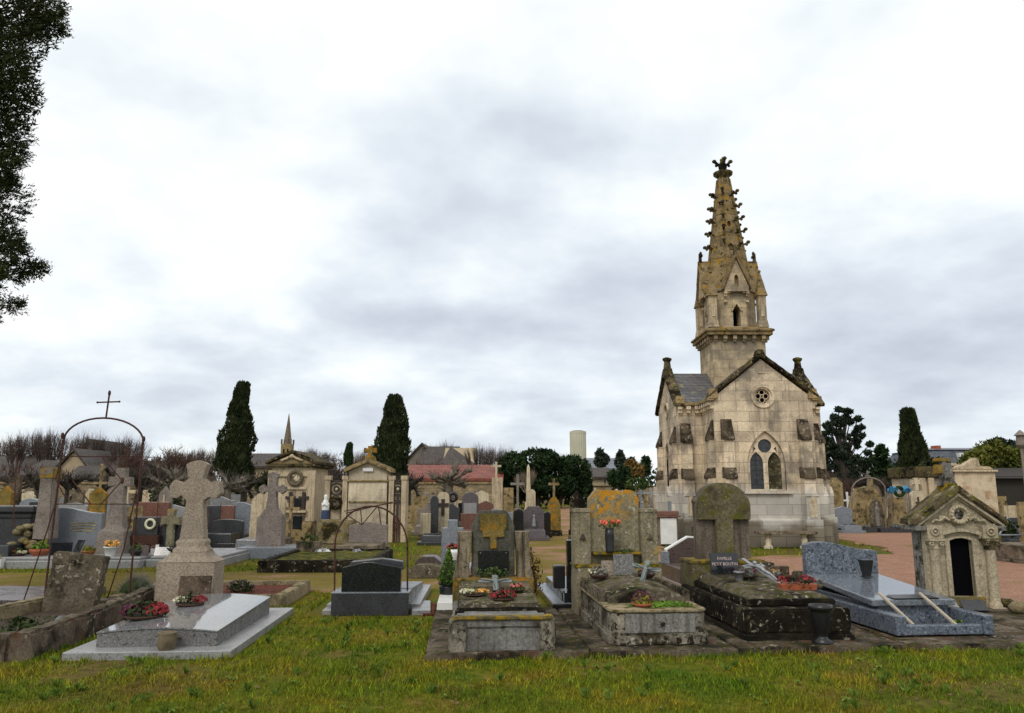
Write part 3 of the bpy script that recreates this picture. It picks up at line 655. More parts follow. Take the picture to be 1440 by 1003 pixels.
# ---------- small things laid on graves ----------
def leaves(mb, c, r, n, s, sz=(1,1,1), shell=.5):
    for _ in range(n):
        d = Vector((rd.gauss(0,1), rd.gauss(0,1), rd.gauss(0,1))).normalized(); k = r*(shell+(1-shell)*rd.random())
        p = Vector((c[0]+d.x*k*sz[0], c[1]+d.y*k*sz[1], c[2]+d.z*k*sz[2]))
        a = Vector((rd.gauss(0,1), rd.gauss(0,1), rd.gauss(0,1))).normalized(); b = a.cross(d).normalized() if abs(a.dot(d)) < .99 else Vector((1,0,0))
        q = s*rd.uniform(.6,1.3); a = a*q; b = b*q*.55
        mb.add([p-b, p+a*.8, p+b, p-a*.5], [(0,1,2,3)])
    mb.open = True; return mb
def blossoms(mb, c, r, n, s, sz=(1,1,.6)):
    for _ in range(n):
        d = Vector((rd.gauss(0,1), rd.gauss(0,1), abs(rd.gauss(0,1)))).normalized(); p = Vector((c[0]+d.x*r*sz[0], c[1]+d.y*r*sz[1], c[2]+d.z*r*sz[2])); q = s*rd.uniform(.7,1.2)
        for k in range(2):
            a = Vector((rd.gauss(0,1), rd.gauss(0,1), rd.gauss(0,1))).normalized(); b = a.cross(Vector((rd.gauss(0,1), rd.gauss(0,1), rd.gauss(0,1)))).normalized()
            mb.add([p+a*q, p+b*q, p-a*q, p-b*q], [(0,1,2,3)])
        mb.ball(p, q*.45, 5, 3)
    mb.open = True; return mb
def planter(loc, label, cat='flowers', cols=(('fred', .6),), r=.16, pot='brown', potk='bowl', leaf='leaf', lsz=.03, h=.1, nb=30, name='flower_pot', sx=1, fs=.02, group=None):
    t = thing(name, label, cat, loc, 0, group); p = MB()
    if potk == 'bowl': p.lathe([(r*.6,0),(r*.95,h*.6),(r,h),(r*.9,h*.98),(r*.85,h*.8)], seg=14)
    elif potk == 'pot': p.lathe([(r*.55,0),(r*.8,h*.85),(r*.88,h*.86),(r*.88,h),(r*.7,h)], seg=12)
    elif potk == 'box': p.box(-r*1.0, r*1.0, -r*.42, r*.42, 0, h, -.01, -.01)
    p.build('pot', M[pot], t)
    if leaf: leaves(MB(), (0,0,h+.01), r*.95, 130, lsz, (sx,.9,.75)).build('leaves', M[leaf], t)
    for i, (c, hh) in enumerate(cols):
        b = MB(); k = len(cols)
        cx = 0 if k == 1 else r*.5*sx*(i/(k-1)*2-1)
        blossoms(b, (cx,0,h+.02), r*(.9 if k == 1 else .6), nb, fs, (sx if k == 1 else 1,.85,hh)).build('blooms', M[c], t)
    return t
def figure(mb, s):                    # little relief body on a crucifix, arms out; origin at the feet
    mb.tube([(0,0,0),(.005*s,-.01*s,.09*s),(0,-.005*s,.17*s)], .011*s, 6, .019*s); mb.tube([(0,0,.16*s),(0,-.01*s,.21*s),(0,0,.27*s)], .02*s, 7, .027*s)
    mb.tube([(.015*s,0,.27*s),(.075*s,0,.30*s),(.14*s,.0,.325*s)], .012*s, 6, .007*s); mb.tube([(-.015*s,0,.27*s),(-.075*s,0,.30*s),(-.14*s,.0,.325*s)], .012*s, 6, .007*s)
    mb.tube([(0,0,.27*s),(.01*s,-.01*s,.30*s)], .009*s, 6); mb.ball((.012*s,-.015*s,.32*s), .022*s, 8, 6, (.9,1,1.2)); return mb
def crucifix(loc, rot, s, label, m='metal', fm='bronze'):
    t = thing('crucifix', label, 'crucifix', loc); t.rotation_euler = [RAD(a) for a in rot]
    c = MB(); c.box(-.028*s, .028*s, 0, .014*s, 0, .52*s); c.box(-.17*s, -.0281*s, .0, .014*s, .33*s, .385*s); c.box(.0281*s, .17*s, .0, .014*s, .33*s, .385*s); c.build('cross', M[m], t, bev=.003)
    f = MB(); figure(f, s); f.v = [(x, y-.012*s, z+.05*s) for x, y, z in f.v]; f.build('figure', M[fm], t); return t
def plaque(loc, w, h, label, m='blk', tilt=-15, rz=4, th=.025, shape=None, txt=None):
    t = thing('plaque', label, 'plaque', loc, rz, None, (tilt, 0)); p = MB()
    pts = {None: [(-w/2,0),(w/2,0),(w/2,h),(-w/2,h)], 'round': [(-w/2,0),(w/2,0),(w/2,h*.75),(w*.3,h),(-w*.3,h),(-w/2,h*.75)], 'book': [(-w/2,0),(0,h*.05),(w/2,0),(w/2,h*.9),(w*.1,h),(0,h*.92),(-w*.1,h),(-w/2,h*.9)]}[shape]
    p.prism(pts, 0, th).build('stone', M[m], t, bev=.003)
    for i, s in enumerate(txt or ()):
        text(s, h*.2, M['letter'], t, (0, -.002, h*(.72-.26*i)), name='lettering', ext=.001)
    return t
def crossshape(w, h, arm, az, flare=0):   # latin cross outline, width w of the shaft, total h, arm half span, arm height az
    a = w/2
    return [(-a,0),(a,0),(a,az-a),(arm,az-a-flare),(arm,az+a+flare),(a,az+a),(a+flare,h),(-a-flare,h),(-a,az+a),(-arm,az+a+flare),(-arm,az-a-flare),(-a,az-a)]
# ---------- concrete slabs along the front row ----------
def rowslab(x0, y0, x1, y1, d, label, z=.065):
    t = single('concrete_slab', MB().slab([(0,0),(x1-x0,y1-y0),(x1-x0-.06*d,y1-y0+d),(-.06*d,d)], -.1, z), M['slabst'], label, 'slab', loc=(x0,y0,0), rgh=.012, cell=.3)
    EX.append([(x0,y0),(x1,y1),(x1-.06*d,y1+d),(x0-.06*d,y0+d)])
rowslab(-.83, 7.69, .75, 7.80, 2.9, 'weathered concrete slab under the tomb with the dark crucifix and red flowers')
rowslab(.765, 7.80, 2.22, 7.92, 2.9, 'weathered concrete slab under the tomb with the grassy planter', .062)
rowslab(2.235, 7.93, 3.98, 8.13, 2.9, 'concrete slab under the black crusted tomb and its black vase', .068)
rowslab(3.995, 8.13, 5.75, 8.27, 2.9, 'concrete slab under the blue grey granite tomb', .064)
rowslab(5.765, 8.26, 7.6, 8.42, 2.6, 'dark concrete slab at the right edge before the small temple tomb', .06)
before = set(bpy.data.objects)
# ---------- tomb 1 ----------
def tomb1():
    t = thing('old_tomb', 'old grey tomb whose orange-lichened headstone bears a small cross over a black plaque', 'tomb', (-.09, 7.98, 0), 4); foot(-.09,7.98,4,-.55,.55,0,2.4)
    b = MB(); b.box(-.49, .49, .03, 2.35, .0, .24); b.box(-.46, .46, 0.02, .42, .24, .32); b.build('base', M['concg'], t, rgh=.012)
    for s in (-1, 1):
        w = MB(); w.slab([(s*.36,-.03),(s*.50,-.03),(s*.53,.12),(s*.51,.5),(s*.36,.5)], .0, .30); w.build('corner_block', M['concf'], t, rgh=.012)
    MB().box(-.50, .50, -.01, .10, .315, .35).build('front_rim', M['moss'], t, rgh=.01)
    MB().box(-.38, .38, .12, .44, .30, .335).build('trough', M['concg'], t, rgh=.006)
    l = MB(); l.add([(-.44,.5,.30),(.44,.5,.30),(.44,1.95,.30),(-.44,1.95,.30),(-.42,.48,.40),(.42,.48,.40),(.42,1.95,.47),(-.42,1.95,.47)], [(3,2,1,0),(4,5,6,7),(0,1,5,4),(1,2,6,5),(2,3,7,6),(3,0,4,7)])
    l.build('ledger', M['oldstone'], t, rgh=.016)
    MB().box(-.47, .47, .44, .50, .26, .365).build('ledger_edge', M['dark'], t, rgh=.014)
    MB().box(-.50, .50, 1.92, 2.42, .0, .50).build('plinth', M['orange'], t, rgh=.018)
    h = MB(); h.prism([(-.27,.48),(.27,.48),(.27,1.12),(.17,1.31),(-.17,1.31),(-.27,1.12)], 2.10, 2.26); h.build('headstone', M['stele1'], t, rgh=.01)
    MB().prism([(-.14,.98),(-.04,.98),(-.04,.84),(.04,.84),(.04,.98),(.14,.98),(.14,1.06),(.17,1.1),(.16,1.27),(-.17,1.27),(-.17,1.06),(-.14,1.06)], 2.07, 2.11).build('relief_cross', M['orange'], t, rgh=.008, cell=.1)
    for s in (-1, 1):
        rg = [[(s*(x-w_), 2.02, z),(s*(x+w_), 2.02, z),(s*(x+w_), 2.30, z),(s*(x-w_), 2.30, z)][::1] for x, w_, z in ((.40,.10,.48),(.385,.085,.6),(.37,.08,.8),(.36,.085,1.0),(.36,.095,1.05))]
        MB().loft(rg).build('pilaster', M['streaky'], t, rgh=.01)
    MB().box(-.19, .19, 2.075, 2.098, .56, .82).build('name_plate', M['blk'], t, 'black glossy name plate', bev=.003)
    for x, z in ((-.16,.79),(.16,.79),(-.16,.59),(.16,.59)): MB().ball((x,2.072,z), .008, 6, 4).build('rosette', M['metal'], t)
    g = leaves(MB(), (0,2.0,.55), .10, 200, .03, (2.4,.5,.9)); g.build('moss_plants', M['leaf'], t)
tomb1()
crucifix((-.17, 9.02, .43), (-76, 0, 4), 1.15, 'dark metal crucifix lying on the ledger behind the red flowers', 'metal', 'bronze')
planter((-.10, 8.68, .40), 'dish of red flowers at the foot of the lying crucifix', cols=(('fred', .5),), r=.12, h=.035, nb=60, fs=.02, sx=1.3, leaf='leafd')
planter((-.42, 8.95, .42), 'flat dish of cream and peach flowers left of the lying crucifix', cols=(('fwhite', .35), ('fyel', .35)), r=.13, h=.02, nb=45, fs=.018, sx=1.2, leaf='leaf', lsz=.02)
planter((.06, 9.15, .44), 'clump of faded pink and green flowers right of the lying crucifix', cols=(('fpink', .5),), r=.09, h=.03, nb=20, fs=.014, leaf='leaf')
# ---------- tomb 2 ----------
def tomb2():
    X, Y = 1.56, 8.46; t = thing('old_tomb', 'old grey tomb with rounded grassy planter and tall yellow-lichened headstone between pillars', 'tomb', (X, Y, 0), 4); foot(X,Y,4,-.6,.6,0,2.4)
    def out(r, hw, y0, y1): return [(-hw,y1)]+[(-hw+r-r*cos(a), y0+r-r*sin(a)) for a in (0,PI/8,PI/4,3*PI/8,PI/2)]+[(hw-r+r*sin(a), y0+r-r*cos(a)) for a in (0,PI/8,PI/4,3*PI/8,PI/2)]+[(hw,y1)]
    b = MB(); b.slab(out(.16,.50,0,2.3), .0, .33); b.build('base', M['concf'], t, rgh=.016)
    MB().box(-.36, .36, -.014, .05, .13, .315).build('front_panel', M['concg'], t, rgh=.006); b = MB(); b.slab(out(.17,.535,-.03,2.3), .0, .13); b.build('foot_band', M['concf'], t, rgh=.022)
    MB().slab(out(.17,.515,-.015,2.25), .325, .352).build('rim', M['kerb'], t, rgh=.008)
    leaves(MB(), (.08,.27,.365), .2, 2600, .022, (1.75,.7,.16), .1).build('planter_grass', M['leafb'], t)
    p = MB()                          # convex ledger
    n = 10; prof = [(-.42+.84*i/n, .40+.09*sin(PI*i/n)) for i in range(n+1)]
    p.loft([[(x, y, z+dz) for x, z in [(-.42,.33),(.42,.33)]+prof[::-1]] for y, dz in ((.52,0),(1.95,.05))]); p.build('ledger', M['oldstone'], t, rgh=.013)
    for s in (-1, 1): MB().box(s*.47-.035, s*.47+.035, .62, 1.95, .34, .47).build('side_wall', M['oldstone'], t, rgh=.012)
    MB().box(-.55, .55, 1.95, 2.45, 0, .60).build('plinth', M['pil2'], t, rgh=.012)
    MB().box(-.56, .56, 1.94, 2.46, .575, .615).build('plinth_edge', M['moss'], t, rgh=.01)
    h = MB(); h.prism([(-.33,.6),(.33,.6),(.33,1.44),(.24,1.55),(-.24,1.55),(-.33,1.44)], 2.2, 2.38); h.build('headstone', M['stele2'], t, rgh=.01)
    for s in (-1, 1):
        p = MB(); p.box(s*.44-.11, s*.44+.11, 2.12, 2.4, .6, 1.28); p.box(s*.44-.12, s*.44+.12, 2.11, 2.41, 1.26, 1.31); po = p.build('pillar', M['pil2'], t, rgh=.008)
        c = MB(); c.add([(s*.44+a, 2.085+.03*b_, z) for a, b_, z in ((-.045,0,.93),(.045,0,.93),(0,0,1.0),(-.045,1,.93),(.045,1,.93),(0,1,1.0))], [(0,1,2),(5,4,3),(0,3,4,1),(1,4,5,2),(2,5,3,0)]); c.build('triangle_relief', M['conc'], po)
        l = MB(); l.box(s*.44-.055, s*.44-.045, 2.105, 2.12, 1.0, 1.2); l.box(s*.44+.045, s*.44+.055, 2.105, 2.12, 1.0, 1.2); l.build('groove_band', M['pil2'], po)
    MB().box(-.31, .31, 2.02, 2.2, .735, .765).build('shelf', M['moss'], t, rgh=.006)
    leaves(MB(), (.12,2.1,.77), .09, 160, .02, (1.7,.6,.35)).build('shelf_moss', M['leaf'], t)
tomb2()
t = thing('vase_of_flowers', 'slim black vase of coral pink flowers on the shelf of the yellow-lichened headstone', 'flowers', (1.30, 10.52, .765), 4)
MB().lathe([(.05,0),(.055,.02),(.05,.04),(.06,.22),(.052,.30),(.04,.3)], seg=12).build('vase', M['black'], t)
leaves(MB(), (0,0,.34), .12, 60, .03, (1.3,.6,.5)).build('leaves', M['leaf'], t)
b = MB(); blossoms(b, (-.07,0,.36), .05, 9, .035); blossoms(b, (.08,0,.37), .05, 9, .035); b.build('blooms', M['fcoral'], t)
plaque((1.44, 10.18, .50), .25, .27, 'blue grey stone plaque leaning upright before the yellow-lichened headstone', 'ggside', -10, 4, .03)
plaque((1.25, 10.24, .50), .17, .19, 'small cream plaque with an oval portrait beside the blue grey plaque', 'pink', -12, 8)
crucifix((1.56, 9.62, .47), (-62, 12, -14), 1.0, 'pale verdigris crucifix leaning on the rounded tomb lid', 'bronze', 'bronze')
planter((1.10, 10.05, .49), 'dark boat-shaped bowl of faded flowers on the rounded tomb', cols=(('fwhite', .3),), r=.12, h=.06, nb=12, pot='brown', sx=1.2, leaf='lav')
planter((1.72, 10.15, .49), 'dark bowl of dried heather right of the blue grey plaque', cols=(('fpink', .3),), r=.11, h=.06, nb=10, pot='brown', leaf='lav')
t = planter((1.42, 8.70, .35), 'terracotta saucer of dried brown heather in the grassy planter', cols=(('fpurp', .9),), r=.12, h=.04, nb=70, pot='terra', leaf='leafy', fs=.012)
# ---------- tomb 3 ----------
def tomb3():
    X, Y = 3.11, 8.72; t = thing('old_tomb', 'black-crusted stone tomb with tall round-topped mossy headstone carved with a broad cross', 'tomb', (X, Y, 0), 4); foot(X,Y,4,-.65,.65,0,2.5)
    MB().box(-.60, .60, -.04, 2.3, 0, .085, .02, .02).build('foot_band', M['dark'], t, rgh=.018)
    MB().box(-.57, .57, 0, 2.3, .08, .325).build('base', M['dark'], t, rgh=.014)
    MB().box(-.49, .49, .17, 2.2, .325, .40, -.01, -.01).build('upper_step', M['dark'], t, rgh=.012)
    l = MB(); l.add([(-.47,.2,.395),(.47,.2,.395),(.47,2.0,.395),(-.47,2.0,.395),(-.40,.26,.44),(.40,.26,.44),(.40,1.98,.50),(-.40,1.98,.50)], [(3,2,1,0),(4,5,6,7),(0,1,5,4),(1,2,6,5),(2,3,7,6),(3,0,4,7)]); l.build('ledger', M['oldstone'], t, rgh=.014)
    MB().box(-.52, .46, 1.98, 2.5, 0, .63).build('pedestal', M['stele3'], t, rgh=.016)
    MB().box(-.53, .47, 1.97, 2.51, .60, .645).build('pedestal_edge', M['moss'], t, rgh=.01)
    a = [(-.36,.63),(.36,.63),(.36,1.38),(.38,1.40),(.34,1.46)]+[(.31*cos(q), 1.46+.19*sin(q)) for q in [PI*i/12 for i in range(0,13)]]+[(-.34,1.46),(-.38,1.40),(-.36,1.38)]
    MB().prism(a, 2.2, 2.38).build('headstone', M['rec3'], t, rgh=.008)
    c = MB(); u = [(-.12,.66),(.12,.66),(.12,1.16),(.365,1.16),(.365,1.38),(.335,1.46)]+[(.30*cos(q), 1.46+.185*sin(q)) for q in [PI*i/12 for i in range(0,13)]]+[(-.335,1.46),(-.365,1.38),(-.365,1.16),(-.12,1.16)]
    c.prism(u, 2.13, 2.21); c.build('relief_cross', M['stele3'], t, rgh=.009)
    leaves(MB(), (-.12,1.98,.52), .07, 160, .03, (2.4,.6,.6)).build('moss_plants', M['leaf'], t)
tomb3()
plaque((2.80, 10.42, .51), .36, .26, 'black marble plaque with pinkish lettering at the foot of the round-topped headstone', 'blk', -8, 5, .03, None, ['FAMILLE', 'PETIT BOUTIN'])
crucifix((3.22, 9.55, .49), (-64, 0, 36), 1.1, 'pale grey crucifix leaning over dried flowers on the black-crusted tomb', 'metal', 'metal')
planter((2.98, 10.12, .49), 'clump of withered dark flowers under the pale grey crucifix', cols=(('fpurp', .5),), r=.15, h=.04, nb=20, leaf='lav', pot='soil')
planter((2.86, 10.02, .47), 'small grey zinc pot before the black marble plaque', cols=(), r=.08, h=.11, pot='metal', potk='pot', leaf=None)
planter((3.36, 10.15, .48), 'yellow and orange flowers between the crucifix and the red heather box', cols=(('fyel', .5),), r=.08, h=.05, nb=14, leaf='lav')
planter((3.34, 9.35, .45), 'brown planter box packed with dark red heather on the black-crusted tomb', cols=(('fred', .6), ('fpurp', .6), ('fred', .6)), r=.19, h=.06, nb=60, pot='terra', potk='box', leaf='leafd', fs=.016)
planter((3.80, 9.9, .40), 'small grey-green succulent pot behind the red heather box', cols=(), r=.07, h=.05, leaf='lav', pot='conc')
single('urn_vase', MB().lathe([(.10,0),(.11,.03),(.06,.05),(.05,.08),(.07,.12),(.10,.30),(.10,.33),(.12,.34),(.12,.38),(.105,.38),(.09,.35)], seg=18), M['black'], 'tall black funerary vase standing on the slab before the black-crusted tomb', 'vase', loc=(3.28, 8.52, .065))
# ---------- tomb 4 ----------
def tomb4():
    X, Y = 4.80, 8.90; t = thing('granite_tomb', 'blue grey granite tomb with wavy-topped headstone and a polished sloping ledger', 'tomb', (X, Y, 0), 5); foot(X,Y,5,-.6,.6,0,2.5)
    B = M['bg']
    for s in (-1, 1): MB().box(s*.49-.06, s*.49+.06, 0, 2.2, .03, .23).build('kerb', B, t, bev=.012)
    MB().box(-.43, .43, .02, .14, .03, .13).build('front_kerb', B, t, bev=.01)
    MB().box(-.425, .425, .16, .6, .03, .06).build('soil', M['soil'], t)
    MB().box(-.425, .425, .56, 2.1, .03, .27).build('tomb_body', B, t, bev=.01)
    p = MB(); p.add([(-.52,.5,.26),(.47,.5,.26),(.47,2.08,.38),(-.52,2.08,.38),(-.52,.5,.33),(.47,.5,.33),(.47,2.08,.45),(-.52,2.08,.45)], [(3,2,1,0),(4,5,6,7),(0,1,5,4),(1,2,6,5),(2,3,7,6),(3,0,4,7)])
    p.build('ledger', M['bg2'], t, bev=.01)
    MB().add([(-.25,.50,.333),(.28,.50,.333),(.28,.68,.347),(-.25,.68,.347),(-.25,.50,.345),(.28,.50,.345),(.24,.70,.36),(-.2,.70,.36)], [(3,2,1,0),(4,5,6,7),(0,1,5,4),(1,2,6,5),(2,3,7,6),(3,0,4,7)]).build('tray', M['black'], t)
    h = [(-.50,.05),(.50,.05),(.50,.74)]+[(.5-i/14, .755+.11*(.5-.5*cos(PI*min(1,max(0,(i/14-.08)/.72))))-(.035*max(0,(i/14-.8)/.2)**2)) for i in range(1,15)]
    MB().prism(h, 2.10, 2.22).build('headstone', B, t, bev=.006)
    leaves(MB(), (.33,.3,.08), .08, 160, .03, (1,1,.8)).build('weeds', M['leafb'], t)['kind'] = 'stuff'
M['bg2'] = granite('polished_blue_grey', (.19,.215,.25), (.09,.10,.12), (.40,.43,.47), 60, .07, .6)
tomb4()
t = thing('grave_vase', 'square black tapered vase standing on the polished blue grey ledger', 'vase', (4.78, 10.72, .44), 5)
MB().loft([[(a*w,b*w,z) for a,b in ((-1,-1),(1,-1),(1,1),(-1,1))] for w,z in ((.055,0),(.055,.015),(.04,.016),(.068,.21),(.072,.22),(.06,.222))]).build('vase', M['black'], t, bev=.004)
for i, (x, l_) in enumerate(((4.50, 'left pale wooden bar propped in the open planter of the granite tomb'), (4.98, 'right pale wooden bar propped in the open planter of the granite tomb'))):
    single('wooden_bar', MB().bar((0,0,0), (-.16,.40,.28), .035, .02), M['stem'], l_, 'bar', 'bars propped in the granite tomb planter', loc=(x,9.02,.12))
for o in set(bpy.data.objects)-before:          # the four tombs stand on the slabs
    if o.parent is None and o.get('category'): k_ = .962 if o.location.x > .6 else .983; o.location = (o.location.x*k_, o.location.y*k_, o.location.z+(0 if o.name == 'urn_vase' else .05 if k_ < .97 else .035))
# ---------- mini temple ----------
def temple():
    X, Y = 6.06, 10.72; t = thing('temple_tomb', 'miniature stone temple tomb with gabled mossy roof, columns and a black doorway', 'tomb', (X, Y, 0), -1); foot(X,Y,2,-.7,.7,-.3,1)
    S = M['temple']
    MB().box(-.53, .55, -.10, .5, -.02, .07).build('step', M['roofst'], t, rgh=.015)
    MB().box(-.48, .48, .06, .30, .05, 1.13).build('body', M['templeside'], t, rgh=.006)
    f = MB(); f.prism([(-.47,.06),(.47,.06),(.47,1.14),(0,1.52),(-.47,1.14)], -.03, .05); fo = f.build('front_wall', S, t)
    dr = [(-.15,.2),(.15,.2),(.15,.93)]+[(.15-.3*i/6, .93+.035*sin(PI*i/6)) for i in range(1,6)]+[(-.15,.93)]
    c = MB(); c.prism(dr, -.2, .045); cut(fo, c)
    MB().prism([(x*1.05,z) for x,z in dr], .03, .049).build('doorway', M['void'], t, 'black empty doorway')
    o = [(x*1.42, .2+(z-.2)*1.03) for x, z in dr]; n = len(dr)
    g = MB(); vs = [(x,-.055,z) for x,z in dr]+[(x,-.055,z) for x,z in o]+[(x,.0,z) for x,z in dr]+[(x,-.028,z) for x,z in o]
    g.add(vs, [q for i in range(1,n) for j in [(i+1)%n] if not (i == n) for q in ((i,j,n+j,n+i),(n+i,n+j,3*n+j,3*n+i),(j,i,2*n+i,2*n+j))]); g.build('door_frame', S, t)
    MB().box(-.24, .24, -.10, .03, .07, .2).build('sill', M['moss'], t, rgh=.008)
    ho = MB(); ho.prism([(-.27,.99),(-.24,.95)]+[(-.24+.48*i/8, 1.0+.045*sin(PI*i/8)) for i in range(9)]+[(.24,.95),(.27,.99)]+[(.27-.54*i/8, 1.04+.05*sin(PI*i/8)) for i in range(9)], -.10, -.03); ho.build('hood_mould', S, t, bev=.006)
    for s in (-1, 1):
        x = s*.37
        c = MB(); c.lathe([(.085,.06),(.085,.10),(.07,.12),(.065,.15),(.062,.45),(.056,.80),(.06,.82)], x, -.07, 14); c.box(x-.09, x+.09, -.16, .0, .03, .07); co = c.build('column', S, t)
        c = MB(); c.lathe([(.06,.81),(.075,.835),(.06,.86),(.085,.90),(.105,.93)], x, -.07, 12); c.box(x-.11, x+.11, -.17, .0, .93, .96)
        for q in (-1, 1): c.torus((x+q*.07,-.15,.895), .022, .012, seg=10, k=5)
        c.build('capital', M['roofst'] if s > 0 else S, co)
        c = MB(); c.box(x-.10, x+.10, -.13, -.02, .96, 1.13); c.build('entablature_block', S, co, bev=.006)
        d = MB(); d.torus((x,-.14,1.05), .048, .014, seg=16); d.ball((x,-.135,1.05), .022, 8, 5); d.build('roundel', S, co)
    # roof
    for s in (-1, 1):
        pts = [(s*.62,1.13),(s*.62,1.20),(0,1.67),(0,1.57)]
        MB().prism(pts if s > 0 else pts[::-1], -.15, .34).build('roof_slab', M['roofst'], t, rgh=.014, cell=.15)
        pts = [(s*.585,1.10),(s*.585,1.145),(0,1.575),(0,1.52)]
        MB().prism(pts if s > 0 else pts[::-1], -.11, .02).build('cornice', S, t, bev=.008)
        MB().box(min(s*.47,s*.61), max(s*.47,s*.61), -.12, .31, 1.06, 1.125).build('eave_mould', M['templeside'], t, bev=.01)
        pts = [(s*.50,1.15),(s*.50,1.17),(0,1.52),(0,1.49)]
        MB().prism(pts if s > 0 else pts[::-1], -.06, -.02).build('tympanum_line', S, t)
        sw = MB(); sw.tube([(s*.13,-.06,1.20),(s*.20,-.07,1.24),(s*.26,-.07,1.19),(s*.33,-.07,1.20),(s*.36,-.06,1.17)], .024, 7, .016); sw.torus((s*.23,-.065,1.22), .03, .012, seg=10, k=5); sw.build('garland', S, t)
    w = MB(); w.torus((0,-.07,1.27), .10, .038, seg=22, k=8); 
    for i in range(16):
        a = 2*PI*i/16; w.ball((.105*cos(a), -.105, 1.27+.105*sin(a)), .026, 6, 4)
    w.build('wreath', M['temple'], t)
    f = MB(); f.prism([(-.055,1.22),(.055,1.22),(.045,1.28),(0,1.31),(-.045,1.28)], -.07, -.03); f.ball((-.012,-.07,1.325), .03, 7, 5); f.build('wreath_relief', M['templeside'], t)
    MB().box(-.10, .10, .0, .3, 1.58, 1.70, .03, .03).build('cross_base', M['moss'], t, rgh=.01)
    c = MB(); c.loft([[(x*w_,y*w_*.7+.15,z) for x,y in ((-1,-1),(1,-1),(1,1),(-1,1))] for w_,z in ((.11,1.66),(.08,1.74),(.062,2.0),(.062,2.05))]); c.build('cross_shaft', M['templeside'], t, rgh=.008, cell=.12)
    MB().box(-.16, -.05, .10, .20, 1.82, 1.95).build('cross_arm', M['orange'], t, 'broken left arm crusted with yellow lichen', rgh=.012, cell=.1)
    MB().box(-.15, .06, .10, .20, 1.99, 2.04).build('cross_cap', M['orange'], t, rgh=.008)
temple()
plaque((5.62, 10.25, .10), .26, .15, 'grey plaque with a sculpted rose lying at the foot of the temple tomb', 'metal', -48, 6)
plaque((5.93, 10.22, .09), .30, .17, 'dark plaque with a carved face lying right of the rose plaque', 'blkm', -48, -6)
planter((5.10, 11.55, .0), 'dark square pot behind the granite tomb, left of the temple tomb', cols=(), r=.13, h=.24, pot='black', potk='pot', leaf='leafd', name='plant_pot', cat='pot')
def rubble(x, y, n, label, s=.1, m='rubble', sp=(.6,.3), h=.1):
    mb = MB()
    for i in range(n):
        q = s*rd.uniform(.5,1.1); b = MB().ball((0,0,0), q, 7, 5, (rd.uniform(.8,1.5),rd.uniform(.8,1.2),rd.uniform(.5,.9)))
        b.v = [tuple(Vector(p)+noise.noise_vector(Vector(p)*9+Vector((i,0,0)))*q*.3) for p in b.v]; mb.merge(b, Matrix.Translation((x+rd.uniform(-1,1)*sp[0], y+rd.uniform(-1,1)*sp[1], q*.4+rd.random()*h)))
    o = mb.build('rubble', M[m]); o['kind'] = 'stuff'; o['label'] = label; o['category'] = 'rubble'
rubble(7.0, 10.3, 26, 'pile of broken mossy stones right of the temple tomb', .11, 'rubble', (.55,.45))
rubble(7.1, 9.7, 10, 'broken slate pieces on the slab at the right edge', .12, 'ggside', (.5,.25), .03)
# ---------- black stele with steps between tomb 1 and 2 ----------
t = thing('granite_tomb', 'black granite tomb with stepped grey sides and upright slab seen edge-on', 'tomb', (.90, 10.62, 0), 4); foot(.90,10.62,4,-.5,.6,0,2.4)
MB().box(-.36, .42, 0, 2.3, 0, .11).build('base', M['blk'], t, bev=.008)
MB().box(-.355, .415, .006, 2.29, .11, .122).build('base_top', M['bgl'], t, bev=.003)
MB().box(-.21, .40, .22, 2.1, .122, .235).build('step', M['blkm'], t, bev=.004); MB().box(-.205, .395, .226, 2.09, .235, .25).build('step_top', M['bgl'], t, bev=.003)
MB().box(-.20, .40, .05, .22, .122, .25).build('front_block', M['blk'], t, bev=.004)
MB().prism([(-.15,.25),(.3,.25),(.3,.95),(-.15,.93)], .08, .20).build('headstone', M['blk'], t, bev=.006)
MB().box(-.28, -.12, .5, .68, .25, .56).build('vase', M['black'], t, bev=.02)
# ---------- generic graves ----------
def wp(px, py, Y): x, z = W(px, py, Y); return x, z
def outline(kind, w, h):
    a = w/2
    if kind == 'rect': return [(-a,0),(a,0),(a,h),(-a,h)]
    if kind == 'round': return rnd(a, 0, h-a*.8, 10, 0, a*.8)
    if kind == 'low_round': return rnd(a, 0, h*.86, 10, 0, h*.14)
    if kind == 'gable': return [(-a,0),(a,0),(a,h*.87),(0,h),(-a,h*.87)]
    if kind == 'gothic': return [(-a,0),(a,0),(a,h*.7),(a*.7,h*.86),(0,h),(-a*.7,h*.86),(-a,h*.7)]
    if kind == 'serp': return serp(a, 0, h*.86, h*.14)
    if kind == 'chamfer': return [(-a,0),(a,0),(a,h*.8),(a*.55,h),(-a*.55,h),(-a,h*.8)]
    if kind == 'shoulder': return [(-a,0),(a,0),(a,h*.82),(a*.45,h*.82),(a*.45,h),(-a*.45,h),(-a*.45,h*.82),(-a,h*.82)]
    if kind == 'taper': return [(-a,0),(a,0),(a*.62,h),(-a*.62,h)]
    return [(-a,0),(a,0),(a,h),(-a,h)]
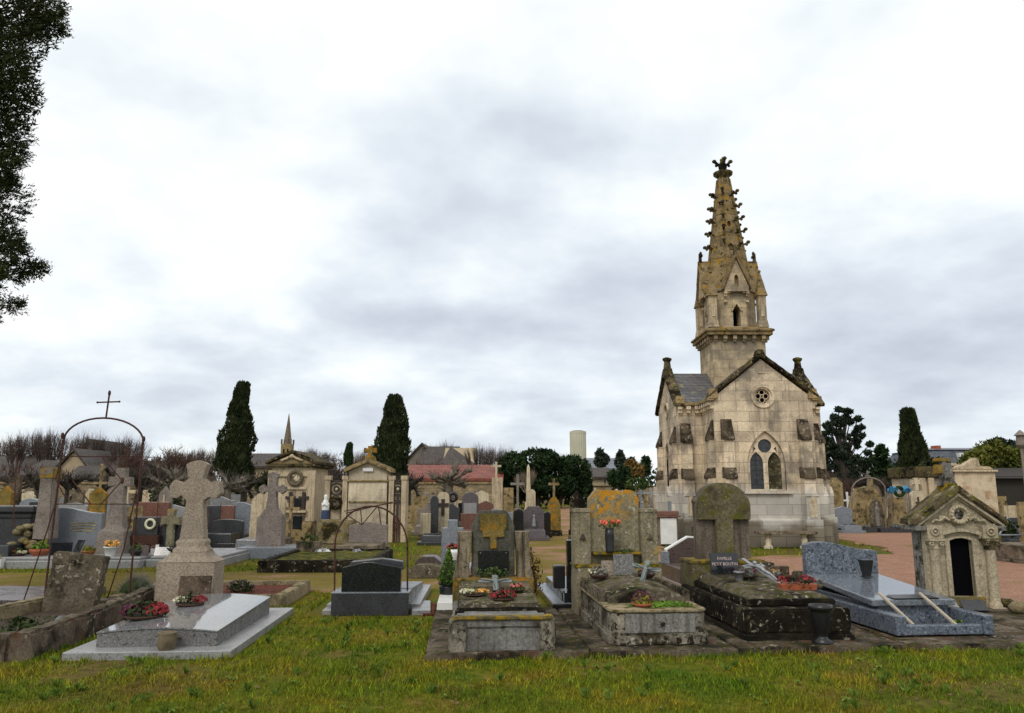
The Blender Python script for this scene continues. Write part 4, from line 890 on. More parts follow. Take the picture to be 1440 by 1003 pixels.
def grave(kind, X, Y, w, h, m, label, L=0, lm=None, rz=0, group=None, cat='grave', d=.14, name='grave', tilt=(0,0), lh=.28, back=False, cm=None, detail=True, rgh=0, pz=0):
    """headstone of a kind on a plinth, with an optional ledger L metres long towards the viewer (or behind it)"""
    t = thing(name, label, cat, (X, Y, 0), rz, group, tilt); m_ = M[m]; lm = M[lm or m]
    if Y < 30: foot(X, Y, rz, -w*.6, w*.6, -L-.1 if not back else -.2, .2 if not back else L+.2)
    kw = dict(rgh=rgh, cell=.2) if rgh else (dict(bev=.01) if Y < 32 else {})
    if kind in ('cross', 'crossped', 'celtic'):
        ph = h*(.42 if kind == 'crossped' else .12); pw = w*(.42 if kind == 'crossped' else .45)
        p = MB(); p.box(-pw*.62, pw*.62, -.22, .22, 0, ph*.16); p.box(-pw*.5, pw*.5, -.18, .18, ph*.16, ph, pw*.06, .02)
        if kind == 'crossped': p.box(-pw*.56, pw*.56, -.2, .2, ph, ph+.06)
        p.build('pedestal', M[cm] if cm else m_, t, **kw)
        b = MB(); sw = max(.07, w*.16)
        b.prism([(x, z+ph+(.055 if kind == 'crossped' else 0)) for x, z in crossshape(sw, h-ph-.06, w/2, (h-ph)*.68, sw*.12)], -sw*.4, sw*.4)
        b.build('cross', m_, t, **kw)
        if kind == 'celtic': MB().torus((0,0,ph+(h-ph)*.68), w*.27, sw*.22, seg=18).build('ring', m_, t)
    elif kind == 'obelisk':
        p = MB(); p.box(-w*.5, w*.5, -w*.45, w*.45, 0, h*.18, .02, .02); p.box(-w*.4, w*.4, -w*.38, w*.38, h*.18, h*.3); p.build('pedestal', m_, t, **kw)
        b = MB(); b.loft([[(x*q,y*q,z) for x,y in ((-1,-1),(1,-1),(1,1),(-1,1))] for q,z in ((w*.28,h*.3),(w*.17,h*.94),(.01,h))]); b.build('shaft', m_, t, **kw)
    elif kind == 'cornice':
        MB().box(-w*.5, w*.5, -.2, .2, 0, h*.3).build('plinth', m_, t, bev=.015)
        MB().box(-w*.46, w*.46, -.15, .15, h*.3, h*.78).build('headstone', m_, t, bev=.01)
        b = MB(); b.box(-w*.48, w*.48, -.18, .18, h*.78, h*.88); b.box(-w*.54, w*.54, -.26, .26, h*.88, h); b.build('cornice', m_, t, bev=.03)
    else:
        ph = min(.2, h*.2)
        MB().box(-w*.5-.05, w*.5+.05, -d*.5-.06, d*.5+.06, pz, pz+ph).build('plinth', lm, t, **kw)
        o = outline(kind, w, h-ph-pz); MB().prism([(x, z+ph+pz) for x, z in o], -d/2, d/2).build('headstone', m_, t, **kw)
        if cm and detail:
            q = MB(); q.prism([(x, z+h*.42) for x, z in crossshape(w*.12, h*.42, w*.2, h*.28)], -d/2-.03, -d/2+.0); q.build('relief_cross', M[cm], t)
    if L:
        s = 1 if back else -1; y0, y1 = sorted((s*.16, s*L)); q = w*.5
        b = MB(); b.box(-q-.12, q+.12, y0, y1, 0, lh*.35); b.build('base', lm, t, **({'bev': .01} if Y < 32 else {}))
        b = MB(); b.box(-q, q, y0+.05, y1-.05, lh*.35-.002, lh, .02, .02); b.build('ledger', lm, t, **({'bev': .012} if Y < 32 else {}))
    return t
def gpx(kind, xl, xr, yt, Y, m, label, **k):
    x0, _ = W(xl, (yt+700)/2, Y); x1, _ = W(xr, (yt+700)/2, Y); _, h = W((xl+xr)/2, yt, Y)
    return grave(kind, (x0+x1)/2, Y, x1-x0, h, m, label, **k)
# ---------- left foreground: kerbed grave, leaning stone, arch ----------
def kerbgrave():
    t = thing('kerbed_grave', 'old sunken grave with thick curved concrete kerb and debris inside', 'grave', (-5.3, 7.8, 0)); foot(-5.3,7.8,0,-1.6,.75,-.3,3.2)
    k = MB(); k.loft([[(x-.11,y,-.05),(x+.13,y,-.05),(x+.10,y,z),(x-.10,y,z)] for x,y,z in ((.62,-.12,.26),(.60,.5,.27),(.50,1.4,.26),(.38,2.4,.27),(.28,3.15,.28))]); k.build('side_kerb', M['slabst'], t, rgh=.028)
    k = MB(); k.box(-1.6, .52, -.14, .05, -.05, .25); k.build('front_kerb', M['slabst'], t, rgh=.025)
    k = MB(); k.loft([[(x-.09,y,-.05),(x+.09,y,-.05),(x+.08,y,z),(x-.08,y,z)] for x,y,z in ((-1.05,0,.22),(-.95,1.5,.22),(-.85,3.0,.22))]); k.build('side_kerb', M['kerb'], t, rgh=.022)
    MB().box(-.85, .3, 2.78, 3.05, 0, .16).build('back_kerb', M['conc'], t, rgh=.02)
    MB().box(-1.0, .5, 0, 2.8, 0, .06).build('bed', M['soil'], t, rgh=.03)
    leaves(MB(), (-.3,1.2,.06), .9, 700, .03, (.8,1.2,.05), .1).build('weeds', M['leaf'], t)['kind'] = 'stuff'
kerbgrave()
single('headstone', MB().prism([(-.33,0),(.33,0),(.33,.78),(-.33,.78)], -.08, .08).box(-.335, -.02, -.095, -.07, .62, .77), M['oldstone'], 'square lichen-blotched headstone leaning sideways under the tall rusty arch', 'headstone', loc=(-5.76, 10.42, .0), rz=3, tilt=(-5, 6), rgh=.012)
single('broken_vase', MB().lathe([(.02,-.22),(.07,-.18),(.09,-.05),(.08,.1),(.05,.2)], seg=12), M['black'], 'fallen black vase lying in the kerbed grave', 'vase', loc=(-4.98, 8.9, .15), rz=25, tilt=(85, 20))
single('bouquet', blossoms(leaves(MB(), (0,0,0), .16, 120, .04, (1.5,.7,.4)), (-.1,0,.05), .05, 8, .03), M['leafd'], 'dark rotting bouquet beside the fallen black vase', 'bouquet', loc=(-5.27, 8.75, .15))
single('stone_slab', MB().box(-1.1, .75, 0, 1.6, 0, .12), M['purp'], 'flat dark ledger slab behind the kerbed grave at the left edge', 'slab', loc=(-7.1, 10.9, 0), rgh=.012)
def arch(name, label, Y, posts, archpts, extra, r, m, knobs=(), cross=None):
    cx, _ = W(posts[0][0][0], posts[0][0][1], Y); t = thing(name, label, 'arch', (cx, Y, 0))
    def L(p, dy=0): x, z = W(p[0], p[1], Y+dy); return (x-cx, dy, max(z, -.02))
    for p in posts: MB().tube([L(q) for q in p], r, 7).build('post', m, t)
    b = MB(); b.tube([L(q) for q in archpts], r, 7); b.build('hoop', m, t)
    for p in extra: MB().tube([L(q[:2], q[2] if len(q) > 2 else 0) for q in p], r*.62, 6).build('brace', m, t)
    for q in knobs: MB().ball(L(q), r*2.3, 8, 6, (.8,.8,1.5)).build('finial', m, t)
    if cross:
        a, b_, c, d = cross; q = MB(); q.tube([L(a), L(b_)], r*.9, 7); q.tube([L(c), L(d)], r*.8, 7); q.ball(L(b_), r*1.9, 8, 6, (.8,.8,1.6)); q.ball(L(c), r*1.2, 6, 4); q.ball(L(d), r*1.2, 6, 4); q.build('cross', m, t)
    return t
def arc(x0, x1, yb, yt, n=18): return [((x0+x1)/2-(x1-x0)/2*cos(PI*i/n), yb-(yb-yt)*sin(PI*i/n)) for i in range(n+1)]
arch('iron_arch', 'tall rusty iron grave arch topped by a thin cross', 10.75, [[(60,862),(89,618)],[(180,858),(201,622)]], [(89,625)]+[(x+.5, y) for x, y in arc(89,201,621,588)]+[(201,626)],
     [[(86,642),(199,642)],[(78,709),(192,709)],[(143,642),(172,676),(142,709)],[(86,648),(78,674),(92,700)],[(102,676),(128,709)]], 0.0135, M['rust'], [(88,613),(202,618),(172,676)], ((149,588),(154,553),(137,566),(168,565)))
arch('iron_arch', 'thin rusty iron frame with leaning stays behind the tall arch', 10.9, [[(27,872),(66,747),(80,700)],[(144,872),(174,772),(192,690)]], [(18,742),(24,640),(25,640)], [[(220,745),(226,640)],[(196,643),(226,643)]], .009, M['rust'])
arch('iron_arch', 'low round rusty iron arch over the black granite tomb', 10.62, [[(470,867),(471,770)],[(573,866),(573,770)]], [(471,775)]+arc(471,573,768,712)+[(573,775)], [[(484,719),(560,706)],[(507,717),(509,738)],[(532,712),(536,738)],[(509,738),(531,712)],[(490,726),(509,738)],[(486,722),(552,706)]], .012, M['rust'])
# ---------- stone cross with its modern granite tomb ----------
def graytomb():
    X, Y = -3.50, 7.78; t = thing('granite_tomb', 'modern grey granite tomb with curved polished top on a wide slab', 'tomb', (X, Y, 0), 3.5); foot(X,Y,3.5,-.85,.85,-.05,2.9)
    MB().box(-.79, .79, -.03, 2.75, -.05, .075).build('slab', M['gglight'], t, bev=.008)
    n = 14
    def sec(y, z0, dz): return [(-.58,y,.075),(.58,y,.075)]+[(.58-1.16*i/n, y, z0+dz*sin(PI*i/n)) for i in range(n+1)]
    MB().loft([sec(.20,.205,.04), sec(2.3,.255,.045)]).build('body', M['ggside'], t, bev=.006)
    def sec2(y, z0, dz): return [(-.585+1.17*i/n, y, z0+dz*sin(PI*i/n)) for i in range(n+1)]+[(.585-1.17*i/n, y, z0+.014+dz*sin(PI*i/n)) for i in range(n+1)]
    MB().loft([sec2(.19,.207,.04), sec2(2.31,.257,.045)]).build('ledger', M['ggpol'], t)
M['ggpol'] = granite('polished_grey_granite', (.26,.265,.275), (.13,.13,.14), (.46,.46,.47), 60, .05, .9)
graytomb()
def bigcross():
    t = thing('stone_cross', 'big coarse beige granite cross with flared arms on a heavy pedestal', 'cross', (-4.36, 10.75, 0), 4); t.scale = (.93, .9, 1); foot(-4.36,10.75,4,-.5,.5,-.4,.5)
    P = M['pink']; f = 1.0
    b = MB(); b.box(-.42, .40, -.16, .34, 0, .65); b.loft([[(x,y,z) for x,y in ((-a,-c),(a-.02,-c),(a-.02,c+.18),(-a,c+.18))] for a,c,z in ((.42,.16,.65),(.29,.12,.73),(.27,.11,.77))]); b.build('pedestal', P, t, rgh=.009)
    b = MB(); b.loft([[(x,y+.09,z) for x,y in ((-a,-a*.6),(a,-a*.6),(a,a*.6),(-a,a*.6))] for a,z in ((.245,.77),(.25,.80),(.22,.83),(.20,.86),(.215,.89),(.21,.92),(.185,.94))]); b.build('moulding', P, t, rgh=.006, cell=.15)
    o = [(-.18,.93),(.18,.93),(.125,1.46),(.20,1.50),(.31,1.49),(.375,1.56),(.345,1.70),(.30,1.735),(.19,1.70),(.105,1.76),(.155,1.95),(.10,1.985),(.0,2.01),(-.10,1.985),(-.155,1.95),(-.105,1.76),(-.19,1.70),(-.32,1.735),(-.375,1.66),(-.35,1.50),(-.25,1.49),(-.19,1.53),(-.115,1.46)]
    MB().prism(o, -.01, .17).build('cross', P, t, rgh=.006)
bigcross()
single('plaque', MB().box(-.20, .20, -.03, .03, 0, .25), M['pinkdark'], 'rough brown stone tablet leaning at the foot of the big beige cross', 'plaque', loc=(-4.12, 10.36, .25), rz=5, tilt=(-8,0), rgh=.006)
planter((-3.92, 8.55, .245), 'big red and purple heather bouquet at the left of the curved granite tomb', 'flowers', (('fpurp', .7), ('fred', .8)), .20, 'brown', 'bowl', 'leafd', .05, .05, 90, sx=1.3, fs=.022)
planter((-3.72, 9.25, .27), 'round dish of red and white flowers nearest the big cross', 'flowers', (('fwhite', .45), ('fred', .6)), .16, 'brown', 'bowl', 'leafd', .03, .05, 50, sx=1.1, fs=.02)
single('grave_pot', MB().lathe([(.07,0),(.085,.03),(.09,.12),(.08,.145),(.09,.16),(.07,.16),(.06,.12)], seg=16), M['pot'], 'small brown stoneware pot in front of the curved granite tomb', 'pot', loc=(-3.36, 7.86, .075))
# gravel bed with kerb
t = thing('kerbed_grave', 'sandy stone kerb round a bed of red chippings right of the big cross', 'grave', (-4.3, 10.95, 0), 3); foot(-4.3,10.95,3,-1.3,1.3,0,2)
for a in ((-1.25,1.15,0,.16),(-1.25,1.15,1.72,1.88),(1.0,1.16,.16,1.72),(-1.25,-1.1,.16,1.72)): MB().box(a[0], a[1], a[2]+.001, a[3], -.03, .17).build('kerb', M['kerb'], t, rgh=.014)
MB().box(-1.12, 1.02, .14, 1.74, 0, .11).build('chippings', M['chip'], t, rgh=.02)
b = thing('lavender_bush', 'grey wiry lavender bush left of the big cross pedestal', 'bush', (-5.40, 11.45, .05)); q = MB()
for _ in range(1600):
    a = rd.uniform(0, 2*PI); e = rd.uniform(.1, 1.5); r = rd.uniform(.3,.43); d = Vector((cos(a)*cos(e), sin(a)*cos(e), sin(e)*1.1)); p = d*r; s = d.cross(Vector((rd.random(), rd.random(), rd.random()))).normalized()*.006
    q.add([d*.05-s, d*.05+s, p+s*.6+Vector((rd.uniform(-.05,.05),0,rd.uniform(-.06,.02)))], [(0,1,2)])
q.open = True; q.build('stems', M['lav'], b); MB().ball((0,0,.12), .2, 10, 6, (1.1,1,.9)).build('core', M['leafd'], b)
b = thing('heather_plant', 'dark low heather clump on the red chippings right of the big cross', 'plant', (-4.05, 11.9, .1)); leaves(MB(), (0,0,.05), .18, 400, .03, (1.2,1,.7)).build('leaves', M['leafd'], b); blossoms(MB(), (0,0,.06), .17, 60, .015, (1.2,1,.7)).build('blooms', M['purp'], b)
# ---------- black tomb under the low arch ----------
t = thing('granite_tomb', 'black granite tomb seen from behind its low gabled headstone', 'tomb', (-1.84, 10.36, 0), 2); foot(-1.84,10.36,2,-.85,.95,-.2,2.7)
MB().box(-.50, .50, 0, .34, 0, .28).build('plinth', M['blkm'], t, bev=.004)
MB().box(-.505, .505, -.005, .36, .28, .292).build('plinth_top', M['bgl'], t, bev=.002)
MB().prism([(-.385,.292),(.385,.292),(.385,.60),(.2,.63),(.0,.665),(-.12,.66),(-.385,.60)], .06, .18).build('headstone', M['blk'], t, bev=.004)
MB().prism([(-.34,.55),(.40,.55),(.38,.66),(.1,.70),(-.30,.66)], .25, .40).build('rear_block', M['blkm'], t, bev=.01)
MB().box(-.62, .62, .34, 2.5, 0, .10).build('base', M['gglight'], t, bev=.006)
MB().add([(-.5,.37,.10),(.5,.37,.10),(.5,2.4,.10),(-.5,2.4,.10),(-.5,.37,.30),(.5,.37,.30),(.5,2.4,.16),(-.5,2.4,.16)], [(3,2,1,0),(4,5,6,7),(0,1,5,4),(1,2,6,5),(2,3,7,6),(3,0,4,7)]).build('ledger', M['bgl'], t, bev=.006)
for s, l_ in ((-1, 'pale granite strip lying left of the black tomb under the low arch'), (1, 'pale granite strip lying right of the black tomb under the low arch')):
    w = .12 if s < 0 else .24
    single('granite_strip', MB().box(-w/2, w/2, 0, .92 if s > 0 else 1.6, 0, .06), M['gglight'], l_, 'slab', loc=(-1.84+s*(.57 if s < 0 else .66), 10.42, 0), rz=3 if s < 0 else 6, bev=.004)
t = thing('small_grave', 'small low white marble grave beside the little thuja', 'grave', (-.86, 10.4, 0), 3); foot(-.86,10.4,3,-.2,.2,0,.9)
MB().box(-.12, .12, .02, .8, .05, .16, 0.01, .01).build('ledger', M['white'], t, bev=.006); MB().box(-.10, .11, .05, .75, 0, .05).build('base', M['stem'], t)
single('chipping_strip', MB().box(-.07, .07, 0, 1.0, 0, .02), M['chip'], 'narrow strip of red chippings between the pale slab and the white grave', 'chippings', loc=(-1.08, 10.35, .008), rz=4)
b = thing('thuja_bush', 'small bright green conical thuja in a dark pot beside the white grave', 'bush', (-.90, 11.25, 0)); b.scale = (.85,.85,.84)
MB().lathe([(.11,0),(.15,.3),(.16,.32),(.14,.32)], seg=14).build('pot', M['black'], b)
leaves(MB(), (0,0,.42), .18, 900, .028, (1,1,1), .4).build('lower_leaves', M['leafd'], b)
q = MB()
for _ in range(1400):
    z = rd.random()**1.4; r = .165*(1-z)**.8*rd.uniform(.6,1.08); a = rd.uniform(0, 2*PI); leaves(q, (r*cos(a), r*sin(a), .42+.52*z), .012, 1, .026, (1,1,2))
q.open = True; q.build('leaves', M['leafb'], b); MB().lathe([(.12,.35),(.14,.5),(.08,.72),(.01,.88)], seg=10).build('core', M['leafd'], b)
# ---------- middle distance, left of the path ----------
for x0, x1, yt, l_ in ((-13, -8.8, 16.4, 'pale grey kerb platform under the black moulded monument'), (-8.77, -7.75, 16.5, 'pale granite platform under the blue grey wavy headstone'), (-7.72, -6.2, 16.7, 'pale granite platform carrying the flower pots and lichened cross')):
    single('kerb_platform', MB().box(x0, x1, yt, yt+2.6, -.02, .16).box(x0+.04, x1-.04, yt+.12, yt+2.5, .16, .22), M['gglight'], l_, 'slab', bev=.02); EX.append([(x0,yt),(x1,yt),(x1,yt+2.6),(x0,yt+2.6)])
gpx('cornice', -30, 54, 711, 17.6, 'blkm', 'polished black monument with a thick moulded cornice at the left edge', L=1.0, lm='blkm', lh=.45, rz=2)
gpx('serp', 75, 147, 714, 17.9, 'bgl', 'wide blue grey granite headstone with wavy top and faint gilt lines', L=0, rz=2, lm='bgl', pz=.15)
hs = [o for o in bpy.data.objects if o.get('label','').startswith('wide blue grey granite headstone')][0]
for i, (w, z) in enumerate(((.42,.86),(.36,.80),(.40,.74),(.30,.68))):
    k_ = MB()
    for j in range(int(w/.045)): k_.box(-.1-w/2+j*.045+.2, -.1-w/2+j*.045+.228+.2, -.078, -.068, z, z+.022)
    k_.build('inscription', M['gold'], hs)
rk = MB()
for i in range(46):
    z = rd.uniform(0,.62); hw = .42*(1-z*.75); b = MB().ball((0,0,0), rd.uniform(.07,.12), 7, 5, (1.2,1,.8)); rk.merge(b, Matrix.Translation((rd.uniform(-hw,hw), rd.uniform(-.18,.1)*1.2, z)))
t = thing('rockery_monument', 'leaning pale stone trunk with yellow lichen rising from a mound of rocks', 'monument', (-10.6, 17.4, .2)); rk.build('rockery', M['rubble'], t)
x, z = wp(72, 658, 17.4); x0, _ = wp(66, 735, 17.4)
MB().loft([[(a*q+xx+10.6, b_*q, zz) for a,b_ in ((-1,-1),(1,-1),(1,1),(-1,1))] for q,xx,zz in ((.19,x0,.35),(.15,(x+x0)/2,1.1),(.14,x,z-.5),(.17,x,z-.22))]).build('trunk', M['greycross'], t, rgh=.015)
MB().box(x+10.6-.16, x+10.6+.17, -.16, .16, z-.45, z-.2).build('cap', M['orange'], t, rgh=.02); t.location.x = t.location.x
def stele4():
    Y = 17.6; x0, _ = wp(160, 770, Y); x1, z1 = wp(163, 655, Y); t = thing('stone_cross', 'tall tapering grey stone pillar with worn stubby cross arms', 'cross', (x0, Y, .15))
    b = MB(); b.loft([[(a*w+dx, b_*w*.6, z) for a,b_ in ((-1,-1),(1,-1),(1,1),(-1,1))] for w,z,dx in ((.34,0,0),(.30,.55,0),(.20,.62,.02),(.13,1.3,.03),(.12,z1-.2,.05))]); b.build('shaft', M['greycross'], t, rgh=.012)
    MB().box(-.22, .30, -.08, .08, z1-.62, z1-.40).build('arm', M['greycross'], t, rgh=.015)
stele4()
gpx('crossped', 250-23, 266, 650, 26, 'greycross', 'worn pale cross above dark shrubs right of the tall arch') if 0 else None
t = gpx('rect', 191, 226, 727, 17.8, 'blkm', 'dark square headstone on a rust-red iron stand', lm='rust', pz=.4); MB().torus((.12,-.1,.85), .10, .03, seg=16).build('wreath', M['fwhite'], t)
MB().tube([(.1,-.05,.15),(.1,-.05,.5)], .05, 8).build('stand', M['rust'], t)
t = gpx('low_round', 229, 263, 735, 17.9, 'blkm', 'lichen-yellow cross standing against a dark rounded stone', lm='conc', d=.12)
x, z = W(247, 716, 17.8); b = MB(); b.prism(crossshape(.15, z-.3, .22, .62, .02), -.2, -.07); b.v = [(x_, y_, z_+.3) for x_, y_, z_ in b.v]; b.build('lichen_cross', M['stele2'], t, rgh=.01)
planter((-10.15, 17.0, .22), 'terracotta bowl with a bright green plant beside the rock mound', 'plant', (), .20, 'terra', 'bowl', 'leafb', .06, .14, name='potted_plant')
planter((-10.55, 16.9, .22), 'red and white flowers left of the terracotta bowl', cols=(('fred', .5), ('fwhite', .3)), r=.16, h=.05, nb=25, fs=.03)
planter((-10.65, 16.35, .0), 'white square pot with a yellow-leaved plant standing before the pale kerb', 'plant', (), .15, 'white', 'box', 'leafy', .03, .2, name='potted_plant')
planter((-9.05, 16.9, .22), 'yellow green conical thuja behind the square leaning headstone', 'plant', (), .16, 'terra', 'pot', 'leafy', .05, .1, name='potted_plant')
planter((-8.55, 16.85, .22), 'orange and yellow flowers in a white pot', cols=(('fyel', .6),), r=.17, h=.2, nb=30, fs=.05, pot='white', potk='pot')
planter((-8.05, 17.0, .22), 'blue green plant in a dark pot before the rusty stand', 'plant', (), .18, 'black', 'bowl', 'leaf', .05, .12, name='potted_plant')
planter((-7.3, 17.2, .22), 'black oval bowl before the lichen-yellow cross', 'plant', (), .22, 'black', 'bowl', 'leafd', .03, .16, name='potted_plant')
plaque((-9.75, 17.1, .22), .42, .28, 'black plaque leaning right of the terracotta bowl', 'blk', -22, 25); plaque((-9.45, 17.1, .22), .22, .34, 'narrow black plaque with pale edge leaning against the wavy headstone', 'blk', -22, -30)
plaque((-7.85, 16.9, .22), .16, .22, 'small brown plaque before the rusty stand', 'brng', -12); plaque((-7.5, 16.95, .22), .34, .2, 'low black plaque right of the brown plaque', 'blk', -30)
gpx('rect', 196, 240, 706, 22.5, 'redg', 'rust-red granite headstone beyond the dark square headstone', L=1.2); gpx('gothic', 223, 243, 684, 25, 'greycross', 'pale pointed stele above the rust-red granite headstone', cm='cream')
gpx('gable', 127, 151, 685, 25, 'orange', 'yellow-lichened block seen through the tall arch', cm=None); gpx('cross', 132, 152, 650, 27, 'beigeo', 'limestone cross seen through the tall arch')
gpx('taper', 10, 33, 668, 23, 'pinkdark', 'brown tapering stele behind the black monument'); gpx('gable', 0, 19, 683, 22, 'orange', 'stele with an orange lichen patch at the left edge')
gpx('low_round', 30, 60, 701, 20.5, 'bgl', 'pale blue grey headstone behind the black cornice monument', L=1.5); gpx('rect', 44, 62, 706, 19.6, 'blk', 'small black headstone left of the leaning trunk')
gpx('serp', 158, 185, 700, 21.5, 'bgl', 'light granite headstone right of the tall grey pillar', L=1.2); gpx('rect', 170, 200, 712, 20, 'beigeo', 'stone built of stacked courses right of the tall grey pillar')
# cross on pedestal and neighbours
def greycross():
    Y = 19.4; x, z = W(386, 655, Y); t = thing('stone_cross', 'smooth grey cross on a tall tapering pedestal over a blue slab', 'cross', (x, Y, 0), 3); foot(x,Y,3,-.8,.9,-.8,.5)
    MB().box(-.62, .78, -.7, .5, 0, .26).build('base', M['bgl'], t, bev=.01)
    MB().loft([[(a*w, b_*w*.7, z_) for a,b_ in ((-1,-1),(1,-1),(1,1),(-1,1))] for w,z_ in ((.31,.26),(.30,.95))]).build('pedestal', M['greycross'], t, rgh=.006)
    o = [(-.29,.99),(.29,.99),(.14,1.16),(.105,1.42),(.10,1.56),(.20,1.55),(.22,1.50),(.33,1.58),(.33,1.68),(.22,1.75),(.20,1.70),(.10,1.70),(.10,1.90),(.14,1.92),(.12,2.0),(.0,2.05)]
    o = o+[(-a, b_) for a, b_ in o[::-1] if a > 0]; o = o[:-1] if o[-1] == o[0] else o
    MB().prism([(-.29,.95),(.29,.95)]+[p for p in o[1:]], -.1, .1).build('cross', M['greycross'], t, rgh=.006)
greycross()
gpx('serp', 330, 366, 706, 25, 'bgl', 'blue grey wavy headstone left of the smooth grey cross', L=1.8, lm='blkm'); gpx('serp', 297, 331, 697, 28, 'gg', 'grey headstone behind the red stone right of the big cross', L=1.6)
gpx('rect', 311, 331, 711, 24.5, 'redg', 'orange red granite headstone right of the big cross', L=1.4); gpx('rect', 296, 311, 711, 23.2, 'blkm', 'dark upright slab touching the big cross shaft')
gpx('low_round', 300, 344, 730, 23, 'blkm', 'low black heaped tomb right of the big cross shaft', L=1.0, lh=.4); single('iron_post', MB().tube([(0,0,0),(0,0,.75)], .05, 8).ball((0,0,.75), .08), M['rust'], 'short rusty iron post in the grass right of the big cross', 'post', loc=(-7.2,18.5,0))
b = thing('yew_bush', 'black clipped yew behind the left arm of the big cross', 'bush', (-12.4, 28, 0)); leaves(MB(), (0,0,.95), .8, 1500, .09, (.75,.75,1.15), .75).build('leaves', M['cyp'], b); MB().ball((0,0,.95), .7, 10, 8, (.75,.75,1.2)).build('core', M['bark'], b)
# box hedge pots and grass bed
t = thing('kerbed_grave', 'grassy bed in a dark stone kerb before the pale gabled headstone', 'grave', (-3.85, 15.6, 0), 2); foot(-3.85,15.6,2,-1.3,1.3,-.1,3.0)
for a in ((-1.15,1.15,0,.18),(-1.15,1.15,2.9,3.05),(-1.15,-.97,.18,2.9),(.97,1.15,.18,2.9)): MB().box(a[0], a[1], a[2]+.001, a[3], -.02, .24).build('kerb', M['dark'], t, rgh=.02)
MB().box(-1.0,1.0,.15,2.93,0,.2).build('bed', M['bedg'], t, rgh=.03)
gpx('gable', 493, 546, 734, 20.6, 'greycross', 'pale sandy headstone with a low gable behind the rusty arch', L=1.6, lm='conc', d=.2)
for x_, l_ in ((447, 'white dove ornament on the grassy bed'), (458, 'white stone flower ornament on the grassy bed'), (500, 'grey metal cross ornament lying on the grassy bed')):
    X, _ = W(x_, 775, 18.2); o = single('ornament', leaves(MB().ball((0,0,.08), .08, 8, 6, (1.2,.8,1)), (0,0,.1), .1, 14, .08, (1.4,.6,.8)), M['white'] if x_ < 490 else M['metal'], l_, 'ornament', loc=(X, 18.3, .1))
planter((-4.75, 18.5, .0), 'trimmed flat-topped box plant in a square stone pot left of the grassy bed', 'plant', (), .26, 'conc', 'box', 'leaf', .05, .42, name='potted_plant')
planter((-5.75, 19.2, .0), 'pink flowers at the foot of the wreathed mausoleum', cols=(('fpink', .5),), r=.2, h=.15, nb=24, fs=.04)
gpx('rect', 450, 500, 731, 21.5, 'rubble', 'rough flint rubble wall right of the wreathed mausoleum', d=.5, name='rubble_wall', cat='wall', lm='rubble', rgh=.03)
for x0, x1, yt, Y, m_, l_ in ((583,620,783,15.2,'brng','brown rounded low slab left of the stone with stepped top'),(575,622,795,14.6,'oldstone','flat lichened slab in front of the brown rounded slab')):
    a, _ = W(x0, 790, Y); b_, _ = W(x1, 790, Y); _, h = W(x0, yt, Y)
    single('low_tomb', MB().prism([(-(b_-a)/2,0),((b_-a)/2,0),((b_-a)/2,h*.7),((b_-a)/4,h),(-(b_-a)/4,h),(-(b_-a)/2,h*.7)], 0, .5), M[m_], l_, 'tomb', loc=((a+b_)/2, Y, 0), rgh=.012)
gpx('shoulder', 622, 652, 731, 15.3, 'bgl', 'blue grey headstone with stepped top behind the orange-lichened cross stone', L=1.5, back=True, lm='gglight', d=.16)
planter((-1.12, 15.0, .3), 'red flowers on the pale slab left of the orange-lichened headstone', cols=(('fred', .6),), r=.12, h=.2, nb=14, fs=.04, pot='white')
# ---------- between tombs ----------
t = thing('marble_tomb', 'brown marble tomb with a white-edged pentagonal headstone beyond the rounded grassy tomb', 'tomb', (2.95, 13.25, 0), 4); foot(2.95,13.25,4,-.6,.6,-1.8,.3)
MB().box(-.50, .50, -1.75, .2, 0, .20).build('base', M['pinkg'], t, bev=.01); MB().box(-.47, .45, -1.1, .18, .20, .42).build('ledger', M['brng'], t, bev=.012)
pt = [(-.34,.42),(.36,.42),(.42,.50),(.26,.80),(-.02,.82),(-.38,.62)]
MB().prism(pt, -.10, .0).build('headstone', M['brng'], t, bev=.004); c_ = [(sum(p[0] for p in pt)/6, sum(p[1] for p in pt)/6)]
MB().prism([(x_*1.07, .42+(z_-.42)*1.06) for x_, z_ in pt], -.085, .03).build('edging', M['white'], t, bev=.004)
MB().box(-.50, -.38, -.2, -.1, .42, .60).build('side_panel', M['bgl'], t)
gpx('rect', 972, 993, 739, 16.8, 'blkm', 'narrow black upright stele left of the tall mossy headstone', L=0, lm='gg', d=.1)
gpx('chamfer', 946, 961, 768, 16.5, 'blkm', 'tiny dark stone on a flat slab before the chapel', L=.5, lm='gg', lh=.12)
gpx('rect', 1084, 1105, 796, 13.9, 'pinkdark', 'small brown weathered stone behind the red heather box'); gpx('low_round', 1060, 1085, 790, 14.6, 'oldstone', 'squat lichened stone right of the tall mossy headstone', L=.8, back=True)
gpx('taper', 1108, 1137, 803, 13.6, 'oldstone', 'dark tapering stone left of the wavy blue grey headstone', rgh=.012)
planter((4.1, 11.6, .1), 'pale dried flowers between the black tomb and the granite headstone', cols=(('fwhite', .4), ('fyel', .4)), r=.15, h=.1, nb=12, leaf='lav', fs=.03)
planter((5.28, 12.6, .0), 'dark green square tub behind the wavy granite headstone', 'pot', (), .16, 'black', 'pot', 'leafd', .03, .2, name='plant_pot')
b = thing('shrub', 'bare brown shrub beside the orange-lichened cross headstone', 'shrub', (.28, 10.6, 0)); leaves(MB(), (0,0,.45), .2, 260, .04, (.7,.7,2.0), .2).build('leaves', M['autumn'], b); MB().tube([(0,0,0),(.02,0,.5),(-.03,0,.85)], .012, 5).build('stem', M['bark'], b)
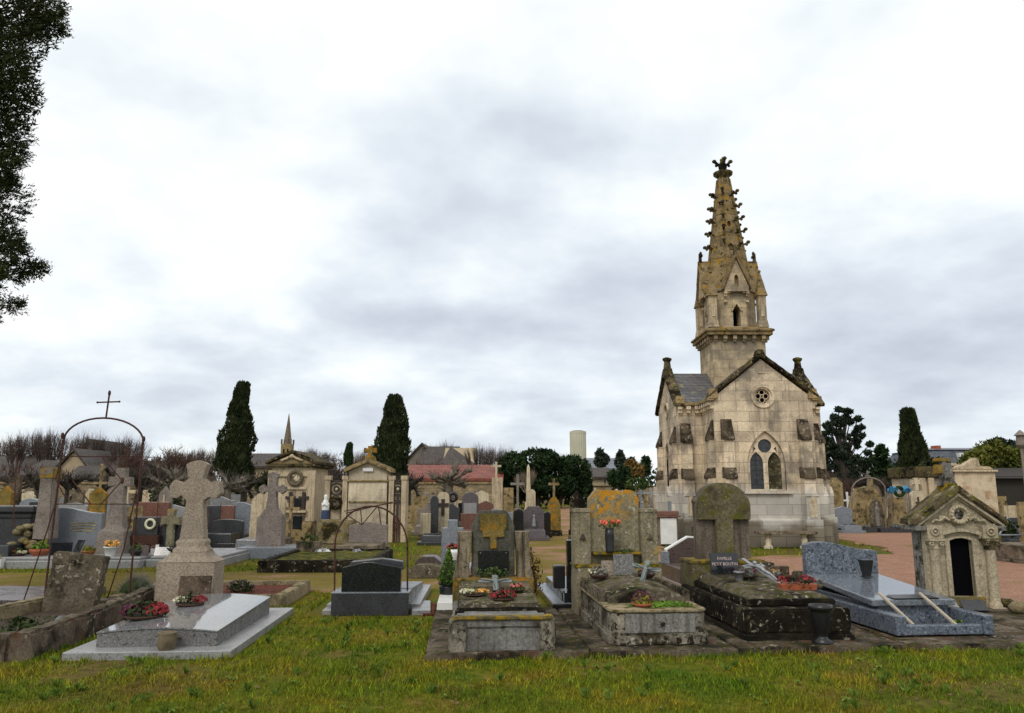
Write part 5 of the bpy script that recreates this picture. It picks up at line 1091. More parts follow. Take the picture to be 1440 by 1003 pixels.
# white cippus by the chapel
t = thing('cabinet_tomb', 'white-panelled upright tomb with dark red overhanging cover at the chapel corner', 'tomb', (4.55, 22.9, 0), 3); foot(4.55,22.9,3,-.5,.5,-.4,2)
MB().box(-.28,.28,0,.5,0,.82,.0,.0).build('body', M['conc'], t, bev=.01); MB().box(-.24,.24,-.03,.0,.06,.80).build('front_panel', M['white'], t, bev=.005); MB().box(-.36,.36,-.08,.6,.82,.87).build('cover', M['redg'], t, bev=.01); MB().box(-.30,.32,-.02,.5,.87,1.0).build('cover_step', M['redg'], t, bev=.02); MB().box(.02,.12,.02,.1,1.0,1.28).build('lantern', M['bgl'], t)
# ---------- middle distance monuments ----------
def mausoleum():
    Y = 25.0; xl, _ = W(383, 680, Y); xr, _ = W(438, 680, Y); cx = (xl+xr)/2; hw = (xr-xl)/2; _, ze = W(410, 657, Y); _, za = W(405, 640, Y)
    t = thing('mausoleum', 'ochre limestone family mausoleum with round wreath and two black crosses on its front', 'mausoleum', (cx, Y, 0), 0); foot(cx,Y,0,-1,1,-.3,2.5); B = M['beige']
    MB().box(-hw, hw, 0, 2.2, 0, ze).build('body', B, t, bev=.02); MB().box(-hw-.06, hw+.08, -.08, 2.3, 0, .62).build('plinth', M['beigeo'], t, rgh=.02)
    for s in (-1, 1): MB().box(s*hw-.13, s*hw+.13, -.07, .05, .62, ze-.1).build('pilaster', B, t, bev=.01)
    MB().box(-hw-.02, hw+.02, -.06, .02, ze-.3, ze-.002).box(-hw+.15, hw-.15, -.05, .0, 1.62, 1.70).build('frieze', B, t, bev=.01)
    MB().box(-hw-.17, hw+.17, -.18, 2.35, ze, ze+.10).build('cornice', M['cope'], t, rgh=.015)
    MB().prism([(-hw-.1,ze+.1),(hw+.1,ze+.1),(0,za+.04)], -.12, .02).build('pediment', M['beigeo'], t, bev=.01)
    for s in (-1, 1):
        p = [(s*(hw+.22),ze+.08),(s*(hw+.22),ze+.17),(0,za+.16),(0,za+.06)]; MB().prism(p if s > 0 else p[::-1], -.2, 2.35).build('roof_slab', M['cope'], t, rgh=.015)
    gl = MB(); gl.tube([(-.35,-.13,ze+.2),(-.15,-.15,ze+.27),(0,-.15,ze+.36),(.15,-.15,ze+.27),(.35,-.13,ze+.2)], .045, 6); gl.ball((0,-.14,ze+.34), .08); gl.build('relief', B, t)
    w = MB(); w.torus((.12,-.06,1.98), .21, .06, seg=20, k=6); leaves(w, (.12,-.08,1.98), .24, 60, .05, (1,.2,1), .9); w.open = True; w.build('wreath', M['pot'], t); MB().ball((.18,-.08,1.95), .10, 8, 6, (1.2,.5,1)).build('relief', M['cream'], t)
    for x in (.0, .42): MB().prism([(a+x, b+1.0) for a, b in crossshape(.085, .55, .16, .36, .01)], -.11, -.05).build('wall_cross', M['iron'], t)
    MB().box(.12,.33,-.09,-.05,1.02,1.36).build('name_plate', M['blk'], t, bev=.005); MB().box(.10,.40,-.09,-.05,.38,.80).build('name_plate', M['blk'], t, bev=.005); MB().box(-hw+.2, hw-.1, -.2, -.05, .90, .97).build('ledge', B, t)
mausoleum()
X, Z = W(457, 730, 24); t = thing('statue', 'small white Madonna statue with a blue skirt between the two big mausoleums', 'statue', (X, 24, 0)); MB().box(-.2,.2,-.2,.2,0,.72).build('plinth', M['conc'], t)
q = MB(); q.lathe([(.13,.72),(.13,.8),(.11,1.0)], seg=10); q.build('skirt', plain('blue_paint', (.03,.05,.11), .6), t); q = MB(); q.lathe([(.11,1.0),(.12,1.15),(.08,1.28),(.045,1.32),(.06,1.38),(.05,1.45),(.01,1.47)], seg=10); q.tube([(.1,0,1.2),(.05,-.1,1.12),(0,-.12,1.18)], .03, 6); q.tube([(-.1,0,1.2),(-.05,-.1,1.12),(0,-.12,1.18)], .03, 6); q.build('mantle', M['white'], t)
def monument2():
    Y = 24.5
    def X(p): return W(p, 690, Y)[0]
    def Z(p): return W(515, p, Y)[1]
    cx = X(517); t = thing('family_monument', 'wide pale limestone family monument with gabled centre and two side panels of ironwork', 'monument', (cx, Y, 0)); foot(cx,Y,0,-1.5,1.5,-.3,1); A = M['ashp']
    hw = (X(544)-X(490))/2; mx = (X(544)+X(490))/2-cx; ze = Z(663); za = Z(650)
    MB().prism([(mx-hw,0),(mx+hw,0),(mx+hw,ze),(mx,za),(mx-hw,ze)], 0, .7).build('centre_wall', A, t)
    MB().box(mx-hw-.05, mx+hw+.05, -.05, .0, Z(676)-.03, Z(676)+.02).box(mx-hw+.02, mx+hw-.02, -.03, .0, Z(707), Z(707)+.05).build('string_course', M['beigeo'], t, bev=.008)
    for s in (-1, 1):
        p = [(mx+s*(hw+.14),ze-.04),(mx+s*(hw+.14),ze+.09),(mx,za+.12),(mx,za-.01)]; MB().prism(p if s > 0 else p[::-1], -.14, .8).build('coping', M['beigeo'], t, rgh=.01)
        x0, x1 = (X(457)-cx, X(488)-cx) if s < 0 else (X(547)-cx, X(571)-cx); zt = Z(676)
        MB().box(x0, x1, .1, .6, 0, zt).build('side_wall', M['beige'], t, bev=.01)
        for xx in (x0+.07, x1-.07): MB().box(xx-.08, xx+.08, .0, .2, 0, zt+.02).box(xx-.10, xx+.10, -.02, .25, zt+.02, zt+.15).build('pier', M['beige'], t, bev=.01)
        c = (x0+x1)/2; w = (x1-x0)/2-.16; zc = Z(688)
        g = MB(); g.torus((c,.06,zc), .085, .022, seg=16); g.torus((c,.06,zc), .17, .022, seg=16, a0=-PI*.95, a1=-PI*.05); g.torus((c,.06,zc), .19, .022, seg=10, a0=PI*.15, a1=PI*.85)
        g.tube([(c-w,.06,zc+.25),(c-w,.06,.6)], .02, 5); g.tube([(c+w,.06,zc+.25),(c+w,.06,.6)], .02, 5); g.tube([(c-w,.06,zc+.25),(c+w,.06,zc+.25)], .02, 5); g.build('ironwork', M['iron'], t); MB().ball((c,.08,zc), .05).build('rosette', M['cream'], t)
        if s < 0:
            q = leaves(MB().torus((c,.0,Z(707)), .17, .06, seg=16), (c,0,Z(707)), .18, 60, .05, (1,.3,1), .9); q.open = True; q.build('wreath', M['cope'], t)
        else:
            q = MB().prism([(a+c, b+Z(730)) for a, b in crossshape(.06, .75, .16, .55, .01)], .02, .06); q.build('iron_cross', M['iron'], t)
            for i in range(5): MB().tube([(c-w+i*w*.5,.0,0),(c-w+i*w*.5,.0,.75)], .015, 5).build('railing_bar', M['rust'], t)
            MB().torus((c,0,.5), w*.9, .018, 'xz', 14).build('railing_scroll', M['rust'], t)
    MB().box(mx-.17, mx+.17, .1, .5, za+.02, za+.2, .04, .04).build('acroter', M['orange'], t, rgh=.01)
    MB().prism([(a+mx, b+za+.18) for a, b in crossshape(.12, .34, .2, .2, .03)], .2, .35).build('cross', M['orange'], t, rgh=.01)
    MB().box(mx-.16, mx+.16, -.06, 0, ze+.0, ze+.10).build('tablet', M['white'], t)
monument2()
gpx('rect', 592, 606, 722, 26, 'cream', 'small cream stele on the grass right of the wide family monument', lm='conc'); gpx('low_round', 606, 617, 697, 26.5, 'blkm', 'narrow dark statue-like stele left of the black metal cross')
t = gpx('low_round', 615, 632, 692, 27, 'cream', 'cream arched stele carrying a black metal cross', lm='redg'); MB().prism([(a, b+.75) for a, b in crossshape(.1, .55, .2, .36, .01)], -.12, -.07).build('metal_cross', M['iron'], t)
gpx('serp', 632, 646, 708, 25.5, 'blkm', 'dark curved headstone right of the black metal cross'); single('ring_wreath', MB().torus((0,0,0), .13, .07, seg=16), M['black'], 'round black wreath hanging beside the black metal cross', 'wreath', loc=(*[W(637,699,28)[0]], 28, W(637,699,28)[1]))
gpx('rect', 597, 624, 750, 24, 'blk', 'low black tomb slab with pink flowers before the cream arched stele', L=.8, lm='blkm')
t = gpx('round', 650, 673, 692, 28, 'purp', 'arched stele with a silvery panel behind the orange-lichened cross stone'); MB().prism(outline('rect', .46, 1.15), -.12, -.07).build('panel', M['gglight'], t)
gpx('gable', 672, 694, 704, 30, 'redg', 'dark red gabled headstone right of the silvery panel stele', L=1.5); gpx('rect', 648, 676, 722, 27.2, 'redg', 'low wine-red tomb under the silvery panel stele', L=.5)
t = gpx('rect', 692, 707, 672, 31, 'beige', 'tall limestone pier topped by a thin cross', d=.5); x, z = W(694, 668, 31); MB().prism([(a-.05, b+z-.1) for a, b in crossshape(.08, .62, .2, .45, 0)], -.05, .05).build('cross', M['cream'], t)
gpx('rect', 708, 722, 686, 30.5, 'beigeo', 'limestone pier right of the one topped by a thin cross', d=.4)
gpx('serp', 691, 721, 716, 25.5, 'bgl', 'grey wavy-topped slab behind the right side of the orange-lichened cross stone', L=1.2, lm='gglight')
gpx('crossped', 718, 738, 667, 28, 'greycross', 'tall grey cross on a stepped square pedestal beside the path', lm='gg'); gpx('low_round', 722, 736, 716, 26, 'blk', 'black low headstone at the foot of the tall grey cross', L=.6)
gpx('round', 740, 753, 688, 30, 'cream', 'cream arched niche stele behind the brown marble tomb'); gpx('obelisk', 737, 749, 653, 46, 'cream', 'thin pale obelisk against the dark evergreens')
t = gpx('chamfer', 736, 765, 712, 26.5, 'purp', 'mauve marble tomb with dark bowed headstone and small angel', L=1.3, lm='purp', lh=.34); MB().lathe([(.07,.42),(.05,.6),(.03,.7),(.045,.75),(.01,.8)], .0, -.25, 8).build('angel', M['gglight'], t)
gpx('low_round', 764, 774, 720, 27, 'blk', 'small black headstone right of the mauve marble tomb')
t = gpx('gothic', 770, 788, 697, 28, 'orange', 'pointed stele glowing with orange lichen and topped by a cross', lm='dark', rgh=.012); x, z = W(779, 672, 28); MB().prism([(a, b+z-.72) for a, b in crossshape(.08, .70, .19, .5, .01)], -.05, .05).build('cross', M['beigeo'], t)
gpx('gothic', 801, 822, 690, 28.5, 'dark', 'dark pointed stone stele beyond the path', lm='dark'); gpx('rect', 803, 822, 722, 25.5, 'oldstone', 'low stone table tomb under the dark pointed stele', L=.8, lh=.5)
gpx('cross', 862, 872, 686, 34, 'white', 'small bright white cross behind the yellow-lichened headstone')
gpx('rect', 908, 914, 686, 27, 'white', 'pale slim stele against the left corner of the chapel') if 0 else None
# ---------- right of the chapel ----------
arch('iron_arch', 'white painted hoop arch over the grotto tomb', 31.0, [[(1198,742),(1198,688)],[(1246,742),(1245,688)]], arc(1198,1245,690,672), [], .03, M['greycross'], [], ((1220,690),(1220,665),(1217,670),(1223,670)))
def grotto():
    Y = 31.5; x, _ = W(1224, 700, Y); _, z = W(1224, 684, Y); t = thing('grotto_tomb', 'rocky grotto tomb with a pointed niche under the white hoop arch', 'tomb', (x, Y, 0))
    r = MB(); r.prism([(-.72,0),(.55,0),(.52,1.2),(.35,z-.15),(.1,z),(-.2,z-.05),(-.45,1.5),(-.7,.7)], .0, .8); r.build('rock', M['beigeo'], t, rgh=.06, cell=.3)
    MB().prism([(a+.12,b) for a,b in gothic(.36,.1,.8)], -.14, .05).build('niche_frame', M['beigeo'], t, bev=.02); MB().prism([(a+.12,b) for a,b in gothic(.27,.15,.8)], -.17, -.13).build('niche', M['oldstone'], t)
    f = MB(); f.lathe([(.1,.2),(.09,.6),(.1,.85),(.05,.98),(.06,1.05),(.02,1.12)], .12, -.22, 8); f.build('statue', M['greycross'], t); MB().box(.1,.24,.2,.4,z-.05,z+.3).build('pillar', M['beigeo'], t)
grotto()
t = gpx('taper', 1249, 1271, 700, 31, 'beigeo', 'stone tomb with a ribboned blue wreath on thin posts', d=.5)
for s in (-1, 1):
    b = MB(); leaves(b, (s*.25,-.3,1.62), .2, 60, .13, (1,.6,.7), .2); b.open = True; b.build('ribbon', M['blue'], t); MB().tube([(s*.36,-.3,0),(s*.36,-.3,1.6)], .02, 5).build('post', M['greycross'], t)
MB().torus((0,-.3,1.55), .17, .07, seg=14).build('wreath', M['leafd'], t)
t = gpx('round', 1279, 1299, 690, 31, 'cream', 'pale rounded stele crowned by a small cross left of the long mausoleum', cm='brown'); x, z = W(1288, 672, 31); MB().prism([(a, b+1.6) for a, b in crossshape(.14, z-1.6, .2, (z-1.6)*.65, .03)], -.06, .06).build('cross', M['cream'], t)
def maus3():
    Y = 31.0
    def X(p): return W(p, 690, Y)[0]
    def Z(p): return W(1350, p, Y)[1]
    cx = X(1350); t = thing('mausoleum', 'long pale mausoleum with a dark cornice and carved cresting behind the temple tomb', 'mausoleum', (cx, Y, 0)); foot(cx,Y,0,-2,2,-.3,2)
    a, b, c = X(1298)-cx, X(1345)-cx, X(1402)-cx
    MB().box(a, b, .3, 2.5, 0, Z(672)).build('wing', M['ashp'], t, bev=.02); MB().box(b, c, 0, 2.5, 0, Z(664)).build('body', M['pale'], t, bev=.02)
    for xx in (a+.1, a+.45): MB().box(xx-.12, xx+.12, .15, .35, 0, Z(672)).build('pilaster', M['beige'], t, bev=.02)
    MB().box(a-.12, b-.002, .12, 2.6, Z(672), Z(656)).build('cornice', M['cope'], t, rgh=.04); MB().box(b-.1, c+.08, -.1, 2.6, Z(664), Z(661)).build('cornice', M['beige'], t, bev=.02)
    z = Z(661); MB().prism([(b+.1,z),(c-.02,z),(c-.15,z+.12),(c-.55,z+.16),(c-.6,z+.45),(c-.75,z+.5),(c-.8,z+.42),(c-1.15,z+.22),(b+.1,z+.1)], .0, .4).build('cresting', M['beige'], t, rgh=.03)
M['pale'] = stone('stained_pale_plaster', (.50,.43,.34), .12, [((.34,.24,.16), 2.2, .5, .66, .4)], (.30,.25,.19), (.6,.75), dk=.9)
maus3()
for i, (x0, x1, l_) in enumerate(((1172,1232,'dark low kerbed tomb before the white hoop arch'),(1233,1300,'dark low kerbed tomb before the blue wreath'))):
    a, _ = W(x0, 740, 30.3); b_, _ = W(x1, 740, 30.3); q = MB(); q.box(0, b_-a-.1, 0, 1.0, 0, .18)
    for j in range(7): q.ball((rd.uniform(.2,b_-a-.3), .1, .2), rd.uniform(.08,.16), 7, 5)
    single('low_tomb', q, M['blkm'], l_, 'tomb', loc=(a, 30, 0))
gpx('gable', 1172, 1196, 712, 30.5, 'bgl', 'blue grey sloping headstone between the chapel and the white hoop arch', L=.9); gpx('rect', 1168, 1180, 690, 35, 'beigeo', 'cream stele right beside the chapel buttress'); gpx('cross', 1186, 1196, 690, 36, 'white', 'white cross seen beyond the blue grey sloping headstone')
gpx('gable', 1160, 1176, 672, 38, 'beigeo', 'pale gabled tomb house seen behind the chapel', d=1.5)
# right edge
gpx('rect', 1402, 1470, 765, 18.2, 'conc', 'grey block tomb at the right edge behind the temple tomb', d=1.3, lm='conc', rgh=.012); q = thing('wreath', 'green triangular plastic wreath leaning on the grey block tomb', 'wreath', (W(1417,750,17.6)[0], 17.5, .62))
MB().tube([(-.25,0,0),(0,.05,.38),(.25,0,0),(-.25,0,0)], .025, 5).build('frame', M['bgl'], q); b = MB(); leaves(b, (0,.1,.15), .28, 240, .07, (1,.2,.8)); b.open = True; b.build('leaves', M['leafd'], q)
gpx('rect', 1405, 1445, 728, 22, 'blkm', 'dark blue granite slab behind the green wreath', L=1.5, lm='blkm'); gpx('rect', 1430, 1446, 706, 20, 'beigeo', 'ochre stone pier at the right edge'); gpx('rect', 1392, 1400, 775, 19, 'gglight', 'thin pale post behind the temple tomb', name='marker_post', cat='post')
single('lamp_post', MB().tube([(0,0,0),(0,0,3.0)], .05, 8).lathe([(.08,3.0),(.16,3.1),(.13,3.4),(.2,3.42),(.02,3.6)], seg=8), M['greycross'], 'pale stone lantern post cut by the right edge', 'lamp', loc=(W(1440,660,26)[0], 26, 0))
# ---------- perimeter walls, houses ----------
def wall(x0, x1, Y, h, label, m='ashw', cap='beigeo'):
    t = thing('stone_wall', label, 'wall', (x0, Y, 0)); MB().box(0, x1-x0, 0, .4, 0, h).build('masonry', M[m], t); MB().box(-.05, x1-x0+.05, -.08, .48, h, h+.15).build('coping', M[cap], t)
wall(-52, -1.5, 62, 2.1, 'long ochre cemetery wall behind the graves on the left'); wall(-1, 24, 94, 2.0, 'grey stone cemetery wall under the dark evergreens', 'ashw', 'cope'); wall(17, 75, 64, 2.3, 'ochre cemetery wall behind the graves on the right')
def house(px0, px1, pye, pyr, Y, D, wm, rm, label, axis='x', wins=(), chim=(), name='house', hip=0):
    x0, ze = W(px0, pye, Y); x1, _ = W(px1, pye, Y); zr = W((px0+px1)/2, pyr, Y+(D/2 if axis == 'x' else 0))[1]; w = x1-x0
    t = thing(name, label, 'house', (x0, Y, 0)); 
    if axis == 'x':                    # ridge runs across the view
        MB().prismx([(0,0),(D,0),(D,ze),(D/2,zr),(0,ze)], 0, w).build('wall', M[wm], t)
        for s in (0, 1):
            p = [(-.4,ze-.3),(-.4,ze-.05),(D/2,zr+.2),(D/2,zr)] if not s else [(D+.4,ze-.3),(D/2,zr),(D/2,zr+.2),(D+.4,ze-.05)]
            r = MB().prismx(p, -.3, w+.3)
            if hip: r.v = [(min(max(x, hip*((z-ze)/(zr-ze))), w-hip*((z-ze)/(zr-ze))) if z > ze+.3 else x, y, z) for x, y, z in r.v]
            r.build('roof', M[rm], t)
    else:
        MB().prism([(0,0),(w,0),(w,ze),(w/2,zr),(0,ze)], 0, D).build('wall', M[wm], t)
        for s in (-1, 1):
            p = [(w/2+s*(w/2+.4),ze-.3),(w/2+s*(w/2+.4),ze),(w/2,zr+.25),(w/2,zr)]; MB().prism(p if s > 0 else p[::-1], -.3, D+.3).build('roof', M[rm], t)
    for (a, b_, c, d) in wins:
        xa, za = W(a, c, Y); xb, zb = W(b_, d, Y); f = MB().box(xa-x0-.06, xb-x0+.06, -.08, -.0, zb-.06, za+.06).build('window', M['cream'], t); MB().box(xa-x0, xb-x0, -.1, -.075, zb, za).build('pane', M['glass'], f)
    for (a, b_, c) in chim:
        xa, zc = W(a, c, Y+D/2); xb, _ = W(b_, c, Y+D/2); MB().box(xa-x0, xb-x0, D/2-.4, D/2+.4, zr-1.0, zc).build('chimney', M['redch'], t)
    return t
M['redch'] = plain('brick_chimney', (.30,.08,.045), .9); M['render'] = plain('cream_render', (.34,.27,.17), .9, .12, 1.5); M['rendg'] = plain('grey_render_wall', (.17,.145,.115), .9, .15, 1.5)
house(-40, 34, 670, 644, 85, 9, 'rendg', 'browntile', 'brown-roofed low house at the far left edge'); house(28, 150, 668, 650, 78, 8, 'rendg', 'browntile', 'long brown-roofed house behind the tall arch')
house(84, 122, 658, 634, 76, 8, 'render', 'browntile', 'cream gable end among the bare trees at the left', 'y'); house(112, 132, 650, 620, 92, 8, 'rendg', 'browntile', 'steep dark gable seen inside the tall arch', 'y')
house(150, 262, 672, 650, 88, 8, 'rendg', 'browntile', 'dark brown roof behind the bare shrubs left of the large cypress'); house(96, 128, 676, 658, 70, 4, 'render', 'browntile', 'small dark-roofed shed behind the tall arch')
house(340, 388, 655, 640, 95, 8, 'render', 'browntile', 'dim house right of the big cypress')
t = house(566, 703, 672, 657, 66, 7, 'rendg', 'redtile', 'long low building with a bright red tiled roof'); house(574, 612, 647, 625, 105, 10, 'rendg', 'browntile', 'grey gabled house beyond the red roof, left', 'y')
house(622, 668, 654, 630, 98, 9, 'render', 'browntile', 'pale house with a brown hipped roof above the red roof', 'x', hip=3.2); house(592, 640, 652, 630, 101, 9, 'rendg', 'browntile', 'brown-roofed barn between the two gabled houses')
house(828, 860, 657, 643, 120, 9, 'pinkw', 'greyroof', 'tall pinkish house with a slate roof beyond the evergreens', wins=((838,842,663,676),)) if 0 else None
M['pinkw'] = plain('pinkish_render', (.36,.28,.21), .9, .12, 1.5)
house(827, 868, 658, 646, 118, 9, 'pinkw', 'greyroof', 'pinkish house with a slate roof beyond the evergreens'); house(835, 857, 670, 660, 100, 6, 'render', 'browntile', 'cream low house in front of the pinkish house', wins=((849,852,672,680),))
def mansard():
    Y = 75; x0, z0 = W(1310, 655, Y); x1, zm = W(1425, 638, Y); zt = W(1360, 627, Y)[1]; w = x1-x0; t = thing('house', 'cream house with a blue slate mansard roof, brick chimney and white dormer', 'house', (x0, Y, 0))
    MB().box(0, w, 0, 9, 0, z0).build('wall', M['render'], t); MB().box(-.2, w, -.2, 9.2, z0, z0+.25).build('cornice', M['cream'], t)
    MB().loft([[(a,b,z0+.25) for a,b in ((-.1,-.1),(w,-.1),(w,9.1),(-.1,9.1))],[(a,b,zm+.4) for a,b in ((.5,.5),(w,.5),(w,8.5),(.5,8.5))]]).build('lower_roof', M['greyroof2'], t)
    MB().loft([[(a,b,zm+.4) for a,b in ((.3,.3),(w,.3),(w,8.7),(.3,8.7))],[(a,b,zt) for a,b in ((2.4,4),(w,4),(w,5),(2.4,5))]]).build('upper_roof', M['greyroof'], t)
    a, za = W(1347, 640, Y); b_, zb = W(1354, 652, Y); d = MB().box(a-x0, b_-x0, -.3, .8, zb, za+.2).build('dormer', M['white'], t); MB().box(a-x0+.12, b_-x0-.12, -.33, -.29, zb+.15, za-.05).build('pane', M['glass'], d)
    a, za = W(1313, 627, Y+2); b_, _ = W(1319, 627, Y+2); MB().box(a-x0, b_-x0, 1.5, 2.6, zm-.5, za).build('chimney', M['redch'], t)
    for x_ in (1318, 1334): a, za = W(x_, 658, Y); MB().box(a-x0, a-x0+.6, -.06, -.0, za-1.2, za-.1).build('window', M['glass'], t)
M['greyroof2'] = tiles('dark_slate_roof', (.07,.082,.105), (.10,.11,.135), .5, .3)
mansard()
house(1398, 1480, 690, 665, 42, 8, 'brickd', 'browntile', 'dark red barn under the olive tree at the right edge') if 0 else None
single('barn', MB().box(0, 6, 0, 5, 0, 2.3).prismx([(-.3,2.2),(5.3,2.2),(2.5,2.8)], -.2, 6.2), plain('dark_planks', (.03,.024,.02), .9), 'low dark wooden shed under the olive tree at the right edge', 'shed', loc=(W(1400,690,40)[0], 40, 0))
Yt = 520; x, z = W(812.5, 607, Yt); t = thing('water_tower', 'pale fluted cylindrical tower on the far skyline', 'tower', (x, Yt, 0)); q = MB(); n = 40; r_ = (W(824,620,Yt)[0]-W(801,620,Yt)[0])/2
q.loft([[(r_*(1-.05*(i % 2))*cos(2*PI*i/n)*k_, r_*(1-.05*(i % 2))*sin(2*PI*i/n)*k_, zz) for i in range(n)] for zz, k_ in ((0,1.0),(z-1.5,1.0),(z-1.4,1.02),(z,1.02))]); q.build('shaft', plain('tower_concrete', (.46,.44,.34), .9, .1, .1), t); MB().lathe([(r_*.98,z),(r_*.6,z+.6)], seg=20).build('cap', M['conc'], t)
Yc = 320; x, z = W(406.5, 582, Yc); _, zb = W(406, 625, Yc); t = thing('church_steeple', 'distant slim stone church steeple above the wreathed mausoleum', 'steeple', (x, Yc, 0)); MB().box(-2.1,2.1,-2.1,2.1,0,zb).build('tower', M['beigeo'], t); 
for sx in (-1,1):
    for sy in (-1,1): MB().loft([[(sx*1.9+a*.3,sy*1.9+b*.3,zz) for a,b in ((-1,-1),(1,-1),(1,1),(-1,1))] for zz in (zb, zb+2)]).build('pinnacle', M['conc'], t)
MB().loft([[(r*cos(PI/4*i+PI/8), r*sin(PI/4*i+PI/8), zz) for i in range(8)] for r, zz in ((1.75,zb),(.1,z))]).build('spire', M['conc'], t)
for x_ in (-.8,.8): MB().box(x_-.3,x_+.3,-2.16,-2.1,zb-5,zb-2).build('belfry_opening', M['void'], t)
# ---------- trees ----------
def foliage(mb, blobs, per, s, seed=0):
    r = random.Random(seed)
    for (cx, cy, cz, rx, ry, rz_) in blobs:
        for _ in range(per):
            d = Vector((r.gauss(0,1), r.gauss(0,1), r.gauss(0,1))).normalized(); k = .72+.34*r.random()
            k *= 1+.28*noise.noise(Vector((cx,cy,cz))+d*2.4)
            p = Vector((cx+d.x*rx*k, cy+d.y*ry*k, cz+d.z*rz_*k)); a = (d*.5+Vector((r.gauss(0,1), r.gauss(0,1), r.gauss(0,1)+.3))).normalized(); b = a.cross(Vector((r.gauss(0,1), r.gauss(0,1), r.gauss(0,1)))).normalized()
            q = s*r.uniform(.6,1.4); mb.add([p-b*q*.4, p+a*q, p+b*q*.4, p-a*q*.5], [(0,1,2,3)])
    mb.open = True; return mb
def cypress(X, Y, prof, label, s=.12, n=7000, m='cyp', seed=1, group=None):
    """prof: (z, left x, right x) measured at its distance"""
    t = thing('cypress_tree', label, 'tree', (X, Y, 0), 0, group); r = random.Random(seed)
    MB().tube([(0,0,0),(0,0,prof[0][0]+1)], .22, 8).build('trunk', M['bark'], t)
    def at(z):
        for (z0,l0,r0),(z1,l1,r1) in zip(prof, prof[1:]):
            if z0 <= z <= z1: q = (z-z0)/(z1-z0); return l0+(l1-l0)*q, r0+(r1-r0)*q
        return prof[-1][1:]
    c = MB(); c.loft([[((l+rr)/2+(rr-l)/2*.8*cos(2*PI*i/12), (rr-l)/2*.8*sin(2*PI*i/12), z) for i in range(12)] for z,l,rr in prof]); c.build('inner_crown', M['cyp'], t)
    f = MB(); z0, z1 = prof[0][0], prof[-1][0]
    for _ in range(n):
        z = r.uniform(z0, z1); l, rr = at(z); a = r.uniform(0, 2*PI); k = .84+.2*r.random()+.34*noise.noise(Vector((cos(a)*1.3, sin(a)*1.3, z*1.0))+Vector((seed,0,0)))+.14*noise.noise(Vector((cos(a)*3, sin(a)*3, z*3)))
        p = Vector(((l+rr)/2+(rr-l)/2*k*cos(a), (rr-l)/2*k*sin(a), z)); u = Vector((cos(a)*.4+r.gauss(0,.3), sin(a)*.4+r.gauss(0,.3), 1)).normalized(); b = u.cross(Vector((r.gauss(0,1), r.gauss(0,1), 0))).normalized(); q = s*r.uniform(.6,1.5)
        f.add([p-b*q*.35, p+u*q, p+b*q*.35, p-u*q*.5], [(0,1,2,3)])
    f.open = True; f.build('crown', M[m], t); return t
def cyp_px(Y, pts, label, **k):
    X = W((pts[0][1]+pts[0][2])/2, 690, Y)[0]; prof = []
    for py, l, r in pts: xl, z = W(l, py, Y); xr, _ = W(r, py, Y); prof.append((z, xl-X, xr-X))
    return cypress(X, Y, sorted(prof), label, **k)
cyp_px(45, [(692,325,348),(680,316,352),(660,306,353),(645,303,354),(630,307,355),(610,315,355),(590,321,353),(570,325,350),(550,331,350),(541,335,350),(538,338,347)], 'tall dark cypress leaning right behind the big stone cross', seed=2, n=9000)
cyp_px(46, [(690,533,570),(670,529,573),(650,527,573),(630,528,573),(610,532,572),(590,538,570),(570,542,566),(560,546,565),(556,549,560)], 'broad dark cypress behind the wide family monument', seed=3, n=9000)
cyp_px(70, [(655,484,496),(640,484,496),(625,488,496),(623,491,494)], 'small narrow cypress on the skyline left of the broad cypress', seed=4, n=1500, m='bushd')
cyp_px(52, [(690,1268,1305),(665,1266,1304),(645,1266,1301),(625,1267,1297),(605,1267,1291),(590,1268,1287),(580,1269,1284),(576,1273,1281)], 'ragged dark cypress right of the chapel', seed=5, n=7000, s=.18)
def tree(X, Y, h, blobs, m, label, name='tree', per=500, s=.2, trunk=.2, tm='bark', seed=0, group=None, limbs=True):
    t = thing(name, label, 'tree', (X, Y, 0), 0, group); tr = MB(); tr.tube([(0,0,0),(.1,0,h*.35),(-.05,0,h*.7)], trunk, 8, trunk*.4)
    if limbs:
        for b in blobs: tr.tube([(0,0,max(h*.2, b[2]*.45)),(b[0]*.5,b[1]*.5,b[2]*.8),(b[0],b[1],b[2])], trunk*.4, 5, trunk*.12)
    tr.build('trunk', M[tm], t); foliage(MB(), blobs, per, s, seed).build('crown', M[m], t); return t
def tpx(Y, blobs, m, label, **k):      # blobs in pixels: (px, py, rx, ry)
    X = W(sum(b[0] for b in blobs)/len(blobs), 690, Y)[0]; bl = []
    for i, (px, py, rx, ry) in enumerate(blobs):
        x, z = W(px, py, Y); q = Y/F; bl.append((x-X, rd.uniform(-.4,.4)*rx*q, z, rx*q, rx*q*.9, ry*q))
    return tree(X, Y, max(b[2] for b in bl), bl, m, label, **k)
rp = random.Random(12); pb = []
for (y, l, r_) in ((576,1180,1196),(586,1168,1208),(598,1160,1212),(610,1158,1216),(622,1156,1224),(634,1154,1226),(646,1156,1222),(658,1158,1220),(670,1160,1220),(682,1166,1224)):
    n_ = int((r_-l)/9); pb += [(rp.uniform(l+4, r_-4), y+rp.uniform(-6,6), rp.uniform(4,8.5), rp.uniform(3,6)) for _ in range(n_)]+[(l+rp.uniform(0,6), y, 5, 3.5), (r_-rp.uniform(0,6), y+3, 5, 3.5)]
tpx(50, pb, 'pine', 'loose dark pine just right of the chapel', name='pine_tree', per=150, s=.15, seed=5)
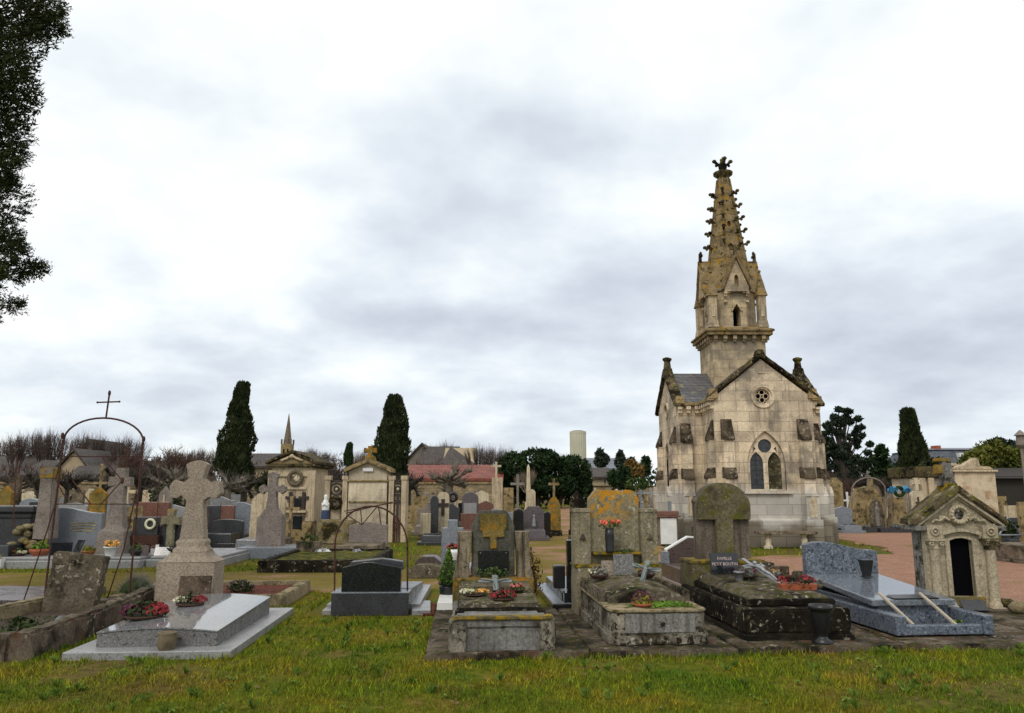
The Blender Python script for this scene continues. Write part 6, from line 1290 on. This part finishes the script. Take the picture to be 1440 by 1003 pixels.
tpx(55, [(1238,638,8,12),(1232,655,12,14),(1244,660,10,12),(1238,675,15,10)], 'bushd', 'small dark conifer between the pine and the ragged cypress', name='conifer_tree', per=500, s=.2, seed=6)
tpx(46, [(1310,660,14,14),(1300,680,20,12),(1320,655,8,10),(1335,675,12,10)], 'cyp', 'dark shrub mass at the foot of the ragged cypress', name='evergreen_shrub', per=500, s=.2, seed=7)
tpx(44, [(1375,650,22,18),(1400,640,26,20),(1420,650,24,22),(1438,648,22,22),(1390,670,20,16),(1420,680,26,16),(1445,675,20,22)], 'olive', 'broad olive green tree behind the long mausoleum', per=900, s=.16, seed=8)
tpx(58, [(1395,628,12,8),(1420,628,14,9),(1405,622,8,6),(1436,636,10,9),(1380,634,9,6)], 'pine', 'dark feathery tree topping the olive green tree', name='pine_tree', per=420, s=.2, seed=9)
for i, (b, l_) in enumerate(((((722,658,22,20),(712,675,16,20),(728,680,20,16)), 'leftmost rounded dark evergreen behind the tall grey cross'),(((750,650,26,18),(745,674,28,20),(766,646,16,14),(760,682,24,14)), 'tallest dark evergreen dome behind the thin obelisk'),(((782,660,22,18),(790,682,20,14),(776,650,14,12),(798,655,14,12)), 'middle dark evergreen dome below the pale tower'),(((810,660,20,18),(816,680,15,16),(800,684,16,14)), 'rightmost dark evergreen dome beside the pinkish house'))):
    tpx(68+i, b, 'bushd', l_, name='evergreen_shrub', per=1700, s=.2, seed=20+i)
for i, (Y, b, m_, l_) in enumerate(((110, ((844,641,6,10),(845,650,9,8)), 'pine', 'small cedar on the skyline right of the pale tower'), (112, ((852,646,4,7),), 'pine', 'tiny conifer beside the small cedar'), (105, ((872,642,5,8),(873,652,9,9)), 'pine', 'larger cedar on the skyline left of the chapel'), (95, ((888,655,9,8),(894,662,12,9),(884,668,9,8)), 'autumn', 'rusty brown tree between the cedar and the chapel'),
     (85, ((872,678,14,12),(862,672,8,10),(878,664,9,8)), 'bushd', 'dark green hedge tree right of the cream house'), (84, ((896,682,16,9),), 'leaf', 'mid green bush beside the chapel left wall'), (98, ((908,650,6,8),(906,660,8,8)), 'bushd', 'dark tree touching the chapel left edge'), (100, ((888,650,5,6),), 'pine', 'dark pointed tree between the two cedars'), (60, ((66,690,9,6),(58,694,6,4)), 'olive', 'olive shrub left of the leaning stone trunk'), (42, ((380,676,9,9),(372,684,8,8)), 'cyp', 'dark small yew between the big cypress and the wreathed mausoleum'))):
    tpx(Y, b, m_, l_, name='conifer_tree' if m_ == 'pine' else 'tree', per=350, s=.3, seed=40+i, trunk=.15, limbs=False)
# near conifer at the left edge
def nearconifer():
    Y = 10.0; X = -9.3; t = thing('conifer_tree', 'big dark conifer whose foliage enters at the top left corner', 'tree', (X, Y, 0)); foot(X, Y, 0, -.4,.4,-.4,.4)
    tr = MB(); tr.tube([(0,0,0),(.1,0,3),(0,0,6),(0,0,9.5)], .32, 10, .08)
    edge = [(0,62),(30,60),(60,40),(90,42),(120,44),(150,30),(190,18),(230,12),(280,4),(330,-6),(380,-14),(440,-30)]
    blobs = []
    r = random.Random(5)
    for py, px in edge:
        x, z = W(px, py, Y)
        for k in range(8):
            q = r.uniform(.22,.42); blobs.append((x-X-q*.8-k*.42+r.uniform(-.1,.1), r.uniform(-.5,.5)*(1+k*.4), z+r.uniform(-.2,.2), q, q, q))
    extra = [(58,15,24,14),(70,38,18,9),(50,55,12,9),(60,2,20,10),(14,215,20,22),(22,240,12,14),(6,185,18,12),(10,262,10,9),(20,372,18,9),(34,358,10,10),(42,375,9,6),(8,380,14,14),(6,392,12,8),(10,428,12,4),(-6,436,14,8),(-2,455,5,5),(-10,340,16,18),(-12,400,18,16),(4,330,8,14)]
    for px, py, rx, ry in extra:
        x, z = W(px, py, Y); q = Y/F; blobs.append((x-X, r.uniform(-.3,.3), z, rx*q, rx*q, ry*q))
    f = MB(); rr = random.Random(9)
    for (cx, cy, cz, rx, ry, rz_) in blobs:
        vol = (rx*ry*rz_)**.33
        nb = int(40+vol*260)
        tr.tube([(0,0,cz-.6),(cx*.5,cy*.5,cz-.35),(cx,cy,cz)], .03, 4, .008)
        for _ in range(nb):            # sprays: a stem of small flat leaves
            d = Vector((rr.gauss(0,1), rr.gauss(0,1), rr.gauss(0,1))).normalized(); p = Vector((cx+d.x*rx*.75, cy+d.y*ry*.75, cz+d.z*rz_*.75)); u = (Vector((.7,0,.25))+d+Vector((rr.gauss(0,.3), rr.gauss(0,.3), rr.gauss(0,.3)))).normalized(); L = rr.uniform(.10,.2)
            for j in range(9):
                c = p+u*L*j/9; b = (u.cross(Vector((rr.gauss(0,1), rr.gauss(0,1), rr.gauss(0,1)))).normalized()+u*.8).normalized(); w = b.cross(Vector((rr.random(), rr.random(), rr.random()))).normalized()*.011; q = .05*(1-j/14)
                f.add([c-w*.5, c+b*q-w, c+b*q*1.3, c+w*.8], [(0,1,2,3)])
    co = MB(); rg = []; r = rr
    for py, px in edge[:-1]:
        x, z = W(px, py, Y); xr = x-X-.75; xl = -1.6; rg.append([((xl+xr)/2+(xr-xl)/2*cos(2*PI*i/14)*(1+.12*noise.noise(Vector((i,z*2,0)))), 1.1*sin(2*PI*i/14), z) for i in range(14)])
    co.loft(rg[::-1]); co.build('inner_crown', M['cyp2'], t)
    for _ in range(11000):
        q = r.uniform(0, len(edge)-2.001); i = int(q); py = edge[i][0]+(edge[i+1][0]-edge[i][0])*(q-i); px = edge[i][1]+(edge[i+1][1]-edge[i][1])*(q-i); x, z = W(px, py, Y); y = r.uniform(-.8,.8)
        p = Vector((x-X-abs(r.gauss(0,.45))-.04+.14*noise.noise(Vector((y*3, z*3, 1)))-.5*y*y, y, z)); u = Vector((.6+r.gauss(0,.5), r.gauss(0,.5), .3+r.gauss(0,.5))).normalized(); b = u.cross(Vector((r.gauss(0,1), r.gauss(0,1), r.gauss(0,1)))).normalized()*.014; f.add([p-b, p+b, p+u*r.uniform(.04,.10)], [(0,1,2)])
    tr.build('trunk', M['bark'], t); f.open = True; f.build('crown', M['cyp2'], t)
M['cyp2'] = leafm('near_conifer_foliage', (.014,.024,.008), (.052,.062,.02), s_=2.2)
nearconifer()
# bare trees
def bare(mb, p, d, L, r, lev, rr, up=.25, spread=.5, nb=3, minr=.006):
    n = 3; pts = [p]; q = Vector(p); dd = Vector(d)
    for i in range(n):
        dd = (dd+Vector((rr.gauss(0,.13), rr.gauss(0,.13), rr.gauss(0,.08)+up*.1))).normalized(); q = q+dd*L/n; pts.append(tuple(q))
    mb.tube(pts, r, 3 if lev < 3 else 6, max(r*.6, minr), smooth=False)
    if lev == 0: return
    for k in range(nb if lev > 1 else nb+2):
        i = rr.randint(1, n); a = Vector((rr.gauss(0,1), rr.gauss(0,1), rr.gauss(0,.4))).normalized()
        bare(mb, pts[i], (dd+a*spread*1.6+Vector((0,0,up))).normalized(), L*rr.uniform(.55,.8), max(r*.55, minr), lev-1, rr, up, spread, nb, minr)
def fanproto(h, seed, n=150, wide=.75, side=5):
    mb = MB(); r = random.Random(seed); hb = h*.42; mb.tube([(0,0,0),(.03,0,hb*.6),(0,0,hb)], h*.028, 6, h*.02); kn = []
    for i in range(9):
        a = 2*PI*i/9+r.uniform(-.3,.3); e = r.uniform(.1,1.0); p = (cos(a)*e*h*.13, sin(a)*e*h*.13, hb+h*r.uniform(.05,.12)); mb.tube([(0,0,hb*.92),(p[0]*.6,p[1]*.6,hb),p], h*.013, 5, h*.009); kn.append((p, a, e))
    for i in range(n):
        p, a, e = r.choice(kn); q = wide*e*r.uniform(.3,1.1); a += r.gauss(0,.35); L = h*r.uniform(.32,.46)*(1-.25*e); d = Vector((cos(a)*q+r.gauss(0,.1), sin(a)*q+r.gauss(0,.1), 1)).normalized(); P = Vector(p); pts = [tuple(P)]
        for k in range(4): d = (d+Vector((r.gauss(0,.05), r.gauss(0,.05), .07))).normalized(); P = P+d*L/4; pts.append(tuple(P))
        mb.tube(pts, h*.0022, 3, h*.0008, False)
        for k in range(side):
            o = Vector(pts[r.randint(1,3)]); u = (d+Vector((r.gauss(0,.3), r.gauss(0,.3), .1))).normalized(); mb.tube([tuple(o), tuple(o+u*L*r.uniform(.2,.42))], h*.0013, 3, h*.0007, False)
    mb.open = True; return mb
def bareproto(h, m, seed, lev=4, up=.35, spread=.5, nb=3, minr=.02, tr=.16, trh=.25):
    mb = MB(); rr = random.Random(seed); mb.tube([(0,0,0),(0,0,h*trh)], tr, 6, tr*.8)
    for k in range(4): 
        a = rr.uniform(0, 2*PI); bare(mb, (0,0,h*trh), (cos(a)*spread, sin(a)*spread, 1), h*.3, tr*.6, lev, rr, up, spread, nb, minr)
    mb.open = True; return mb
protos = []
for i, (m_, up, sp, nb) in enumerate((('twig', .5, .35, 3), ('twigr', .3, .5, 3), ('twigt', .45, .45, 3), ('twig', .8, .25, 3))):
    protos.append((bareproto(6, m_, 60+i, 5, up, sp, nb, .010) if i == 1 else fanproto(6, 60+i, (190,0,170,150)[i], (.95,0,.8,.6)[i])).build('branches', M[m_]))
used = set()
PH = [max(v.co.z for v in o.data.vertices) for o in protos]
def place_bare(k, px, py_top, Y, label, group, wx=1.0):
    x, z = W(px, py_top, Y); t = thing('bare_tree', label, 'tree', (x, Y, 0), 0, group); o = protos[k]
    if k in used: o = o.copy(); C.objects.link(o)
    used.add(k); o.parent = t; s = z/PH[k]; o.scale = (s*wx, s*wx, s); o.rotation_euler = (0, 0, rd.uniform(0, 6.28)); return t
gl = 'bare trees on the skyline'
def nearword(px):
    L = [(20,'at the far left edge'),(75,'left of the tall rusty arch'),(125,'inside the tall rusty arch'),(180,'at the right post of the tall rusty arch'),(240,'left of the big stone cross'),(300,'behind the big stone cross'),(370,'between the big cypress and the steeple'),(440,'right of the distant steeple'),(500,'beside the small narrow cypress'),(590,'above the grey gabled house'),(680,'behind the red-roofed building'),(730,'behind the dark evergreens'),(790,'left of the pale fluted tower'),(900,'near the chapel left edge'),(1190,'beside the pine'),(1255,'left of the ragged cypress'),(1340,'behind the long mausoleum')]
    return min(L, key=lambda q: abs(q[0]-px))[1]
seen = {}
for k, px, py, Y in ((3,28,603,85),(3,52,600,90),(3,70,598,86),(3,88,604,92),(3,118,602,80),(3,140,604,84),(0,10,612,96),(3,178,606,82),(3,196,612,86),(1,205,626,60),(1,222,622,62),(1,240,628,64),(0,258,628,80),(3,282,624,92),(2,300,624,96),(0,268,634,66),(3,366,634,110),(0,378,636,100),
    (2,430,622,120),(0,446,628,118),(1,458,632,90),(1,474,634,88),(2,505,626,125),(2,518,628,130),(1,508,638,92),(0,600,622,140),(3,627,616,150),(2,650,628,120),(3,672,620,86),(3,688,622,84),(3,704,624,86),(3,718,626,88),(2,790,632,140),(2,775,628,138),(0,900,645,130),(1,1255,650,58),(2,1252,636,90),(1,1225,668,44),(1,1330,672,42),(2,742,655,62),(1,1180,660,46),(1,1200,672,44),(1,1275,668,46)):
    w = nearword(px); kind = ('dense brown', 'reddish brown', 'tan slender', 'upright feathery')[k]; seen.setdefault((kind, w), []).append((k, px, py, Y))
for (kind, w), L in seen.items():
    for j, (k, px, py, Y) in enumerate(sorted(L, key=lambda q: q[1])):
        pos = '' if len(L) == 1 else (', left one of two', ', right one of two')[j] if len(L) == 2 else (', leftmost of clump', ', mid clump', ', rightmost of clump')[min(j, 2)]
        place_bare(k, px, py, Y, f'{kind} tree {w}{pos}', gl, 1.25 if k != 3 else .9)
# pollards with clubbed black limbs
def pollard(seed, h=3.2, m='bark'):
    mb = MB(); rr = random.Random(seed); mb.tube([(0,0,0),(.05,0,h*.3),(0,0,h*.7)], .22, 8, .17)
    for k in range(11):
        a = 2*PI*k/11+rr.uniform(-.3,.3); L = rr.uniform(.45,1.15); z0 = h*rr.uniform(.5,.68); p = [(0,0,z0)]; q = Vector((0,0,z0)); d = Vector((cos(a), sin(a), rr.uniform(.0,1.2))).normalized()
        for i in range(4):
            d = (d+Vector((rr.gauss(0,.2), rr.gauss(0,.2), rr.gauss(0,.22)))).normalized(); q = q+d*L/4; p.append(tuple(q)); 
            mb.ball(tuple(q), .085, 6, 4)
        mb.tube(p, .085, 5, .07); mb.ball(p[-1], .12, 6, 5)
        for j in range(26):
            u = (d+Vector((rr.gauss(0,.6), rr.gauss(0,.6), rr.uniform(.0,.9)))).normalized(); o_ = p[rr.randint(2,4)]; mb.tube([o_, tuple(Vector(o_)+u*rr.uniform(.25,.65))], .014, 3, .007, False)
    mb.open = True; return mb
pol = [pollard(80).build('limbs', M['bark']), pollard(81).build('limbs', M['barkg'])]; pu = set()
for k, px, py, Y, l_ in ((0,58,648,40,'black clubbed pollard left of the tall rusty arch'),(0,100,650,42,'black clubbed pollard inside the tall rusty arch'),(0,26,655,44,'black clubbed pollard at the far left'),(0,150,655,45,'dark pollard at the right side inside the tall arch'),(0,200,645,38,'dark pollard at the right post of the tall arch'),(0,226,640,40,'dark knobby pollard right of the tall arch'),(1,248,642,37,'pale-barked pollard left of the big stone cross'),(0,268,645,41,'dark pollard just left of the big stone cross'),(1,322,655,36,'pollard at the foot of the leaning cypress'),(0,345,655,38,'dark pollard at the right foot of the leaning cypress'),
    (0,468,655,42,'dark pollard between the two limestone monuments'),(0,482,650,44,'knobby pollard above the left ironwork panel'),(0,560,655,40,'dark pollard at the foot of the broad cypress'),(0,575,655,43,'dark pollard right of the broad cypress'),(1,632,640,34,'large grey-barked pollard before the red roof'),(0,1215,660,44,'dark pollard behind the white hoop arch'),(0,1250,662,42,'dark pollard above the blue wreath'),(0,1285,662,44,'dark pollard left of the long mausoleum'),(0,1180,662,46,'dark pollard behind the chapel right edge')):
    x, z = W(px, py, Y); t = thing('pollard_tree', l_, 'tree', (x, Y, 0), 0, 'pollarded plane trees'); o = pol[k]
    if k in pu: o = o.copy(); C.objects.link(o)
    pu.add(k); o.parent = t; s = z/3.2; o.scale = (s,s,s); o.rotation_euler = (0, 0, rd.uniform(0, 6.28))
# far woods: masses nobody could count
def wood(x0, x1, Y, h, m, seed, label, s=.9):
    mb = MB(); r = random.Random(seed); n = int((x1-x0)*55)
    for _ in range(n):
        x = r.uniform(x0, x1); hh = h*(.75+.35*noise.noise(Vector((x*.12, seed, 0)))+.16*noise.noise(Vector((x*.6, seed, 1)))); z = hh*r.random()**.7; p = Vector((x, Y+r.uniform(-2,2), z)); u = Vector((r.gauss(0,.35), r.gauss(0,.35), 1)).normalized(); b = u.cross(Vector((r.gauss(0,1), r.gauss(0,1), 0))).normalized(); q = s*r.uniform(.4,1.1)
        mb.add([p-b*q*.09, p+b*q*.09, p+u*q], [(0,1,2)] ) if m.startswith('twig') else mb.add([p-b*q*.3, p+u*q*.6, p+b*q*.3, p-u*q*.3], [(0,1,2,3)])
    mb.open = True; o = mb.build('far_wood', M[m]); o['kind'] = 'stuff'; return o
wood(-110, -24, 100, 6.3, 'twigr', 1, ''); wood(-60, -8, 97, 6.0, 'twigr', 2, ''); wood(-30, 10, 112, 6.6, 'twig', 3, ''); wood(-14, 3, 90, 4.8, 'twigt', 4, ''); wood(10, 40, 140, 6.5, 'bushd', 5, ''); wood(24, 100, 72, 4.6, 'twig', 6, ''); wood(28, 110, 78, 5.0, 'bushd', 7, ''); wood(-70, 5, 72, 2.8, 'twig', 8, ''); wood(-12, -2, 76, 3.9, 'twigt', 11, ''); wood(-1.6, 7.4, 72, 2.7, 'bushd', 13, ''); wood(-70, -14, 74, 4.2, 'twigr', 12, '', .8)
wood(-90, -20, 66, 3.2, 'bark2', 9, '') if 0 else None
# ---------- rows of further graves ----------
LM = [(70,'the leaning stone trunk'),(110,'the wavy blue grey headstone'),(162,'the tall grey pillar'),(210,'the dark square headstone'),(286,'the big stone cross'),(345,'the leaning cypress'),(386,'the smooth grey cross'),(415,'the wreathed mausoleum'),(475,'the left ironwork panel'),(520,'the gabled family monument'),(590,'the small cream stele'),(624,'the black metal cross'),(662,'the silvery panel stele'),(700,'the limestone piers'),(728,'the tall grey pedestal cross'),(750,'the mauve marble tomb'),(779,'the orange pointed stele'),(812,'the dark pointed stele'),(865,'the yellow-lichened headstone'),(905,'the chapel left corner'),(1190,'the blue grey sloping headstone'),(1224,'the grotto tomb'),(1260,'the blue wreath'),(1290,'the rounded cross stele'),(1350,'the long mausoleum'),(1420,'the green wreath')]
cols = [('bgl','blue grey'),('gglight','pale grey'),('gg','grey'),('blk','black'),('blkm','dark grey'),('redg','dark red'),('pinkg','pink granite'),('brng','brown'),('beige','ochre limestone'),('cream','cream'),('greycross','sandy grey'),('beigeo','lichened limestone'),('conc','weathered concrete'),('white','white')]
kinds = [('serp','wavy'),('round','round-topped'),('low_round','bowed'),('gable','gabled'),('rect','square'),('chamfer','chamfered'),('gothic','pointed'),('cross','cross'),('crossped','pedestal cross'),('shoulder','stepped'),('obelisk','obelisk')]
kw_ = [9,7,6,9,10,5,5,4,4,5,2]
taken = [(o.location.x, o.location.y) for o in C.objects if o.get('category') and o.parent is None and o.get('category') not in ('flowers','plaque')]
cand = []
for ri, Y0 in enumerate((21.5,24,27,30,33,36,39.5,43,47,51,55,59,65,71,78,85)):
    xs = []
    x = -Y0*.72
    while x < -1.6: xs.append(x); x += rd.uniform(1.0,1.6)*(1+.012*Y0)
    x = 13 if Y0 < 34 else 9+.2*Y0
    while x < Y0*.74: 
        if Y0 > 31: xs.append(x)
        x += rd.uniform(1.1,1.7)*(1+.01*Y0)
    if 38 < Y0:
        x = 6.6+.02*Y0
        while x < Y0*.2+1: xs.append(x); x += rd.uniform(1.0,1.4)
    for x in xs: cand.append((x+rd.uniform(-.2,.2), Y0+rd.uniform(-.7,.7), ri))
labels = {}
for x, y, ri in cand:
    if any(abs(x-a) < .8 and abs(y-b) < 1.2 for a, b in taken): continue
    if any(inpoly(x, y, P) for P in PATHS): continue
    px, _ = pix(x, y, .8)
    if ri > 11 and (px < 740 or px > 930): continue
    if px < -25 or px > 1465 or 930 < px < 1160: continue
    if ri < 2 and px > 560: continue
    kd, kn = rd.choices(kinds, kw_)[0]; big = rd.random() < .22
    c, cn = rd.choices(cols, [14,8,7,6,9,3,3,3,10,9,8,10,7,1.2] if kd in ('serp','rect','gable','low_round','shoulder','chamfer') else [2,2,2,1,1,1,1,1,12,10,14,12,6,2.5])[0]
    w = rd.uniform(.7,1.15); h = rd.uniform(.75,1.15)
    if kd in ('cross','crossped','obelisk'): w *= .7; h = rd.uniform(1.2,2.1)
    elif ri > 4 and rd.random() < .42: h = rd.uniform(1.1,1.75); w = rd.uniform(.55,.95); c, cn = rd.choice([('gg','grey'),('greycross','sandy grey'),('beigeo','lichened limestone'),('greycross','sandy grey'),('cream','cream'),('conc','weathered concrete')])
    elif big and c in ('beige','cream','beigeo','conc'): h = rd.uniform(1.4,2.0)
    lm = min(LM, key=lambda q: abs(q[0]-px)); rel = 'left of' if px < lm[0]-5 else 'right of' if px > lm[0]+5 else 'right behind'
    row = ('nearest rows','nearest rows','nearest rows','middle rows','middle rows','middle rows','middle rows','far rows','far rows','far rows','farthest rows','farthest rows','farthest rows','farthest rows','farthest rows','farthest rows')[ri]
    key = f'{cn} {kn} gravestone {rel} {lm[1]}, {row}'; size = 'tall ' if h > 1.35 else 'small ' if h < .88 else ''
    labels.setdefault(size+key, []).append((kd, x, y, w, h, c, rd.uniform(1.2,1.9) if rd.random() < .7 and kd not in ('obelisk',) else 0))
for l_, L in labels.items():
    for (kd, x, y, w, h, c, T) in L:
        t = grave(kd, x, y, w, h, c, l_, L=T, lm=rd.choice(['conc','gglight',c,c,'gg']), rz=rd.uniform(-4,6), group='gravestones in the rows beyond the path' if len(L) == 1 else l_, tilt=(0, rd.uniform(-2,2)), lh=rd.uniform(.2,.42))
        if T and rd.random() < .45:
            b = MB(); cc = rd.choice(['fred','fpink','fyel','fwhite','fwhite']); leaves(b, (rd.uniform(-.2,.2), -rd.uniform(.4,1.0), .45), .17, 26, .09, (1.2,1,.7), .2); b.open = True; o = b.build('flowers', M[cc], t)
# ---------- grass blades ----------
def blades():
    mb_v = []; mb_f = []; r = random.Random(3); PP = PR
    def blocked(x, y):
        for P in EX:
            if abs(P[0][0]-x) < 5 and abs(P[0][1]-y) < 5 and inpoly(x, y, P): return True
        return any(inpoly(x, y, P) for P in PATHS)
    for (y0, y1, dens, h, w) in ((5.0,6.6,3000,.042,.0032),(6.6,8.4,2000,.044,.0042),(8.4,11.5,650,.048,.006),(11.5,17,170,.05,.010),(17,34,26,.07,.018)):
        area = (y1**2-y0**2)*.69; n = int(dens*area)
        for _ in range(n):
            y = math.sqrt(r.uniform(y0*y0, y1*y1)); x = r.uniform(-.69,.69)*y
            g = noise.noise(Vector((x*1.7, y*1.7, 0)))+.6*noise.noise(Vector((x*6, y*6, 2)))
            if g < -.5+.6*r.random()-.2: continue
            if blocked(x, y): continue
            hh = h*r.uniform(.5,1.25)*(1+.7*max(-.6, g)); a = r.uniform(0, 2*PI); k = w*r.uniform(.7,1.3); dx, dy = cos(a)*k, sin(a)*k; lx, ly = r.gauss(0,.45)*hh, r.gauss(0,.45)*hh; i = len(mb_v)
            mb_v += [(x-dx, y-dy, 0), (x+dx, y+dy, 0), (x+lx, y+ly, hh)]; mb_f.append((i, i+1, i+2))
    # weedy tufts along slab edges
    for P in EX:
        for a, b in zip(P, P[1:]+P[:1]):
            L = math.hypot(b[0]-a[0], b[1]-a[1]); m_ = (a[1]+b[1])/2
            if m_ > 14: continue
            for _ in range(int(L*240)):
                q = r.random(); x = a[0]+(b[0]-a[0])*q+r.gauss(0,.025); y = a[1]+(b[1]-a[1])*q+r.gauss(0,.025)-.01
                if noise.noise(Vector((x*3, y*3, 7))) < .0 or blocked(x, y): continue
                hh = r.uniform(.03,.085); an = r.uniform(0, 2*PI); k = .006; i = len(mb_v); mb_v += [(x-cos(an)*k, y-sin(an)*k, 0), (x+cos(an)*k, y+sin(an)*k, 0), (x+r.gauss(0,.02), y+r.gauss(0,.02), hh)]; mb_f.append((i, i+1, i+2))
    me = bpy.data.meshes.new('grass'); me.from_pydata(mb_v, [], mb_f); me.materials.append(bmat()); o = bpy.data.objects.new('grass', me); C.objects.link(o); o['kind'] = 'stuff'
    wd = MB()
    for _ in range(420):              # broad-leaved weeds and taller tufts
        y = r.uniform(5.1, 10); x = r.uniform(-.69,.69)*y
        if blocked(x, y) or noise.noise(Vector((x*1.1, y*1.1, 9))) < -.1: continue
        n_ = r.randint(6, 10); s = r.uniform(.025,.05)
        if r.random() < .45:
            for k in range(n_*2):
                a = r.uniform(0, 6.28); h_ = r.uniform(.05,.11); l = r.uniform(.01,.05); q = .0035; wd.add([(x-q*sin(a), y+q*cos(a), 0), (x+q*sin(a), y-q*cos(a), 0), (x+l*.5*cos(a)+q*.6, y+l*.5*sin(a), h_*.7), (x+l*1.4*cos(a), y+l*1.4*sin(a), h_*r.uniform(.6,1))], [(0,1,2,3)])
        else:
            for k in range(n_):
                a = 2*PI*k/n_+r.uniform(-.3,.3); q = s*.28; e = s*r.uniform(.7,1.2); dz = r.uniform(.01,.035); wd.add([(x,y,.012), (x+e*.5*cos(a)-q*sin(a), y+e*.5*sin(a)+q*cos(a), dz+.01), (x+e*cos(a), y+e*sin(a), dz), (x+e*.5*cos(a)+q*sin(a), y+e*.5*sin(a)-q*cos(a), dz+.01)], [(0,1,2,3)])
    wd.open = True; o = wd.build('weeds', leafm('weed_leaves', (.05,.10,.008), (.14,.20,.03), s_=5)); o['kind'] = 'stuff'
    # fallen leaves
    lv = MB()
    for _ in range(2200):
        y = r.uniform(5.2, 12); x = r.uniform(-.69,.69)*y
        if noise.noise(Vector((x*.8, y*.8, 5))) < .02+.25*r.random(): continue
        s = r.uniform(.008,.026); a = r.uniform(0, 6.28); p = Vector((x, y, r.uniform(.01,.04))); u = Vector((cos(a), sin(a), r.uniform(-.4,.4)))*s; w_ = Vector((-sin(a), cos(a), r.uniform(-.4,.4)))*s*.6; lv.add([p-u, p-w_, p+u, p+w_], [(0,1,2,3)])
    lv.open = True; o = lv.build('fallen_leaves', plain('dry_leaves', (.12,.06,.03), .8, .5, 3)); o['kind'] = 'stuff'
blades()
if sce.name: sce.cycles.max_bounces = 6
